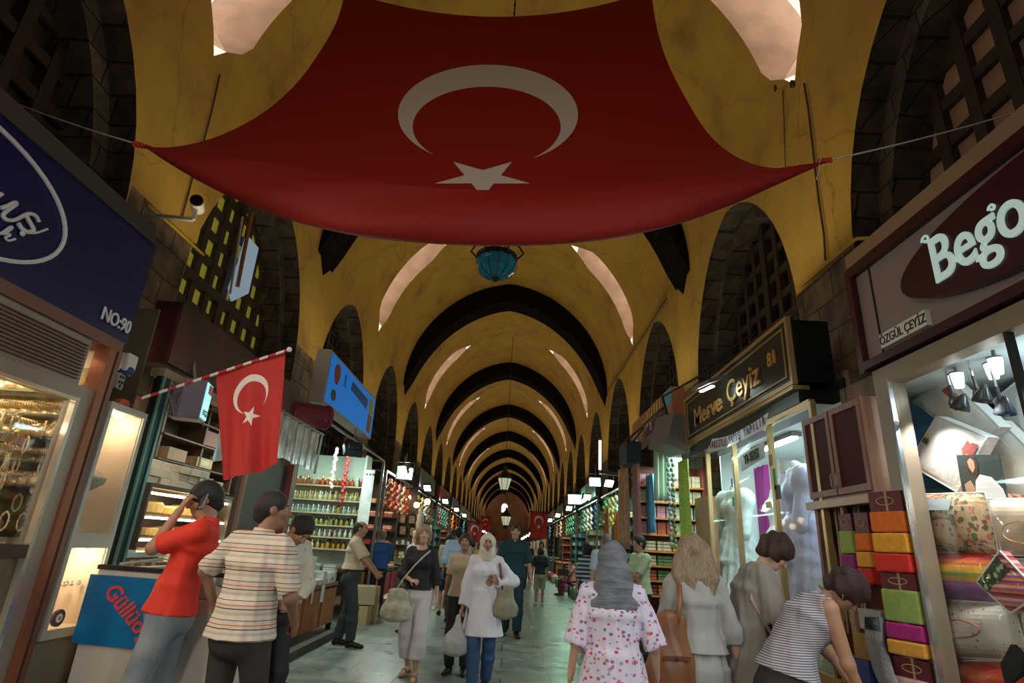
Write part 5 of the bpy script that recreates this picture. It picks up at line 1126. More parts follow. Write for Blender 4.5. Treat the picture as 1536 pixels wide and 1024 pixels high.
t=thing('photograph','photograph of a person in white leaning in the linen window','photograph',pa[0]); o=pa[0]; m=MB(); m.prism([p-o for p in pa],(.008,0,0)); obj('print_ground',m,pm('print_dark',(.045,.06,.055),.3),t)
U=(pa[1]-o);V=(pa[3]-o)
def pic(poly,mat,nm,k): m=MB(); m.prism([U*a+V*b+Vector((-.002*k,0,0)) for a,b in poly],(.002,0,0)); obj(nm,m,mat,t)
pic([(.3,1),(.38,.6),(.5,.45),(.75,.5),(.95,.75),(1,1)],pm('print_white',(.75,.77,.76),.3),'white_garment',1)
pic([(.24,.35),(.22,.12),(.32,.02),(.45,.05),(.5,.25),(.45,.5),(.35,.45)],pm('print_hair',(.07,.035,.02),.3),'hair_shape',2)
pic([(.29,.3),(.27,.15),(.35,.08),(.42,.14),(.43,.3),(.36,.42)],pm('print_skin',(.5,.3,.2),.3),'face_shape',3); pic([(.12,1),(.1,.7),(.25,.6),(.33,.75),(.3,1)],pm('print_skin',(0,0,0)),'arm_shape',2)
mFlor=spots('floral_border',(.52,.33,.20),[(.16,.07,.04),(.10,.12,.05),(.45,.10,.07),(.42,.34,.16)],30,.5); mFl2=spots('dark_rose_panel',(.12,.13,.07),[(.5,.10,.07),(.35,.25,.1),(.08,.1,.05),(.6,.45,.2)],26,.5)
mRain=stripes('rainbow_stripes',[(0,(.16,.02,.14)),(.08,(.22,.05,.25)),(.33,(.30,.10,.28)),(.42,(.50,.28,.03)),(.5,(.20,.32,.06)),(.56,(.85,.45,.05)),(.68,(.75,.18,.05)),(.78,(.70,.05,.06)),(.90,(.85,.05,.12))],'Z',2.9,.5,phase=.5)
mRose=spots('rosebud_linen',(.66,.62,.54),[(.45,.08,.10),(.18,.14,.08),(.5,.15,.18)],24,.16); mOr=stripes('orange_red_linen',[(0,(.5,.03,.02)),(.3,(.65,.10,.03)),(.6,(.6,.05,.03)),(.8,(.7,.2,.05))],'Z',5,.4)
Xp=2.86
T=package('bedding_package',YZ(Xp,(1366,742),(1478,738),(1500,833),(1385,826)),.34,mFlor,'wrapped floral bedding with a dark rose panel, topmost of the stack'); label_on(*T,.33,.75,.42,.92,mFl2,'rose_panel'); label_on(*T,.28,.72,.10,.3,pm('blue_grey_print',(.28,.33,.36),.5),'blue_panel'); label_on(*T,.1,.98,.22,.36,pm('cream_print',(.66,.56,.40),.5),'cream_band'); label_on(*T,.38,.44,.5,.68,mWht,'price_tag')
T=package('bedding_package',YZ(Xp,(1381,828),(1492,828),(1512,905),(1396,897)),.34,mRain,'wrapped bedding in rainbow stripes below the floral one')
T=package('bedding_package',YZ(Xp,(1398,900),(1520,905),(1545,990),(1415,985)),.34,mRose,'wrapped white bedding strewn with rosebuds'); t_,fr,n,o=T
m=MB(); m.tube([fr(6.5+3.2*math.cos(a),6.5+2*math.sin(a))-n*.012 for a in np.linspace(0,2*PI,33)],.004,5,cap=False); obj('printed_oval',m,pm('rose_print',(.45,.12,.12),.5),t_)
T=package('bedding_package',YZ(Xp,(1415,990),(1545,992),(1570,1090),(1435,1085)),.34,mOr,'wrapped red and orange bedding at the foot of the stack')
T=package('bedding_package',YZ(Xp,(1482,748),(1600,748),(1620,835),(1504,832)),.3,pm('blush_linen',(.62,.47,.36),.6,var=.15,vscale=5),'plain blush wrapped bedding right of the floral one'); t_,fr,n,o=T
m=MB(); m.tube([fr(8+4*math.cos(a),8+2.5*math.sin(a))-n*.012 for a in np.linspace(0,2*PI,33)],.003,5,cap=False); obj('printed_oval',m,pm('gold_print',(.5,.35,.12),.5),t_)
T=package('bedding_package',YZ(Xp,(1498,838),(1620,838),(1640,905),(1518,905)),.3,stripes('white_blue_stripes',[(0,(.70,.70,.68)),(.7,(.35,.4,.5))],'Z',14,.6),'white wrapped bedding with fine blue stripes')
T=package('bedding_package',YZ(Xp,(1530,905),(1650,905),(1670,1000),(1552,1000)),.3,pm('sand_linen',(.55,.48,.36),.6),'sand coloured wrapped bedding at the lower right')
mZig=stripes('zigzag_bright',[(0,(.6,.05,.03)),(.2,(.08,.04,.25)),(.35,(.7,.25,.05)),(.55,(.5,.1,.3)),(.75,(.75,.45,.35))],'Z',16,.5)
T=package('striped_cushion',YZ(2.66,(1500,826),(1560,890),(1516,920),(1466,873)),.06,mZig,'small cushion with bright zigzag stripes hung in front of the rainbow bedding',cat='cushion'); label_on(*T,.05,.4,.1,.95,spots('green_print_label',(.06,.10,.05),[(.5,.5,.3),(.02,.05,.02)],30,.4),'green_label')
m=MB(); 
k=YZ(2.64,(1516,966),(1536,985),(1528,1012),(1508,1028),(1500,995)); m.prism([p for p in k],(.03,0,0)); obj('black_lace_trim',m,pm('black_lace',(.012,.012,.014),.6,bump=1,bscale=200),label='black lace bundle at the lower right corner of the linen window',cat='lace')
# towel column between the frames
mPkB=pm('burgundy_card',(.11,.012,.02),.45)
def towelset(loc,cols,w,label,hcard=.13,th=.10,hh=.12,hs=None,rotz=0):
    t=thing('towel_set',label,'towel set',loc,rotz); z=0; m=MB(); m.bx(-w/2,w/2,0,th,-hcard,0); obj('header_card',m,mPkB,t)
    m=MB(); m.tube([(.26*w*math.cos(a),-.004,-hcard*.5+.2*hcard*math.sin(a)) for a in np.linspace(0,2*PI,25)],.003,5,cap=False); obj('gold_oval',m,pm('gold_print',(.5,.35,.12),.5),t)
    z=-hcard
    for i,c in enumerate(cols):
        h=hs[i] if hs else hh; m=MB(); m.bx(-w/2-.004,w/2+.004,-.016-.008*i,th,z-h+.004,z-.002); obj('folded_towel',m,pm('terry_%d_%d_%d'%tuple(int(x*100) for x in c),c,.9,var=.15,vscale=30,bump=.3,bscale=150),t,bevel=.012); z-=h
    m=MB(); m.bx(-w/2,w/2,.02,th,z,0); obj('backing',m,mPkB,t)
    return t
OR=(.75,.17,.02);YE=(.80,.38,.03);RD=(.65,.03,.02);GN=(.30,.42,.10);MG=(.45,.02,.22);YO=(.75,.36,.05);PK=(.70,.45,.42);LG=(.42,.62,.28);CR=(.66,.60,.42)
FRZ=-PI/2   # front of the set faces -X side turned towards the passage
mTowZ=.55
def tw(p1,p2,zt,cols,label,**k):
    c=(Vector(p1)+Vector(p2))/2; w=(Vector(p1)-Vector(p2)).length; return towelset((c[0],c[1],zt),cols,w,label,rotz=math.atan2(p2[1]-p1[1],p2[0]-p1[0]),**k)
tw((2.52,4.13),(2.60,3.90),1.92,[OR,YE,RD],'orange, yellow and red towel set at the top of the towel column',hcard=.13,hs=[.14,.13,.12])
tw((2.50,4.12),(2.58,3.90),1.38,[GN,MG,YO],'green, magenta and yellow towel set in the middle of the towel column',hcard=.12,hs=[.22,.11,.11]) if False else tw((2.52,4.13),(2.60,3.90),1.40,[GN,MG,YO],'green, magenta and yellow towel set in the middle of the towel column',hcard=.0001+.1,hs=[.20,.10,.09])
tw((2.52,4.13),(2.60,3.90),.90,[PK,LG,CR],'pink, mint and cream towel set at the foot of the towel column',hcard=.11,hs=[.16,.12,.10])
m=MB(); m.bx(2.56,2.75,4.00,4.16,0,1.92); obj('towel_stand',m,pm('beige_stand',(.42,.30,.2),.5),label='beige board standing behind the towel column',cat='stand')
# wooden cabinet
t=thing('wooden_cabinet','reddish wooden double door cabinet standing between the linen shop and the bridal shop','cabinet'); mWd=pm('mahogany_frame',(.22,.09,.055),.4,var=.2,vscale=5,stretch=(4,4,.5)); mWs=pm('mahogany_side',(.42,.25,.17),.35,var=.12,vscale=5,stretch=(4,4,.5)); mDr=pm('dark_door_panel',(.06,.014,.010),.6,spec=.1)
m=MB(); m.bx(2.62,2.95,4.20,5.08,1.92,2.64); m.bx(2.62,2.95,4.20,5.08,.02,.5); m.bx(2.90,2.95,4.20,5.08,.5,1.92); m.bx(2.62,2.95,5.04,5.08,.5,1.92); obj('carcass',m,mWd,t)
m=MB(); m.bx(2.605,2.95,4.165,4.20,.02,2.64); obj('side_panel',m,mWs,t)
for y0,y1 in ((4.20,4.63),(4.65,5.08)):
    m=MB(); m.bx(2.595,2.62,y0,y0+.045,1.95,2.63); m.bx(2.595,2.62,y1-.045,y1,1.95,2.63); m.bx(2.595,2.62,y0,y1,2.58,2.63); m.bx(2.595,2.62,y0,y1,1.95,2.0); d=obj('door',m,mWd,t,bevel=.003); m=MB(); m.bx(2.605,2.62,y0+.04,y1-.04,1.99,2.59); obj('door_panel',m,mDr,d)
    m=MB(); yy=y1-.03 if y0<4.5 else y0+.03; m.tube([(2.59,yy,2.0),(2.575,yy,2.02),(2.575,yy,2.10),(2.59,yy,2.12)],.006,6); obj('door_handle',m,mGrey,d)
m=MB(); m.bx(2.56,2.63,4.17,5.1,1.86,1.92); obj('rail',m,mWs,t)
for y in (4.63,): m=MB(); m.bx(2.60,2.63,y-.02,y+.02,.5,1.9); obj('divider',m,mWd,t)
b=None
for i in range(16):
    y=4.72+.02*(i%14)+.005*random.random(); 
    if b is None: m=MB(); m.tube([(0,0,0),(.01,.0,.95)],.008,6); b=obj('bamboo_stick',m,pm('pale_bamboo',(.48,.36,.2),.6,var=.3,vscale=20),label='thin pale bamboo stick leaning in the wooden cabinet',cat='stick',group='bamboo sticks in the wooden cabinet',loc=(2.72,4.75,.95)); b.rotation_euler=(.1,0,0)
    else: c=dup(b,(2.68+.06*random.random(),y,.93)); c.rotation_euler=(.16*math.sin(i*2.3),.05*math.cos(i),0)
towelset((2.585,4.58,1.80),[GN,(.28,.03,.2),YO],.17,'small green, purple and yellow towel set hanging in the wooden cabinet',hcard=.12,hs=[.17,.11,.11],rotz=-PI/2)
towelset((2.585,4.37,1.80),[OR,YE,RD],.17,'small orange, yellow and red towel set hanging in the wooden cabinet',hcard=.14,hs=[.13,.11,.11],rotz=-PI/2)
# boxes and grey scarf band low right
m=MB(); 
a=[(2.50,4.25,1.10),(2.50,4.28,.95),(2.48,4.2,.78),(2.46,4.08,.66),(2.44,3.98,.60)]
vs=[];w=.10
for i,p in enumerate(a): vs+=[(p[0],p[1]-w,p[2]+.02),(p[0],p[1]+w,p[2]-.02*0)]
m.add(vs,[(2*i,2*i+1,2*i+3,2*i+2) for i in range(len(a)-1)]); o=obj('grey_scarf',m,pm('grey_knit',(.30,.29,.29),.9,bump=.6,bscale=60),smooth=True,label='grey knitted band curving down beside the towel column',cat='scarf'); sd=o.modifiers.new('s','SOLIDIFY'); sd.thickness=.02
carton((2.52,4.05,.50),(.30,.36,.18),(.42,.40,.37),'grey patterned linen box below the scarf band',name='linen_box',stripe=(.6,.58,.54)); carton((2.5,4.05,.27),(.40,.5,.225),(.16,.08,.05),'dark brown wooden crate under the linen box',name='crate'); carton((2.62,4.55,.52),(.22,.3,.3),(.02,.06,.22),'blue box low in the wooden cabinet',name='box'); carton((2.6,4.45,.82),(.16,.2,.16),(.4,.22,.04),'ochre box lying on the blue box',name='box',rotz=.3) ; carton((2.6,4.3,1.02),(.2,.25,.13),(.38,.36,.33),'small grey knit box at the top of the cabinet shelf',name='box')
# --- bridal shop Merve Çeyiz ---
mGoldF=pm('brass_frame',(.55,.40,.18),.35,.6); mBlkS=pm('black_green_board',(.010,.016,.012),.35); mGoldT=pm('gold_letter',(.75,.45,.16),.35,.5)
t=thing('shop_sign','black sign with gold letters reading Merve Çeyiz 81','sign')
m=MB(); m.bx(X2-.05,X2+.35,5.06,8.34,3.0,3.62); obj('board',m,mBlkS,t)
m=MB(); x=X2-.065
for a in ((5.03,8.37,3.60,3.64),(5.03,8.37,2.97,3.01),(5.03,5.07,2.97,3.64),(8.33,8.37,2.97,3.64)): m.bx(x,X2-.02,*a)
obj('gold_frame',m,mGoldF,t)
m=MB()
for a in ((5.14,8.26,3.54,3.555),(5.14,8.26,3.06,3.075),(5.14,5.16,3.06,3.555),(8.24,8.26,3.06,3.555)): m.bx(x+.005,x+.016,*a)
obj('inner_line',m,mGoldF,t)
text('Merve',.34,mGoldT,'shop_name',t,.010,(x+.005,7.38,3.25),FR,offset=.004,sx=1.25); text('Çeyiz',.36,mGoldT,'shop_name',t,.010,(x+.005,6.18,3.28),FR,offset=.004,sx=1.15); text('81',.20,mGoldT,'door_number',t,.01,(x+.005,5.40,3.33),FR,offset=.003)
m=MB(); m.bx(X2-.055,X2+.1,5.06,8.34,2.93,2.97); obj('moulding',m,mGoldF,t); m=MB(); m.bx(X2-.01,X2+.34,5.06,8.34,2.80,2.93); obj('dark_underside',m,mBlkS,t)
t=thing('shop_window','slender brass frame of the bridal shop window','window frame')
m=MB()
for y in (4.92,5.80,6.78,7.72): m.bx(X2+.0,X2+.05,y-.022,y+.022,.55,2.78)
m.bx(X2,X2+.05,4.92,7.74,2.74,2.80); m.bx(X2,X2+.05,4.92,7.74,.52,.6); obj('brass_bars',m,mGoldF,t)
m=MB(); m.bx(X2+.02,X2+.025,4.94,7.70,.6,2.75); obj('pane',m,GL,t); m=MB(); m.bx(X2+.02,X2+.1,4.92,7.74,0,.52); obj('plinth',m,pm('dark_wood_plinth',(.08,.04,.025),.5),t)
m=MB(); m.bx(X2-.0,X2+.12,7.78,8.3,0,2.2); obj('wooden_door',m,pm('tan_door',(.38,.19,.09),.45,var=.15,vscale=4,stretch=(4,4,.5)),label='plain tan wooden door leaf left of the bridal window',cat='door')
mWin=pm('white_showroom',(.78,.85,.85),.6)
slabs('',[('wall_bridal_back',(4.2,4.25,4.9,8.6,0,2.88)),('wall_bridal_far',(X2+.5,4.2,8.56,8.6,0,2.88)),('wall_bridal_near',(X2+.45,4.2,4.9,4.93,0,2.88)),('floor_bridal',(X2+.1,4.2,4.93,8.56,.40,.45)),('ceiling_bridal',(X2+.37,4.2,4.93,8.56,2.88,2.93))],mWin)
m=MB(); m.bx(X2+.10,X2+.14,4.02,4.60,2.645,2.80); obj('wall_linen_cap',m,mStone,kind='structure'); m=MB(); m.bx(X2+.30,X2+.36,4.86,8.5,2.80,3.0); obj('wall_bridal_fascia',m,mBlkS,kind='structure')
m=MB(); m.bx(X2+.32,4.2,4.80,4.895,0,3.06); obj('wall_bridal_outer',m,mStone,kind='structure')
for i,(y) in enumerate((5.6,7.2)):
    t=thing('ceiling_strip','long white strip lamp in the bridal shop, %s one'%('near','far')[i],'lamp',(3.3,y,2.82)); m=MB(); m.bx(-.06,.06,-.6,.6,0,.05); obj('housing',m,mGrey,t); m=MB(); m.tube([(0,-.58,-.02),(0,.58,-.02)],.022,8); obj('tube',m,mCool,t)
lamp('AREA',(3.5,6.6,2.78),36,(.80,1,.97),1.0,sizey=2.6,name='bridal_ceiling_light')
def gown(loc,rz,mat,label,s=1,wide=1,sleeve=False,vmat=None):
    g=SDF(np.array([-.62*wide,-.55,0]),np.array([.62*wide,.5,1.75]),.016); A=np.array
    g.loft((0,0,1.02),(0,0,1.25),[(1,0,0)],(.125,.09),(.155,.11),.04,.05); g.loft((0,0,1.25),(0,0,1.42),[(1,0,0)],(.155,.11),(.12,.07),.04,.05)
    for sg in(-1,1): g.ell((sg*.065,.08,1.28),(.06,.05,.06),None,.04)
    g.loft((0,-.02,.08),(0,0,1.05),[(1,0,0)],(.46*wide,.36),(.14,.11),.05,.02); g.loft((0,0,.75),(0,0,1.05),[(1,0,0)],(.28*wide,.24),(.15,.12),.06,.05)
    if sleeve:
        for sg in(-1,1): g.ell((sg*.19,0,1.34),(.11,.10,.13),None,.03); g.cone((sg*.2,0,1.3),(sg*.26,.08,1.0),.07,.06,.03)
    th=np.arctan2(g.ax[1][None,:,None],g.ax[0][:,None,None]); z=g.ax[2][None,None,:]; g.d=g.d+(.026*np.sin(th*17+1.2*np.sin(z*4))*np.clip((1.15-z)/1.1,0,1)).astype(np.float32)+(.003*np.sin(z*55+th*4)).astype(np.float32)*(z<1.0)
    g.half((0,0,.06),(0,0,-1)); me,_,_=g.mesh('gown'); me.materials.append(mat)
    t=thing('bridal_gown',label,'gown',loc,rz); t.scale=(s,s,s); o=link('gown_cloth',me,t)
    m=MB(); m.lathe([(.05,1.40),(.042,1.46),(.045,1.5),(.01,1.52)],n=12); obj('mannequin_neck',m,pm('mannequin_white',(.75,.74,.7),.4),t,smooth=True); m=MB(); m.lathe([(.16,0),(.16,.02),(.02,.03),(.015,.4)],n=14); obj('stand_base',m,mGrey,t)
    return t
mGw=pm('white_satin',(.82,.84,.85),.45,bump=.2,bscale=60,var=.12,vscale=14); mGa=pm('aqua_white_tulle',(.66,.80,.78),.5,bump=.3,bscale=70,var=.2,vscale=12); mGl2=pm('lilac_satin',(.60,.60,.85),.4,bump=.2,bscale=60,var=.2,vscale=9)
gown((3.05,8.0,.45),PI/2+.2,mGa,'ruffled aqua white gown at the far end of the bridal window',1.28,.62,True)
gown((3.25,7.1,.45),PI/2,mGw,'broad white bridal gown in the middle of the bridal window',1.25,.85)
gown((3.02,6.15,.45),PI/2-.2,mGl2,'lilac gown with puffed sleeves in the bridal window',1.32,.62,True)
gown((3.02,5.42,.45),PI/2,pm('pale_green_tulle',(.55,.66,.52),.5,bump=.6,bscale=30,var=.3,vscale=9),'pale green gown behind the wooden cabinet',1.05,.5)
m=MB(); m.grid(lambda i,j:(3.55+.03*math.sin(i*1.8),8.0+i*.05,2.7-.26*j),10,9); k=obj('magenta_drape',m,pm('magenta_cloth',(.38,.03,.28),.7),smooth=True,label='magenta drape at the far end of the bridal window',cat='drape'); 
m=MB(); m.grid(lambda i,j:(3.95+.03*math.sin(i*1.8),6.3+i*.07,2.6-.22*j),14,9); obj('blue_violet_drape',m,pm('violet_cloth',(.20,.16,.45),.7),smooth=True,label='blue violet drape behind the lilac gown',cat='drape')
# banner and small notices
bn=YZ(X2-.08,(1060,677),(1067,657),(1100,645),(1128,632),(1151,616)); lo=YZ(X2-.08,(1060,677),(1100,665),(1128,656),(1147,637))
T0=atX(1060,678,X2-.08);T1=atX(1068,658,X2-.08);B0=atX(1147,640,X2-.1);B1=atX(1151,618,X2-.1)
m=MB(); N=16
def bf(i,j):
    s=i/(N-1); top=T1.lerp(B1,s)-Vector((0,0,.06*math.sin(PI*s))); bot=T0.lerp(B0,s)-Vector((0,0,.05*math.sin(PI*s))); return top.lerp(bot,j/3)+Vector((.01*math.sin(s*8),0,0))
m.grid(bf,N,4); bnr=obj('paper_banner',m,pm('banner_white',(.70,.74,.72),.6),label='white paper banner about hire purchase sagging over the bridal window',cat='banner')
s='TAKSİTLE SATIŞ YAPILIR'
for i,ch in enumerate(s):
    if ch==' ': continue
    q=(i+.8)/(len(s)+.6)*(N-1); a=bf(int(q),1.5); b_=bf(min(N-1,int(q)+1),1.5); p=a.lerp(b_,q-int(q)); d=(b_-a).normalized(); text(ch,.125,pm('print_maroon',(.20,.02,.05),.6) if i<8 else pm('print_navy',(.03,.03,.14),.6),'banner_letter',bnr,.002,p+Vector((-.012,0,0)),frame(d,(0,0,1)),sx=.75,offset=.002)
a=YZ(X2-.03,(1110,683),(1146,662),(1146,686),(1112,707)); m=MB(); m.prism(a,(.008,0,0)); k=obj('notice_board',m,pm('grey_green_card',(.42,.47,.44),.6),label='grey card notice hung behind the bridal glass',cat='notice'); c=(a[0]+a[1]+a[2]+a[3])/4; text('YI-SEES',.14,mBlk,'notice_lettering',k,.003,c+Vector((-.01,0,-.0)),frame(a[1]-a[0],(0,0,1)),sx=.9,offset=.003)
for (px,py,w,h,c,lb) in ((1156,652+38,.07,.11,(.25,.13,.04),'brown round badge on the bridal window bar'),(1162,718,.05,.2,(.02,.22,.08),'green strip sticker on the bridal window'),(1167,738,.11,.13,(.04,.05,.06),'dark square sticker on the bridal window'),(1153,757,.12,.06,(.6,.65,.2),'yellow green sticker on the bridal window'),(1174,700,.10,.14,(.85,.88,.85),'white price card high in the bridal window'),(1098,724,.03,.1,(.05,.15,.4),'blue sticker strip on the brass bar'),(1100,752,.04,.1,(.05,.3,.1),'green sticker on the brass bar')):
    p=atX(px,py,X2-.015); m=MB(); m.box((0,0,0),(.006,w,h)); obj('sticker',m,pm('stk_%d_%d'%(px,py),c,.5),label=lb,cat='sticker',loc=p)
# lamp over the sign on an arm
p=atX(1060,578,X2-.28); t=thing('arm_floodlight','grey floodlight on an arm above the Merve sign','floodlight',p,rotz=.2); m=MB(); m.prism([(-.10,-.2,-.04),(.12,-.2,.06),(.12,.2,.06),(-.10,.2,-.04)],(0,0,.05)); obj('lamp_hood',m,mGrey,t); m=MB(); m.bx(-.02,.02,-.14,.14,-.05,-.035); obj('lamp_tube',m,mCool,t); m=MB(); m.tube([(0,0,.08),(.02,.1,.28),(.12,.05,.36)],.014,6); m.tube([(.02,.1,.28),(.32,-.6,.52)],.01,6); obj('arm',m,mBlk,t)
# ================= middle and far stalls =================
GRN=(.45,1.0,.78); CLD=(.72,1,.93); WRM=(1.0,.74,.48)
PAL=[(.62,.12,.06),(.75,.42,.08),(.70,.62,.40),(.16,.30,.10),(.08,.20,.32),(.62,.30,.34),(.30,.14,.07),(.72,.70,.62),(.45,.05,.08),(.20,.34,.30)]
PM=[pm('goods_%d'%i,c,.55,var=.35,vscale=14) for i,c in enumerate(PAL)]
BOT=[pm('bottle_%d'%i,c,.12,trans=.35) for i,c in enumerate([(.75,.40,.05),(.60,.55,.25),(.75,.75,.60),(.35,.45,.12),(.55,.12,.04),(.50,.62,.50)])]
def floodlight(loc,face,label,group=None,power=0,color=CLD,es=30,s=1,rz=0):
    t=thing('floodlight',label,'floodlight',loc,rz,group=group); f=Vector(face).normalized(); R=f.to_track_quat('Z','Y').to_matrix()
    m=MB(); m.box((0,0,0),(.26*s,.20*s,.09*s),R); m.box(f*-.06*s,(.16*s,.12*s,.07*s),R); obj('housing',m,pm('dark_blue_housing',(.03,.045,.055),.5),t)
    m=MB(); m.box(f*.047*s,(.22*s,.16*s,.012*s),R); obj('lit_glass',m,pm('lit_flood_%d_%d'%(int(color[0]*100),es),(1,1,1),.5,emit=color,es=es),t)
    m=MB(); m.tube([(0,0,.02),(0,0,.16*s),(0,.0,.30*s)],.012*s,6); m.bar((-.14*s,0,0),(-.14*s,0,.16*s),.01,.03); m.bar((.14*s,0,0),(.14*s,0,.16*s),.01,.03); m.bar((-.14*s,0,.16*s),(.14*s,0,.16*s),.03,.01); obj('bracket',m,mGrey,t)
    if power: lamp('SPOT',Vector(loc)+f*.1,power,color,.08,to=Vector(loc)+f,angle=2.4,blend=.7,name='flood_beam')
    return t
# protos for goods -----------------------------------------------------------
def mk_bottle(i,loc,label,group):
    t=thing('perfume_bottle',label,'bottle',loc,group=group); m=MB(); m.lathe([(.022,0),(.026,.005),(.026,.06),(.012,.08),(.010,.092)],n=8); obj('flask',m,BOT[i],t,smooth=True); m=MB(); m.lathe([(.013,.09),(.013,.115),(.006,.125)],n=8); obj('cap',m,[mBlk,mGold,mWht][i%3],t); return t
# --- L3: book and perfume stall ---
t=thing('shelving','glass fronted white shelving full of bottles at the back of the book stall','shelf'); 
m=MB(); m.bx(-4.15,-2.72,11.22,11.28,.9,2.9); m.bx(-2.76,-2.72,10.9,11.28,.9,2.9); m.bx(-4.19,-4.15,10.9,11.28,.9,2.9); obj('back_panel',m,pm('pale_green_panel',(.60,.68,.55),.5),t)
SZ=[1.22,1.42,1.62,1.83,2.06,2.32]
for z in SZ: m=MB(); m.bx(-4.15,-2.76,10.92,11.22,z-.025,z); obj('shelf_board',m,pm('pale_wood_shelf',(.55,.42,.25),.5),t)
pr=[mk_bottle(i,(0,0,0),'','') for i in range(6)]; used=set(); random.seed(11)
names=['amber','yellowish','clear','olive','red brown','sea green']
for zi,z in enumerate(SZ):
    for r in range(2):
        for k in range(15):
            x=-4.1+.094*k+random.random()*.01; i=[0,2,3,5,1,4][(zi+ (random.random()<.35)*random.randint(0,5))%6]; lb='small %s perfume bottle on the pale shelving of the book stall'%names[i]; g='%s perfume bottles on the pale shelving'%names[i]
            sc=(.95+.3*random.random())*(1.15 if zi>3 else 1)
            if i in used: dup(pr[i],(x,10.98+.12*r,z),label=lb,group=g,scale=sc)
            else: used.add(i); q=pr[i]; q.location=(x,10.98+.12*r,z); q['label']=lb; q['group']=g; q.scale=(sc,)*3
# tables of books
def table(x0,x1,y0,y1,h,label,mat=None,legs=True,panel=None):
    t=thing('stall_table',label,'table'); mt=mat or pm('stall_wood',(.34,.12,.05),.5,var=.3,vscale=6)
    m=MB(); m.bx(x0,x1,y0,y1,h-.05,h); obj('table_top',m,mt,t)
    for x in (x0+.05,x1-.05):
        for y in (y0+.05,y1-.05): m=MB(); m.bx(x-.035,x+.035,y-.035,y+.035,0,h-.05); obj('leg',m,pm('dark_leg',(.05,.02,.012),.5),t)
    n=max(1,int((y1-y0)/.8))
    xf=x1 if x1<0 else x0
    for i in range(n):
        a=y0+(y1-y0)*i/n+.06; b=y0+(y1-y0)*(i+1)/n-.06; m=MB(); m.bx(xf-.03,xf+.0,a,b,.12,h-.08) if x1<0 else m.bx(xf,xf+.03,a,b,.12,h-.08); obj('front_panel',m,panel or pm('orange_wood_panel',(.42,.13,.04),.45,var=.25,vscale=6),t)
    return t
table(-3.75,-2.80,7.15,10.4,.72,'long orange brown table under the book stacks')
bk=[(.62,.60,.56),(.45,.50,.52),(.66,.52,.50),(.30,.36,.40),(.60,.58,.45),(.40,.42,.45)]
bp=[]
for i,c in enumerate(bk):
    t=thing('book','','book'); m=MB(); m.box((0,0,.018),(.20,.145,.028)); obj('page_block',m,pm('paper_pages',(.70,.68,.60),.8,var=.2,vscale=60,stretch=(1,1,8)),t); m=MB(); m.box((0,0,.0345),(.21,.155,.005)); m.box((0,0,.0015),(.21,.155,.003)); m.box((-.1035,0,.018),(.003,.155,.037)); obj('cover',m,pm('book_cover_%d'%i,c,.4,var=.3,vscale=12),t); bp.append(t)
cn=['white','blue grey','pinkish','slate','cream','grey']; first=set(); random.seed(5); cnt=0
for r,(x,zb) in enumerate([(-2.92,.72),(-3.17,.72),(-3.42,.72)]):
    for k in range(17):
        y=7.25+k*.185; H=[4,8,12][r]+random.randint(-2,3)
        for j in range(H):
            if j<H-6 and r<2 and k%2 and j%2: pass
            i=(k*2+r+ (j//5))%6 if random.random()<.85 else random.randint(0,5); lb='%s covered book in the stacks on the book stall table'%cn[i]; g='%s books on the book stall'%cn[i]
            loc=(x+.012*math.sin(j*3+k),y+.006*math.cos(j*2+k),zb+j*.038); rz=.06*math.sin(j*5.1+k*2)
            if cnt>290: break
            cnt+=1
            if i in first: dup(bp[i],loc,rz,label=lb,group=g)
            else: first.add(i); q=bp[i]; q.location=loc; q.rotation_euler=(0,0,rz); q['label']=lb; q['group']=g
m=MB()
pp=None
for i,(y,z) in enumerate([(7.5,.62),(8.1,.60),(8.55,.66),(9.0,.62),(9.45,.6),(7.8,.68)]):
    if pp is None: m=MB(); m.grid(lambda a,b:(.01*math.sin(a),a*.035,-b*.06),4,5); pp=obj('price_paper',m,pm('paper_white',(.72,.74,.72),.7),label='white price paper hanging from the book table edge',cat='paper',group='price papers on the book table',loc=(-2.785,y,z+.12))
    else: dup(pp,(-2.785,y,z+.12),rotz=.2*math.sin(i))
m=MB(); m.bx(-2.62,-2.5,7.2,10.4,0,.10); obj('wooden_kerb',m,pm('dark_kerb',(.05,.03,.02),.6),label='dark wooden kerb along the foot of the book table',cat='kerb')
# blue sign
t=thing('shop_sign','bright blue lit sign with a red pepper shape above the book stall','sign',(0,0,0)); xs=-2.9
m=MB(); m.bx(xs-.22,xs,8.42,11.6,3.32,4.16); obj('sign_case',m,pm('sign_case_grey',(.36,.32,.28),.5),t)
m=MB(); m.bx(xs,xs+.012,8.48,11.55,3.36,4.12); obj('lit_face',m,pm('lit_blue_face',(.0,.22,.75),.4,emit=(.0,.20,.78),es=.30,var=0),t)
m=MB(); m.prism([(xs+.013,8.85+.16*math.cos(a)*(1+.2*math.sin(a)),3.88+.17*math.sin(a)) for a in np.linspace(0,2*PI,20,endpoint=False)],(.004,0,0)); obj('pepper_shape',m,pm('pepper_red',(.35,.05,.03),.5),t)
m=MB(); m.prism([(xs+.013,8.82+.13*math.cos(a),3.53+.09*math.sin(a)) for a in np.linspace(0,2*PI,16,endpoint=False)],(.004,0,0)); obj('olive_shape',m,pm('olive_print',(.05,.07,.04),.5),t)
m=MB(); m.bx(xs+.013,xs+.017,11.1,11.4,3.75,4.06); obj('yellow_block',m,pm('yellow_print',(.65,.42,.05),.5),t); m=MB(); m.bx(xs+.013,xs+.017,11.1,11.4,3.40,3.74); obj('brown_block',m,pm('brown_print',(.35,.12,.04),.5),t)
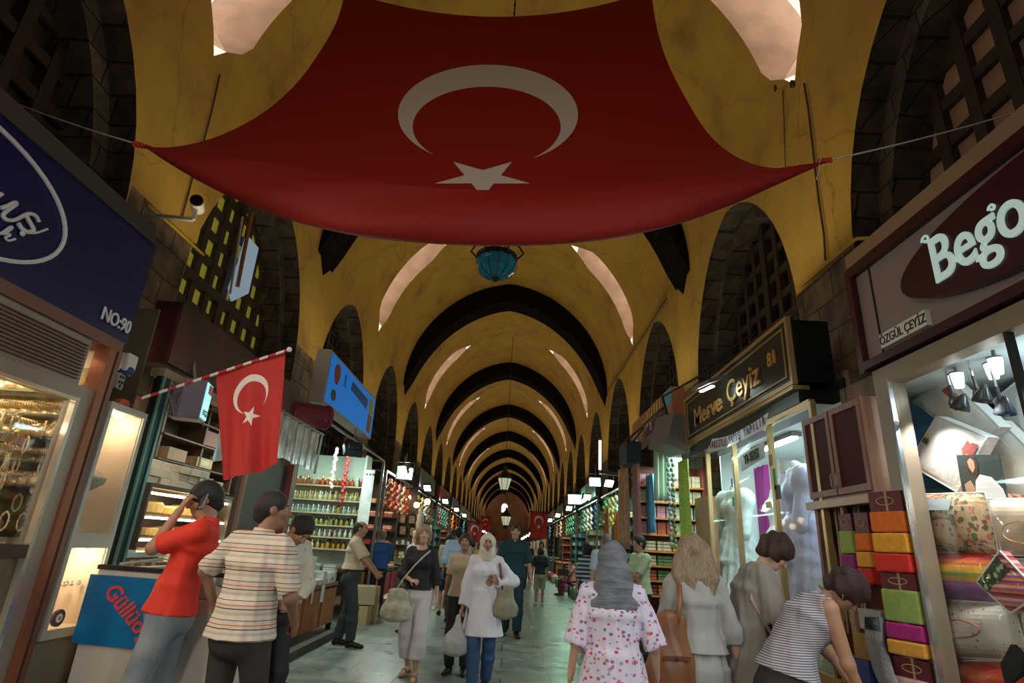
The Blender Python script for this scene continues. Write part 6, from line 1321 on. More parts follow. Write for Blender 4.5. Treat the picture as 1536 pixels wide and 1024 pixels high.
text('IL',.30,pm('deep_blue_print',(.0,.07,.38),.5),'sign_lettering',t,.003,(xs+.013,9.35,3.9),FL,sx=.8); m=MB(); m.prism([(xs+.013,9.7,3.86),(xs+.013,10.9,3.78),(xs+.013,10.95,3.98),(xs+.013,9.75,4.02)],(.003,0,0)); obj('faded_band',m,pm('faded_blue_print',(.0,.12,.5),.5),t)
m=MB(); m.tube([(-3.15,7.9,3.02),(-2.75,8.25,3.05)],.17,14); k=obj('rolled_awning',m,pm('burgundy_awning',(.16,.015,.03),.6),smooth=False,label='rolled burgundy awning beside the blue sign',cat='awning'); m=MB(); m.tube([(-2.76,8.23,3.05),(-2.73,8.26,3.052)],.18,14); obj('awning_end',m,pm('burgundy_light',(.24,.03,.045),.6),k)
floodlight((-2.75,9.9,2.85),(-.6,1,-1.0),'black hooded floodlight shining on the bottle shelves','floodlights of the left row',26,CLD,25,1.2)
lamp('AREA',(-3.3,9.0,2.95),46,CLD,.5,sizey=2.4,name='book_stall_light')
m=MB(); m.bar((-3.6,7.9,2.98),(-2.7,8.1,2.98),.03); m.bar((-2.7,8.1,2.98),(-2.7,12.2,2.98),.03); m.bar((-2.7,12.2,2.98),(-3.9,12.2,2.98),.03); m.bar((-2.7,12.2,0),(-2.7,12.2,2.98),.05); obj('lamp_gantry',m,mGrey,label='grey metal frame carrying the lamps of the book stall',cat='frame')
def hang(name,loc,n,r,mat,label,cat,group=None,dz=.06):
    m=MB(); m.tube([(0,0,.05),(0,0,-n*dz)],.004,4)
    for i in range(n): m.ball((r*.4*math.sin(i*2.4),r*.4*math.cos(i*2.4),-i*dz),(r,r,r*1.25),6,4)
    return obj(name,m,mat,smooth=True,label=label,cat=cat,group=group,loc=loc)
hang('pepper_string',(-2.95,10.4,2.9),16,.035,pm('dried_red',(.45,.03,.03),.6),'long string of dried red peppers in front of the bottle shelves','pepper string')
hang('pepper_string',(-3.15,10.3,2.9),12,.035,pm('dried_white',(.60,.52,.42),.6),'string of pale garlic heads beside the red peppers','garlic string')
m=MB(); m.grid(lambda i,j:(-2.72+i*.05,10.75+.01*math.sin(i*2),2.62-j*.16),5,7); k=obj('paper_scroll',m,pm('white_scroll',(.72,.70,.64),.6,var=.2,vscale=6),label='tall white paper scroll hung at the end of the bottle shelves',cat='scroll'); m=MB(); 
for i in range(3): m.ball((-2.66+i*.06,10.735,2.54),.02,6,4)
obj('grey_dots',m,mGrey,k)
# second table of small goods + cartons
table(-3.9,-2.95,11.6,13.6,.85,'table of small goods behind the man in the cream shirt',panel=pm('salmon_panel',(.60,.25,.16),.5))
random.seed(9); gp={}
def goods(kind,loc,mi,where,sc=1,rz=0):
    key=(kind,mi,where)
    lb0={'jar':('jar','glass jar'),'box':('small_box','small box'),'sack':('open_sack','open sack of spice'),'cloth':('folded_cloth','folded cloth'),'bunch':('hanging_bunch','hanging bunch'),'tin':('tin','round tin'),'plate':('painted_plate','painted plate')}[kind]
    cname=['red','orange','cream','green','blue','pink','brown','white','burgundy','grey green'][mi]
    if key in gp: return dup(gp[key],loc,rz,scale=sc)
    if kind=='jar': m=MB(); m.lathe([(.05,0),(.055,.01),(.055,.11),(.04,.125),(.042,.14),(.01,.145)],n=10)
    elif kind=='box': m=MB(); m.box((0,0,.05),(.14,.12,.10))
    elif kind=='sack': m=MB(); m.lathe([(.15,0),(.19,.05),(.20,.25),(.215,.30),(.19,.30),(.12,.34),(.02,.40)],n=14)
    elif kind=='cloth': m=MB(); m.box((0,0,.03),(.30,.26,.055))
    elif kind=='bunch':
        m=MB(); 
        for i in range(9): m.ball((.03*math.sin(i*2.4),.03*math.cos(i*2.4),-i*.07),(.05,.05,.055),6,4)
        m.tube([(0,0,0),(0,0,.2)],.004,4)
    elif kind=='tin': m=MB(); m.lathe([(.06,0),(.06,.05),(.055,.06)],n=12)
    elif kind=='plate': m=MB(); m.tube([(0,0,.0),(.012,0,0)],[.09,.10],14)
    o=obj(lb0[0],m,PM[mi],smooth=kind in('sack','bunch'),label='%s %s %s'%(cname,lb0[1],where),cat=lb0[1].split(' ')[-1] if kind!='sack' else 'sack',group='%s %s goods %s'%(cname,kind,where),loc=loc,rotz=rz,bevel=.01 if kind=='cloth' else 0); o.scale=(sc,)*3; gp[key]=o; return o
for i in range(40): goods(['jar','tin','box'][i%3],(-3.85+.2*(i%5)+.02*random.random(),11.72+.23*(i//5),.85),random.randint(0,9),'on the small goods table')
for i,(x,y,z) in enumerate([(-2.55,11.2,0),(-2.5,11.6,0),(-2.6,12.05,0),(-2.52,11.25,.32),(-2.55,11.7,.30)]):
    carton((x,y,z),(.34,.40,.30),[(.45,.30,.15),(.50,.36,.20),(.30,.28,.25),(.42,.30,.18),(.42,.26,.12)][i],['brown cardboard box on the floor nearest the man in cream','tan cardboard box on the floor beside the nearest one','grey box on the floor farthest from the man in cream','light brown box on top of the nearest floor carton','dark tan box on top of the second floor carton'][i],name='cardboard_box',rotz=.1*i)
m=MB(); m.bx(-2.98,-2.92,11.9,12.3,.30,.86); obj('yellow_cloth',m,pm('yellow_cloth',(.75,.45,.04),.7),label='yellow cloth hanging from the small goods table',cat='cloth')
# generic stall ----------------------------------------------------------------
def stall(side,y0,y1,n,colr,signc,seed,detail=1,warm=False,label='',signtext=None):
    random.seed(seed); s=-1 if side=='left' else 1; xf=(-2.75 if s<0 else 2.55); xb=XL+.1 if s<0 else XR-.1
    where='on the %s stall %s'%(side,label)
    t=thing('stall_rack','dark goods rack of the %s stall %s'%(side,label),'rack'); mt=pm('rack_%s_%d'%(side,n%4),[(.12,.06,.035),(.05,.05,.045),(.22,.15,.09),(.07,.09,.09)][n%4],.6)
    m=MB(); m.bx(xb-.03,xb+.03,y0+.1,y1-.3,.0,2.9); m.bx(min(xb,xf+.25*s),max(xb,xf+.25*s),y1-.36,y1-.3,0,2.9); obj('back_board',m,mt,t)
    zs=[.95,1.3,1.65,2.0,2.35]
    for z in zs: m=MB(); m.bx(min(xb,xf+.3*s),max(xb,xf+.3*s),y1-.62,y1-.36,z-.02,z); obj('shelf',m,mt,t)
    kinds=[['jar','tin'],['cloth','box'],['box','jar'],['plate','jar'],['cloth','cloth']][n%5]; pal=colr
    W=abs(xb-xf-.3*s); k=int(W/.24)
    for z in zs:
        for i in range(k):
            x=min(xb,xf+.3*s)+.12+i*.24
            kd=kinds[(i+int(z*3))%2]
            if kd=='plate': kd='jar' if random.random()<.5 else 'box'
            goods(kd,(x,y1-.5,z),random.choice(pal),where,1.1 if kd!='cloth' else .75)
            if kd=='cloth' and detail: goods(kd,(x,y1-.5,z+.045),random.choice(pal),where,.75); goods(kd,(x,y1-.5,z+.09),random.choice(pal),where,.75)
    x0,x1=(xf-.85,xf) if s<0 else (xf,xf+.85)
    table(x0,x1,y0+.3,y1-.9,.8,'goods table of the %s stall %s'%(side,label),mat=mt,panel=PM[random.choice(pal)])
    ny=int((y1-y0-1.2)/.3)
    for i in range(ny):
        for j in range(3):
            goods(random.choice(kinds) if kinds[0]!='plate' else 'jar',(x0+.17+.25*j,y0+.45+.3*i,.8),random.choice(pal),where,1.15,random.random())
    for i in range(ny//2): goods('sack',(xf+ (-.0+.28)*-s,y0+.6+.62*i,0),random.choice(pal),where,.9)
    nb=6 if detail else 3
    for i in range(nb): goods('bunch',(xf-.1*s*-1 if False else xf+.06*s,y0+.4+(y1-y0-.8)*i/max(1,nb-1),2.72),random.choice(pal),where,1.1)
    m=MB(); m.bar((xf,y0+.2,2.85),(xf,y1-.2,2.85),.04); m.bar((xf,y0+.2,0),(xf,y0+.2,2.85),.05); m.bar((xf,y0+.2,2.85),(xb,y0+.2,2.85),.04); m.bar((xf,y1-.2,2.85),(xb,y1-.2,2.85),.04); obj('lamp_gantry',m,mGrey,label='grey post and rail frame of the %s stall %s'%(side,label),cat='frame')
    if signc:
        g=thing('shop_sign','%s sign board over the %s stall %s'%(signc[1],side,label),'sign'); a=(xf-.12,xf) if s<0 else (xf,xf+.12)
        m=MB(); m.bx(a[0],a[1],y0+.6,y1-.6,3.0,3.55); obj('board',m,pm('sign_'+signc[1].replace(' ','_'),signc[0],.5),g)
        if signtext: text(signtext,.32,pm('sign_cream',(.75,.62,.3),.5),'sign_lettering',g,.004,((xf+.004) if s<0 else (xf-.004),(y0+y1)/2,3.27),FL if s<0 else FR,sx=.9)
    col=WRM if warm else (GRN if n%2 else CLD)
    floodlight((xf-.0+.22*-s,y0+1.0,3.0),(-s*-.35,-.75,-.45) ,'bright floodlight on a bracket at the %s stall %s'%(side,label),None,0,col,28,1.0)
    lamp('AREA',(xf+.45*s,(y0+y1)/2,2.9),STALL*(1.0 if warm else 1.15),col,.5,sizey=2.6,name='stall_light')
    lamp('SPOT',(xf-.25*s,y0+1.0,2.95),STALL*.9,col,.1,to=(xf-1.6*s,y0-.6,0),angle=2.2,blend=.8,name='flood_beam')
stall('left',12.6,16.6,1,[5,0,6,2,8],None,21,1,True,'hung with peach goods')
stall('left',17.0,22.0,2,[2,6,7,1,9],((.10,.10,.09),'dark grey'),22,1,False,'past the framed lamps')
stall('left',22.4,27.3,3,[0,4,7,5,3],((.35,.04,.03),'dark red'),23,1,False,'before the distant lantern')
stall('left',27.7,32.6,4,[1,2,8,7,0],((.05,.12,.22),'navy blue'),24,0,True,'under the distant lantern')
stall('left',33.0,43.0,5,[0,8,1,2,4],((.30,.25,.12),'mustard'),25,0,False,'well beyond the distant lantern')
stall('right',13.0,16.6,1,[3,9,4,7,1],None,31,1,False,'behind the hanging orange cloths')
stall('right',17.0,22.0,2,[3,9,7,2,4],((.06,.13,.12),'dark teal'),32,1,False,'beside the low stools')
stall('right',22.4,27.3,3,[7,2,5,3,9],((.22,.06,.05),'brick red'),33,1,False,'with the green floodlight')
stall('right',27.7,32.6,4,[0,5,1,7,8],((.10,.12,.10),'olive black'),34,0,True,'beyond the green floodlight')
stall('right',33.0,43.0,5,[1,0,2,6,4],((.28,.20,.12),'brown'),35,0,False,'well beyond the green floodlight')
for i,y in enumerate(np.arange(43.5,104,10.0)):
    for s,nm in ((-1,'left'),(1,'right')):
        xf=-2.75 if s<0 else 2.55; t=thing('far_stall','distant stall front in the %s row'%nm,'stall',(xf,y,0),group='distant stall fronts of the %s row'%nm)
        m=MB(); m.box((.6*s,4.6,.45),(1.0,9.0,.9)); obj('counter',m,PM[(i*3+(s>0))%10],t); m=MB(); m.box((.9*s,4.6,1.6),(.1,9.0,1.4)); obj('goods_wall',m,spots('far_goods',(.25,.15,.1),PAL[:6],3,.5),t); m=MB(); m.box((.1*s,4.6,3.1),(.12,6.0,.5)); obj('sign_board',m,PM[(i+5)%10],t)
        floodlight((xf-.1*s,y+1,2.9),(-s*.3,-.8,-.4),'tiny distant floodlight in the %s row'%nm,'distant floodlights of the %s row'%nm,0,CLD if i%2 else WRM,30,1.3)
        lamp('AREA',(xf-.3*s,y+4,2.9),STALL*1.6,CLD if (i+(s>0))%2 else WRM,1,sizey=6,name='far_stall_light')
# lit pieces seen in the photo ---------------------------------------------------
floodlight(tuple(atX(607,709,-2.55)),(.28,-1,-.30),'large dazzling floodlight in the left row above the framed lamps','floodlights of the left row',55,CLD,40,1.55)
floodlight(tuple(atX(893,722,2.35)),(-.3,-1,-.35),'large blue white floodlight in the right row','floodlights of the right row',45,CLD,40,1.3)
floodlight(tuple(atX(862,748,2.35)),(-.3,-1,-.3),'large floodlight with a green glow deeper in the right row','floodlights of the right row',45,(.45,1,.6),36,1.9)
p=atX(900,682,2.3); m=MB(); m.tube([(0,0,-.38),(0,0,.38)],.035,8); k=obj('tube_lamp',m,pm('lit_tube_pink',(1,.8,.7),.4,emit=(1,.72,.6),es=3),label='short upright tube lamp high in the right row',cat='lamp',loc=p); m=MB(); m.bar((0,0,-.45),(.9,.3,-.45),.12,.08); obj('lamp_bracket',m,mGrey,k)
# framed lamps and pictures left row
t=thing('display_board','dark board with lamps and framed pictures in the left row','board',(0,0,0)); m=MB(); m.bx(-3.9,-2.6,16.6,16.66,1.5,3.2); obj('board_panel',m,pm('dark_grey_board',(.06,.055,.05),.6),t)
wl=None
for i,(px,py) in enumerate([(612,746),(641,752),(625,757)]):
    p=atY(px,py,16.45)
    if wl is None: wl=thing('wall_lamp','small warm globe lamp on the dark board','lamp',p,group='globe lamps on the dark board'); m=MB(); m.ball((0,0,0),.085,12,8); obj('globe',m,pm('lit_globe_warm',(1,.8,.5),.4,emit=(1,.68,.36),es=5),wl,smooth=True); m=MB(); m.lathe([(.05,.07),(.04,.11),(.01,.14)],n=10); obj('cap',m,mBr,wl)
    else: dup(wl,p)
for i,(px,py,c) in enumerate([(603,778,(.4,.35,.3)),(618,779,(.5,.48,.42)),(632,780,(.35,.33,.3)),(604,795,(.3,.25,.2)),(620,797,(.45,.4,.3))]):
    p=atY(px,py,16.5); f=thing('picture_frame',['upper left','upper middle','upper right','lower left','lower middle'][i]+' small framed picture on the dark board','picture',p); m=MB(); m.box((0,0,0),(.22,.03,.26)); obj('frame',m,mBlk,f); m=MB(); m.box((0,-.02,0),(.16,.01,.2)); obj('picture_print',m,pm('picture_%d'%i,c,.5,var=.5,vscale=20),f)
m=MB(); m.lathe([(.16,-float(atY(628,795,15.9)[2])),(.14,-.02),(.12,-.01)],n=8); m.lathe([(.06,0),(.09,.1),(.07,.25),(.09,.36),(.05,.45),(.07,.52),(.01,.6)],n=12); obj('statuette',m,pm('white_porcelain',(.75,.78,.78),.3),smooth=True,label='slim white statuette on a pedestal in front of the framed pictures',cat='statuette',loc=tuple(atY(628,795,15.9)))
# flags down the passage
for i,(px,py,X,w,h,lb) in enumerate([(808,787,None,.0,.0,'far red flag with white emblem hanging over the right side of the passage'),(712,798,None,0,0,'far red flag hanging over the left side of the passage, nearer one'),(728,785,None,0,0,'smaller far red flag behind the other on the left side')]):
    Y=(24.0,26.0,31.0)[i]; p=atY(px,py,Y); W=(.68,.62,.55)[i]; H=(1.0,.85,.7)[i]
    m=MB(); uv=[]
    for b in range(9):
        for a in range(9): m.v.append((W*(a/8-.5),.05*math.sin(a*1.2+b*.3),-H*(b/8-.5))); uv.append((a/8,1-b/8))
    m.f=[(b*9+a,b*9+a+1,(b+1)*9+a+1,(b+1)*9+a) for b in range(8) for a in range(8)]; m.mi=[0]*64
    o=obj('hanging_flag',m,flagmat('red_flag_far%d'%i,(.60,.03,.03),(.8,.78,.75),(.50,.66,.27,.20),(.50,.605,.215,.155),(.50,.43,.14,.10,PI/2)),smooth=True,label=lb,cat='flag',loc=p); setuv(o,uv); m=MB(); m.tube([(-W*.6,0,H/2),(W*.6,0,H/2)],.02,6); m.tube([(0,0,H/2),(0,0,H/2+1.6)],.008,4); obj('flag_rod',m,mBlk,o)
# --- R4 textile stall ---
t=thing('shop_sign','red and cream sign with yellow lettering above the towel stall','sign'); m=MB(); m.bx(X2-.02,X2+.2,9.15,12.3,3.55,4.08); obj('board',m,pm('brick_sign',(.50,.16,.10),.5),t); m=MB(); m.prism([(X2-.03,9.3,3.56),(X2-.03,11.2,3.56),(X2-.03,11.0,3.80),(X2-.03,10.3,3.92),(X2-.03,9.6,3.84)],(.012,0,0)); obj('dark_arch_shape',m,pm('plum_print',(.10,.02,.07),.5),t); m=MB(); m.bx(X2-.028,X2-.02,9.15,9.6,3.8,4.08); obj('sky_blue_patch',m,pm('sky_print',(.1,.4,.6),.5),t)
mYL=pm('yellow_sign_letter',(.75,.55,.12),.5)
for i in range(9):
    a=i/8; y=11.45-1.55*a; z=3.64+.30*math.sin(.35+a*1.5); m=MB(); m.prism([(X2-.034,y-.05,z-.13),(X2-.034,y+.05,z-.14),(X2-.034,y+.035,z+.13),(X2-.034,y-.045,z+.14)],(.006,0,0)); obj('yellow_letter',m,mYL,t)
text('O',.22,mWht,'white_letter',t,.003,(X2-.045,10.55,3.68),FR,sx=.7); m=MB(); m.prism([(X2-.034,12.0,3.56),(X2-.034,11.7,3.56),(X2-.034,11.85,3.8)],(.005,0,0)); obj('white_triangle',m,mWht,t)
t=thing('towel_shelving','brown shelving of boxes and folded towels at the back of the towel stall','shelf'); m=MB(); m.bx(2.35,3.5,11.0,11.06,.4,3.0); m.bx(2.30,2.35,10.6,11.06,.4,3.0); m.bx(3.5,3.55,10.6,11.06,.4,3.0); obj('back_panel',m,pm('maroon_shelf',(.20,.04,.03),.5),t)
ZS2=[.78,1.02,1.26,1.50,1.78,2.06,2.34,2.62]
for z in ZS2: m=MB(); m.bx(2.35,3.5,10.62,11.0,z-.03,z); obj('shelf_board',m,pm('orange_shelf_edge',(.60,.22,.05),.5),t)
cl=[[8,3,2,2],[8,3,1,1],[0,3,1,5],[2,9,2,2]]
for zi,z in enumerate(ZS2[:4]):
    for i in range(4):
        for j in range(3): goods('cloth',(2.5+i*.28,10.82,z+j*.055),[[8,1,7,2],[0,3,5,8],[2,3,9,2],[2,2,1,2]][zi][i],'on the towel stall shelving',.85)
for zi,z in enumerate(ZS2[4:]):
    for i in range(7):
        for j in range(2): goods('box',(2.42+i*.165,10.8,z+j*.105),[[5,0,2,7],[5,5,7,4],[2,5,7,2],[5,7,5,2]][zi][(i//2)%4],'on the towel stall shelving',1.02)
table(2.55,3.4,8.5,10.3,.75,'table heaped with aqua trimmings in the towel stall')
m=MB(); random.seed(3)
for i in range(60): m.ball((2.6+.75*random.random(),8.55+1.7*random.random(),.78+.15*random.random()),.07,6,4)
obj('trimming_heap',m,pm('aqua_trimmings',(.35,.52,.45),.3,var=.6,vscale=30),smooth=True,label='heap of shiny aqua trimmings on the towel stall table',cat='trimmings',kind='stuff')
lamp('AREA',(2.9,9.6,3.0),40,CLD,.5,sizey=2.2,name='towel_stall_light')
def cloth_strip(loc,w,h,mat,label,along='y',cat='cloth',amp=.03,n=12): 
    m=MB(); m.grid(lambda i,j:(amp*math.sin(i*1.5+j*.2) if along=='y' else w*(i/(n-1)-.5), w*(i/(n-1)-.5) if along=='y' else amp*math.sin(i*1.5+j*.2), -h*j/7),n,8); o=obj('hanging_cloth',m,mat,smooth=True,label=label,cat=cat,loc=loc); sd=o.modifiers.new('s','SOLIDIFY'); sd.thickness=.01; return o
mO=pm('orange_cloth',(.60,.20,.06),.7,var=.2,vscale=9)
cloth_strip(tuple(atX(935,700,2.45)),1.0,1.7,pm('peach_cloth',(.55,.30,.2),.7,var=.3,vscale=8),'peach coloured cloth hanging high in the right row')
cloth_strip(tuple(atX(910,760,2.5)),.35,1.4,mO,'narrow orange cloth hanging farther down the right row'); cloth_strip(tuple(atX(925,768,2.45)),.45,1.6,pm('bright_orange_cloth',(.75,.22,.03),.7),'bright orange cloth hanging below the peach one')
cloth_strip(tuple(atX(974,712,2.5)),.4,1.0,pm('blue_banner',(.08,.35,.60),.6),'blue hanging strip in front of the towel shelving'); cloth_strip(tuple(atX(1024,690,2.5)),.36,1.45,pm('lime_banner',(.40,.70,.08),.6,var=.3,vscale=30,stretch=(.3,.3,3)),'lime green hanging strip beside the tan door leaf')
cloth_strip(tuple(atY(990,668,9.6)),.22,.9,pm('sage_dress',(.42,.55,.40),.7),'sage green dress hanging in the towel stall',along='x',amp=.05); cloth_strip(tuple(atY(1012,672,9.8)),.2,.55,pm('white_dress',(.7,.72,.7),.7),'small white dress hanging in the towel stall',along='x',amp=.05)
for i,(px,c) in enumerate(((950,7),(958,9),(1002,9),(1008,3))): 
    p=atX(px,705 if i<2 else 690,2.5); hang('bead_string',tuple(p),18,.03,PM[c],['white bead string left of the blue strip','grey green bead string left of the blue strip','grey green bead string in the middle of the towel stall','green bead string in the middle of the towel stall'][i],'bead string',dz=.075)
p=atX(945,682,2.35); t=thing('lamp_housing','black box shaped lamp housing above the towel stall','lamp housing',p); m=MB(); m.box((0,0,0),(.3,.75,.42)); obj('case',m,pm('black_teal_case',(.015,.035,.035),.5),t,bevel=.02); m=MB(); m.bar((0,-.3,.2),(.5,-.3,.9),.03); m.bar((-.1,.4,.25),(-.1,-3.0,.25),.03); obj('bracket',m,mBlk,t)  # the box is a floodlight housing
p=atX(1003,650,2.35); t=thing('hooded_lamp','grey hooded lamp on a long arm above the towel stall','lamp',p,rotz=.3); m=MB(); m.prism([(-.22,-.25,-.22),(.18,-.25,-.3),(.18,-.25,.24),(-.05,-.25,.28)],(0,.5,0)); obj('hood',m,mGrey,t,bevel=.01); m=MB(); m.bar((0,0,.25),(.1,.3,.65),.03); m.bar((.1,.3,.65),(.3,-1.8,.95),.025); obj('arm',m,mBlk,t)
# stools and chairs at right
def chair(loc,rz,mat,label):
    t=thing('small_chair',label,'chair',loc,rz); 
    for x in(-.17,.17):
        for y in(-.17,.17): m=MB(); m.tube([(x*1.1,y*1.1,0),(x,y,.42)],.015,6); obj('leg',m,mBlk,t)
    m=MB(); m.bx(-.2,.2,-.2,.2,.42,.45); obj('seat',m,mat,t,bevel=.01); m=MB(); m.bar((-.18,-.19,.45),(-.18,-.24,.82),.025); m.bar((.18,-.19,.45),(.18,-.24,.82),.025); m.bx(-.2,.2,-.25,-.22,.62,.82); obj('backrest',m,mat,t); return t
chair((2.05,20.8,0),-.6,pm('dark_chair_wood',(.05,.03,.02),.5),'dark small chair by the right stalls'); chair((2.35,19.4,0),.4,pm('orange_plastic',(.75,.22,.04),.4),'orange small chair by the right stalls')

table(2.18,2.55,5.3,7.5,.52,'low table of folded scarves in front of the bridal window')
for i in range(30): goods('cloth',(2.36+.02*math.sin(i),5.5+.34*(i%6),.52+.05*(i//6)),[6,9,6,8,2,9][(i*5+i//6)%6],'on the low scarf table',.95,.08*math.sin(i*3))
m=MB(); random.seed(8)
for i in range(40): m.ball((2.2+.3*random.random(),5.0+.28*random.random(),.06+.30*random.random()),(.09,.07,.05),6,4)
obj('scarf_heap',m,pm('magenta_scarves',(.40,.05,.12),.8,var=.8,vscale=9,col2=(.30,.18,.05)),smooth=True,label='loose heap of magenta and brown scarves at the foot of the bridal window',cat='scarves',kind='stuff')
# ================= the people =================
mJean=pm('faded_denim',(.16,.20,.24),.8,var=.35,vscale=5,col2=(.30,.33,.35)); mDen=pm('blue_denim',(.035,.09,.20),.8,var=.25,vscale=6); mBlkT=pm('black_trouser',(.016,.015,.018),.75); mDkT=pm('dark_brown_trouser',(.035,.028,.026),.75)
mDgT=pm('dark_green_grey_trouser',(.03,.045,.05),.75); mShoe=pm('black_leather',(.015,.013,.012),.35); mTanS=pm('tan_sandal',(.25,.13,.07),.5)
A3=lambda *a:tuple(a)
# 1 man in red on the phone
mRedS=pm('red_shirt',(.72,.035,.015),.75,var=.08)
r,i1=person('young man in a red polo shirt and faded jeans talking on a phone',(-2.10,4.02,0),PI*.5+.3,H=1.76,vox=.0075,skin='tan',head=(.15,.34,0),lean=-.27,pelvis=(0,.02),
  hand={'l':(-.10,.09,1.54),'ldir':(.15,-.35,1),'lpalm':(.5,-1,.1),'lcurl':.5,'r':(.20,-.10,.86)},elbow={'l':(-.1,.5,-1.6),'r':(.7,-1,0)},foot={'l':(-.12,.06,.085),'r':(.10,-.10,.085)},
  hair=('short',(.012,.009,.008)),top=dict(mat=mRedS,sleeve=.75,hem=-.04,loose=.02,collar=1,cuff=.02),bottom=dict(mat=mJean,loose=.016),shoe=dict(mat=mShoe))
# 2 man in striped polo seen from behind
mStr=stripes('knit_stripes',[(0,(.62,.53,.43)),(.14,(.03,.025,.03)),(.19,(.62,.53,.43)),(.33,(.55,.12,.04)),(.38,(.62,.53,.43)),(.58,(.06,.05,.06)),(.62,(.66,.57,.46)),(.85,(.50,.42,.35))],'Z',9.5,.85)
r,i2=person('broad man in a cream polo with dark and orange stripes, seen from behind',(-1.50,3.66,0),-.35,H=1.68,vox=.0075,skin='brown',build=1.05,head=(-.75,.05,0),side=.05,twist=.0,
  hand={'l':(-.34,.10,1.02),'r':(.20,.22,.98),'rcurl':.9,'lcurl':.9},elbow={'l':(-1,-.3,-.1),'r':(.8,-.8,-.2)},foot={'l':(-.13,-.05,.085),'r':(.12,.08,.085)},
  hair=('crop',(.02,.013,.01)),top=dict(mat=mStr,sleeve=.85,hem=-.06,loose=.022,cuff=.012,bel=.02,fold=.006,collar=1),bottom=dict(mat=mDkT),shoe=dict(mat=mShoe))
# 3 man in pale shirt looking down
mPS=spots('pale_shirt_stripe',(.58,.54,.42),[(.50,.46,.36),(.45,.42,.35)],9,.2)
r,i3=person('man in a pale shirt and black trousers looking down with hands clasped at his belt',(-1.74,4.75,0),-PI/2-.5,H=1.64,vox=.0075,skin='tan',head=(0,.95,0),lean=.12,
  hand={'l':(-.02,.20,1.00),'r':(.05,.19,1.03),'ldir':(1,.2,-.1),'rdir':(-1,.2,-.1),'lpalm':(0,-1,0),'rpalm':(0,-1,0),'lcurl':.7,'rcurl':.6},elbow={'l':(-1,-.2,-.3),'r':(1,-.2,-.3)},
  hair=('short',(.010,.008,.008)),top=dict(mat=mPS,sleeve=1.75,hem=.09,loose=.02,collar=1,cuff=.015),bottom=dict(mat=mBlkT,belt=mShoe,top=.1),shoe=dict(mat=mShoe))
# 4 man in cream at the book stall
mCr=pm('cream_shirt',(.66,.52,.36),.8,var=.08)
r,_=person('balding man in a cream short sleeved shirt standing at the book stall',(-2.22,8.9,0),-PI/2+.1,H=1.68,vox=.009,skin='tan',head=(.0,.15,0),
  hand={'l':(-.14,.36,1.02),'r':(.16,.36,1.02),'lcurl':.9,'rcurl':.9},elbow={'l':(-.7,-.6,-.5),'r':(.7,-.6,-.5)},hair=('bald',(.03,.022,.018)),top=dict(mat=mCr,sleeve=.8,hem=.09,loose=.024,bel=.02,collar=1,cuff=.02),bottom=dict(mat=mDgT,loose=.02,belt=mShoe,top=.1),shoe=dict(mat=mShoe),foot={'l':(-.1,-.1,.085),'r':(.1,.12,.085)})
# 5 man in blue shirt
person('grey haired man in a royal blue shirt seen from behind at the small goods table',(-2.55,12.3,0),.25,H=1.62,vox=.012,skin='fair',hair=('crop',(.25,.20,.15)),top=dict(mat=pm('royal_blue',(.02,.10,.34),.75),sleeve=1.5,hem=.0,loose=.028),bottom=dict(mat=mBlkT),shoe=dict(mat=mShoe),hand={'l':(-.1,.3,1.0),'r':(.12,.3,1.0)})
# 6 woman with black top
mBT=pm('black_top',(.014,.014,.017),.7); mWC=pm('white_capri',(.72,.68,.70),.8)
r,i6=person('blonde woman in a black top and white capri trousers walking with a cream shoulder bag',(-1.0,7.2,0),PI-.15,H=1.62,sex='f',vox=.008,skin='fair',head=(.35,.0,0),hair=('bob',(.36,.25,.13)),
  hand={'r':(.02,.26,1.10),'rdir':(-.7,.6,.1),'rpalm':(-.2,-.5,-1),'l':(-.27,.02,.80),'rcurl':.8},elbow={'r':(.8,-.5,-.3)},foot={'l':(-.09,.12,.085),'r':(.08,-.14,.11)},
  top=dict(mat=mBT,sleeve=1.35,hem=.03,loose=.018,neck=.085),bottom=dict(mat=mWC,len=1.62,loose=.022,flare=.035),shoe=dict(kind='sandal',mat=mTanS))
# 7 woman in white coat and headscarf
mCoat=pm('white_coat',(.76,.76,.84),.8,var=.05); mScf=pm('cream_scarf',(.66,.60,.48),.8,var=.15,vscale=12)
def hijab(mat,drape=True,back=False):
    def f(c):
        A=c['A'];h=c['SDF'](c['HC']-A([.25,.28,.42]),c['HC']+A([.25,.26,.2]),min(c['vox'],.009)/c['s']); HP=c['HP'];RT=c['RT'];N=c['N'];R3=c['R3']
        h.ell(HP(0,-.012,.03),(.088,.108,.102),RT,0); h.cone(HP(0,-.03,0),HP(0,-.03,-.1),.085,.08,.05); h.loft(HP(0,-.01,-.08),N+R3@A([0,0,-.03]),[c['ax']],(.085,.09),(.125,.105),.05,.05)
        if back:
            h.loft(HP(0,-.05,-.05),N+R3@A([0,-.06,-.14]),[c['ax']],(.10,.08),(.15,.07),.05,.03); h.loft(N+R3@A([0,-.07,-.1]),N+R3@A([0,-.09,-.30]),[c['ax']],(.13,.05),(.02,.02),.04,.03)
        h.wave(.005,48,.6,2.5)
        h.ell(HP(0,.135,-.012),(.062,.085,.082),RT,.008,'s'); m2=c['child']('headscarf',h,mat)
    return f
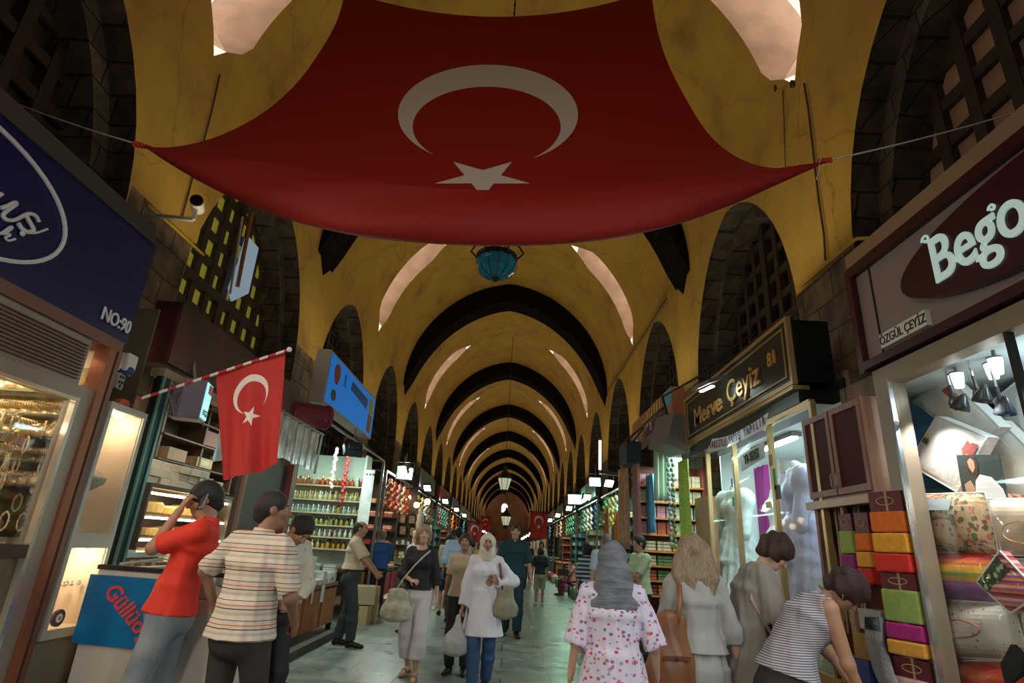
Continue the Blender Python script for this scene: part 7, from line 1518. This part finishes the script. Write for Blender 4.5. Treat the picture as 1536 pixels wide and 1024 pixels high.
r,i7=person('woman in a long white coat, cream headscarf and blue jeans walking forward',(-.22,6.75,0),PI+.06,H=1.56,sex='f',vox=.008,skin='tan',head=(0,.05,0),hair=None,extra=hijab(mScf),
  hand={'r':(.27,.06,.84),'l':(-.12,.14,1.20),'ldir':(.2,.1,1),'lpalm':(.5,-1,0),'lcurl':1.1,'rcurl':1.2},elbow={'l':(-1,.0,-.8)},foot={'l':(-.08,-.16,.1),'r':(.08,.16,.085)},
  top=dict(mat=mCoat,sleeve=1.85,hem=-.36,loose=.026,flare=.055,name='coat',neck=.05,fold=.006,collar=1,cuff=.012),bottom=dict(mat=mDen,loose=.016,len=1.95),shoe=dict(mat=mShoe))
# 8 woman in cream top half hidden behind
person('dark haired woman in a beige short sleeved top half hidden behind the white coat',(-.52,7.55,0),PI-.1,H=1.56,sex='f',vox=.0095,skin='tan',hair=('bun',(.03,.02,.015)),top=dict(mat=pm('beige_top',(.58,.46,.32),.8),sleeve=.7,hem=-.02,loose=.02),bottom=dict(mat=mDkT),shoe=dict(mat=mShoe),hand={'r':(.26,-.05,.84)})
# 9 tall man in dark teal polo
mTl=pm('dark_teal_polo',(.008,.045,.06),.75)
person('tall man in a dark teal polo and dark trousers walking towards the camera',(.13,10.8,0),PI,H=1.81,vox=.0095,skin='fair',head=(.12,.0,0),hair=('crop',(.05,.03,.02)),top=dict(mat=mTl,sleeve=.85,hem=-.06,loose=.028,collar=1,cuff=.03),bottom=dict(mat=pm('navy_teal_trouser',(.01,.04,.06),.75),loose=.02),shoe=dict(mat=mShoe),hand={'l':(-.33,.06,.80),'r':(.33,.02,.80)},foot={'l':(-.1,.1,.085),'r':(.1,-.1,.085)})
# 10 woman cream sweater dark skirt, back
person('woman in a cream sweater and dark knee skirt walking away',(-1.27,13.2,0),.1,H=1.64,sex='f',vox=.012,skin='fair',hair=('bob',(.06,.035,.02)),top=dict(mat=pm('cream_knit',(.62,.60,.46),.85),sleeve=1.9,hem=.05,loose=.016),bottom=dict(kind='skirt',mat=pm('navy_skirt',(.01,.02,.045),.8),len=.95,top=.08),shoe=dict(mat=mShoe))
# 11 man pale blue
person('man in a pale blue shirt walking away on the left',(-1.0,12.2,0),.2,H=1.76,vox=.012,skin='tan',hair=('short',(.012,.01,.01)),top=dict(mat=pm('pale_blue_shirt',(.48,.60,.78),.8),sleeve=1.8,hem=.09,loose=.026),bottom=dict(mat=mDkT),shoe=dict(mat=mShoe),foot={'l':(-.1,-.2,.1),'r':(.1,.22,.085)})
# 12 girl black tee khaki shorts
person('short haired child in a black t-shirt and khaki shorts walking away',(.92,16.6,0),.05,H=1.46,vox=.012,skin='tan',hair=('bob',(.03,.02,.015)),top=dict(mat=mBT,sleeve=.8,hem=-.02,loose=.022),bottom=dict(mat=pm('khaki_short',(.38,.36,.24),.8),len=.98,loose=.02,flare=.05),shoe=dict(mat=pm('pale_shoe',(.5,.48,.42),.6)),hand={'l':(-.26,.0,.85),'r':(.26,.02,.85)})
# 13 woman floral blouse and grey scarf, back
mFB=spots('floral_blouse',(.64,.58,.70),[(.55,.05,.09),(.16,.16,.30),(.60,.14,.22),(.34,.30,.44)],27,.33,stretch=(1,1,1.25)); mGS=pm('grey_scarf_cloth',(.19,.21,.23),.8,col2=(.085,.10,.12),vscale=9,stretch=(1,1,4),bump=.4,bscale=22)
r,i13=person('stout woman in a floral blouse and striped grey headscarf seen from behind',(.60,3.45,0),-.1,H=1.49,sex='f',vox=.0075,skin='fair',build=1.06,head=(0,.1,0),hair=None,extra=hijab(mGS,back=True),hand={'l':(-.27,.10,.93),'r':(.29,.14,.96)},elbow={'l':(-.3,-1,-.2),'r':(.35,-1,-.2)},
  top=dict(mat=mFB,sleeve=.98,hem=-.42,loose=.028,flare=.06,bel=.02,fold=.007,cuff=.018,name='blouse',neck=.05),bottom=dict(kind='skirt',mat=pm('beige_skirt',(.35,.28,.2),.8),len=1.6,top=.05),shoe=dict(mat=mShoe))
# 14 blonde in grey dress, back
mGD=pm('grey_dress',(.36,.36,.34),.85,var=.08)
r,i14=person('woman with long fair wavy hair in a belted grey dress seen from behind',(1.20,3.92,0),-.12,H=1.57,sex='f',vox=.0075,skin='fair',build=1.02,head=(0,.05,0),hair=('long',(.30,.22,.14)),hand={'l':(-.24,.10,.90),'r':(.30,.05,.86)},
  top=dict(mat=mGD,sleeve=1.25,hem=.04,loose=.02,fold=.006,cuff=.015),bottom=dict(kind='skirt',mat=mGD,len=1.35,flare=.09,loose=.02,top=.09,belt=pm('pale_sash',(.42,.42,.42),.7)),shoe=dict(mat=mShoe))
# 15 woman in grey overshirt bending slightly, facing right
mOS=pm('taupe_overshirt',(.27,.24,.205),.85,var=.06)
r,i15=person('short haired woman in a loose taupe shirt leaning over to look at goods',(1.62,4.05,0),-PI/2-.12,H=1.67,sex='f',vox=.0075,skin='fair',build=1.12,lean=.30,pelvis=(0,-.06),head=(0,.85,0),hair=('curly',(.045,.018,.015)),
  hand={'l':(-.06,.36,1.02),'r':(.10,.30,1.02),'rcurl':1.0,'lcurl':1.0},elbow={'l':(-.6,-.5,-1),'r':(.6,-.6,-1)},top=dict(mat=mOS,sleeve=.85,hem=-.20,loose=.03,flare=.035,fold=.007,cuff=.035,neck=.06),bottom=dict(mat=mDen,loose=.015),shoe=dict(mat=mShoe))
# 16 woman in striped vest bending low
mSV=stripes('fine_navy_stripes',[(0,(.50,.48,.50)),(.55,(.12,.10,.14))],'Z',78,.85)
r,i16=person('woman in a fine striped sleeveless top bending far down towards the low goods',(1.64,3.52,0),-PI/2+.02,H=1.62,sex='f',vox=.0075,skin='tan',lean=.74,build=1.12,pelvis=(0,-.10),hz=.92,head=(-.35,1.15,0),hair=('curly',(.035,.010,.008)),
  hand={'l':(-.12,.50,.66),'r':(.18,.30,.72),'ldir':(0,.5,-1),'rdir':(0,.1,-1),'rcurl':1.2,'lcurl':.8},elbow={'l':(-.3,-1,.2),'r':(.4,-1,0)},top=dict(mat=mSV,sleeve=0,hem=.02,loose=.016,neck=.06),bottom=dict(mat=mDkT,loose=.014,top=.06),shoe=dict(mat=mShoe))
# far people right
person('grey haired man in a light blue shirt seen from behind in the right row',(1.62,9.9,0),.1,H=1.72,vox=.0115,skin='fair',hair=('crop',(.16,.15,.13)),top=dict(mat=pm('light_blue_shirt',(.45,.56,.68),.8),sleeve=.8,hem=.09,loose=.03),bottom=dict(mat=mDgT),shoe=dict(mat=mShoe))
person('young man in a pale green shirt with arms crossed at the towel stall',(2.02,9.2,0),PI*.5+.3,H=1.70,vox=.0115,skin='tan',hair=('short',(.012,.01,.01)),top=dict(mat=pm('pale_green_shirt',(.48,.62,.42),.8),sleeve=.8,hem=-.04,loose=.024),bottom=dict(mat=mDgT),shoe=dict(mat=mShoe),hand={'l':(.10,.18,1.15),'r':(-.10,.20,1.12)},elbow={'l':(-1,.2,-.6),'r':(1,.2,-.6)})
person('dark haired person in a dark and white striped top beyond the light blue shirt',(1.55,11.8,0),.5,H=1.58,sex='f',vox=.012,skin='fair',hair=('bob',(.02,.015,.012)),top=dict(mat=stripes('wide_navy_stripes',[(0,(.5,.55,.58)),(.5,(.02,.04,.08))],'Z',12,.8),sleeve=1.3,hem=.0,loose=.02),bottom=dict(mat=mDen),shoe=dict(mat=mShoe))
person('bearded man in a white shirt standing behind the blonde woman',(-1.55,10.5,0),PI*.8,H=1.62,vox=.0115,skin='fair',hair=('bald',(.3,.25,.2)),top=dict(mat=pm('plain_white_shirt',(.62,.64,.62),.8),sleeve=.8,hem=.09,loose=.026),bottom=dict(mat=mDkT),shoe=dict(mat=mShoe))
# seated woman by the stools and distant walkers
person('person in an orange and pink dress seated by the small chairs on the right',(2.15,20.75,0),PI*.6,H=1.6,sex='f',vox=.014,skin='tan',hz=.50,pelvis=(0,-.1),foot={'l':(-.1,.35,.085),'r':(.1,.35,.085)},hair=('bun',(.02,.015,.012)),hand={'l':(-.1,.3,.62),'r':(.1,.3,.62)},top=dict(mat=spots('pink_orange_print',(.6,.25,.15),[(.7,.5,.4),(.5,.05,.1)],16,.4),sleeve=.7,hem=.02,loose=.02),bottom=dict(kind='trousers',mat=pm('plum_cloth',(.2,.03,.06),.8)),shoe=dict(mat=mShoe))
FP=[('in a white shirt',(.66,.66,.62),(-.4,19.5),PI,'m'),('in a yellow top',(.6,.42,.1),(-.95,21.0),PI,'f'),('in a dark red top',(.35,.04,.04),(-1.6,18.5),0,'f'),('in a green top',(.12,.28,.14),(.1,24.0),PI,'f'),('in a white blouse',(.7,.68,.64),(1.3,23.0),PI,'f'),('in a navy shirt',(.03,.05,.13),(-.6,27.0),0,'m'),('in a tan shirt',(.45,.33,.2),(.6,21.5),PI,'m'),('in a pink shirt',(.6,.3,.32),(-1.4,25.0),0,'f'),('in a black shirt',(.02,.02,.02),(1.0,28.0),0,'m'),('in a pale blue top',(.4,.5,.62),(-.1,31.0),PI,'m'),('in an orange top',(.6,.22,.05),(-1.2,33.0),PI,'f'),('in a grey shirt',(.3,.3,.3),(.5,36.0),0,'m'),('in a cream top',(.6,.55,.42),(-.5,40.0),PI,'f'),('in a brown shirt',(.2,.11,.06),(1.2,41.0),0,'m')]
for k,(d,c,(x,y),a,sx) in enumerate(FP):
    person('distant walker %s far down the passage'%d,(x,y,0),a+.2*math.sin(k*3),H=1.6+.1*math.sin(k*5),sex=sx,vox=.02,skin=['fair','tan'][k%2],finger=False,hair=[('short',(.02,.015,.01)),('bob',(.05,.03,.02))][sx=='f'],top=dict(mat=pm('walker_top_%d'%k,c,.8),sleeve=.8,hem=.0,loose=.022),bottom=dict(mat=[mDkT,mDen,mBlkT][k%3]),shoe=None,foot={'l':(-.09,.12,.085),'r':(.09,-.12,.085)})
# ---- things carried ----
def strap(pts,w,mat,parent=None,name='strap'): m=MB(); m.tube(pts,w,6); return obj(name,m,mat,parent,smooth=True)
def softbag(name,c,r,mat,label,cat='bag',rz=0,top=.8,seed=1):
    g=SDF(np.array([-r[0]-.06,-r[1]-.06,-r[2]-.06]),np.array([r[0]+.06,r[1]+.06,r[2]+.08]),.008); g.loft((0,0,-r[2]*.8),(0,0,r[2]),[(1,0,0)],(r[0]*.95,r[1]),(r[0]*top*.8,r[1]*.45),0,.05); g.ell((0,0,-r[2]*.35),(r[0],r[1],r[2]*.65),None,.05); g.wave(.006,42,seed,3); me,_,_=g.mesh(name); me.materials.append(mat); t=thing(name,label,cat,c,rz); link(name+'_body',me,t); return t
# phone
w=i1['w']; J=i1['J']
hp=Vector(i1['w'](i1['HC']+i1['RH']@np.array([-.095,.012,-.01])))
m=MB(); m.box((0,0,0),(.045,.014,.11)); ph=obj('mobile_phone',m,pm('phone_black',(.02,.02,.025),.2),label='dark mobile phone held to the ear of the man in red',cat='phone',loc=hp,bevel=.004); ph.rotation_euler=(.35,.1,PI*.5-.25+PI/2)
# cream shoulder bag of woman 6
w=i6['w']; mCB=pm('cream_canvas',(.52,.50,.38),.85,var=.3,vscale=14,bump=.4,bscale=60)
bc=w((.20,.20,.80)); b6=softbag('shoulder_bag',bc,(.165,.085,.14),mCB,'slouchy cream canvas shoulder bag carried by the blonde woman',rz=PI-.1)
Bi=Matrix.Rotation(-(PI-.1),4,'Z')@Matrix.Translation(-Vector(bc)); T_=lambda p:tuple(Bi@Vector(w(p)))
strap([T_((.26,.19,.93)),T_((.15,.185,1.12)),T_((.03,.19,1.27)),T_((-.07,.15,1.39)),T_((-.12,.06,1.455)),T_((-.12,-.03,1.46)),T_((-.05,-.13,1.32)),T_((.12,-.15,1.05)),T_((.20,.05,.93)),T_((.14,.16,.93))],.011,mCB,b6)
# white coat woman: bag and strap
w=i7['w']; mBg=pm('olive_bag',(.28,.27,.18),.7,var=.25,vscale=12); bc=w((-.25,.10,.98)); b7=softbag('shoulder_bag',bc,(.13,.08,.14),mBg,'olive shoulder bag with a brown strap on the woman in white',rz=.2,seed=3); Bi=Matrix.Rotation(-.2,4,'Z')@Matrix.Translation(-Vector(bc)); T_=lambda p:tuple(Bi@Vector(w(p)))
strap([T_((-.22,.13,1.08)),T_((-.19,.15,1.25)),T_((-.165,.10,1.40)),T_((-.17,.0,1.45)),T_((-.19,-.08,1.35)),T_((-.24,.0,1.08))],.012,pm('brown_strap',(.12,.04,.025),.5),b7)
bc=w((.30,.10,.58)); b=softbag('carrier_bag',bc,(.14,.09,.16),pm('thin_white_plastic',(.62,.65,.64),.4,bump=.8,bscale=20,trans=.2),'thin white plastic carrier bag in the hand of the woman in white',rz=.3,top=.25,seed=5); Bi=Matrix.Rotation(-.3,4,'Z')@Matrix.Translation(-Vector(bc)); T_=lambda p:tuple(Bi@Vector(w(p)))
strap([T_((.27,.10,.70)),T_((.275,.08,.77)),T_((.30,.10,.78)),T_((.31,.10,.70))],.007,pm('thin_white_plastic',(0,0,0)),b,'handle')
# brown bag of woman 14
w=i14['w']; mBB=pm('tan_leather',(.24,.095,.035),.45,var=.25,vscale=9); bc=w((-.20,-.13,.98)); b=softbag('leather_bag',bc,(.14,.09,.20),mBB,'brown leather slouch bag on the shoulder of the woman in grey',rz=.1,seed=7); Bi=Matrix.Rotation(-.1,4,'Z')@Matrix.Translation(-Vector(bc)); T_=lambda p:tuple(Bi@Vector(w(p)))
strap([T_((-.17,-.15,1.12)),T_((-.13,-.14,1.30)),T_((-.12,-.08,1.43)),T_((-.13,.02,1.44)),T_((-.17,.10,1.30)),T_((-.22,.02,1.12))],.016,mBB,b); m=MB(); m.box((.0,-.095,.0),(.16,.012,.02)); m.ball((0,-.1,0),.014,8,5); obj('flap_belt',m,pm('dark_tan_strip',(.12,.04,.015),.5),b)
# beige bag of woman 15, green bag of woman 16
w=i15['w']; bc=w((.20,.10,.98)); b=softbag('shoulder_bag',bc,(.15,.07,.13),pm('beige_leather',(.42,.30,.23),.6,var=.15,vscale=9),'soft beige shoulder bag under the arm of the leaning woman',rz=PI/2-.0,seed=9); Bi=Matrix.Rotation(-PI/2,4,'Z')@Matrix.Translation(-Vector(bc)); T_=lambda p:tuple(Bi@Vector(w(p)))
sr=i15['S']['r']; T2=lambda dx,dy,dz:T_((sr[0]+dx,sr[1]+dy,sr[2]+dz))
strap([T_((.20,.16,1.08)),T2(.03,.10,-.14),T2(-.03,.07,.03),T2(-.045,.0,.085),T2(-.03,-.07,.03),T2(.02,-.10,-.14),T_((.20,.04,1.08))],.012,pm('beige_leather',(0,0,0)),b)
w=i16['w']; bc=w((.19,.33,.50)); b=softbag('carrier_bag',bc,(.17,.10,.13),pm('black_white_plastic',(.03,.03,.03),.3,bump=.6,bscale=20),'black carrier bag with a bright green side held by the bending woman',rz=.4,top=.5,seed=2); m=MB(); m.grid(lambda i,j:(-.19+i*.035,-.10+.02*math.sin(i+j),-.16+j*.055),6,7); obj('green_side',m,pm('bright_green_plastic',(.15,.72,.05),.4),b,smooth=True)
m=MB(); m.tube([(0,0,.1),(-.03,.02,.15),(.03,.02,.17),(.04,0,.1)],.008,6); obj('handle',m,pm('black_white_plastic',(0,0,0)),b)
# hoop earring of woman 16
p=i16['w'](i16['HC']+i16['RH']@np.array([.084,0,-.05])); m=MB(); m.tube([(0,.022*math.cos(a),.022*math.sin(a)) for a in np.linspace(0,2*PI,17)],.003,5,cap=False); obj('hoop_earring',m,mGold,smooth=True,label='small gold hoop earring of the bending woman',cat='earring',loc=p)
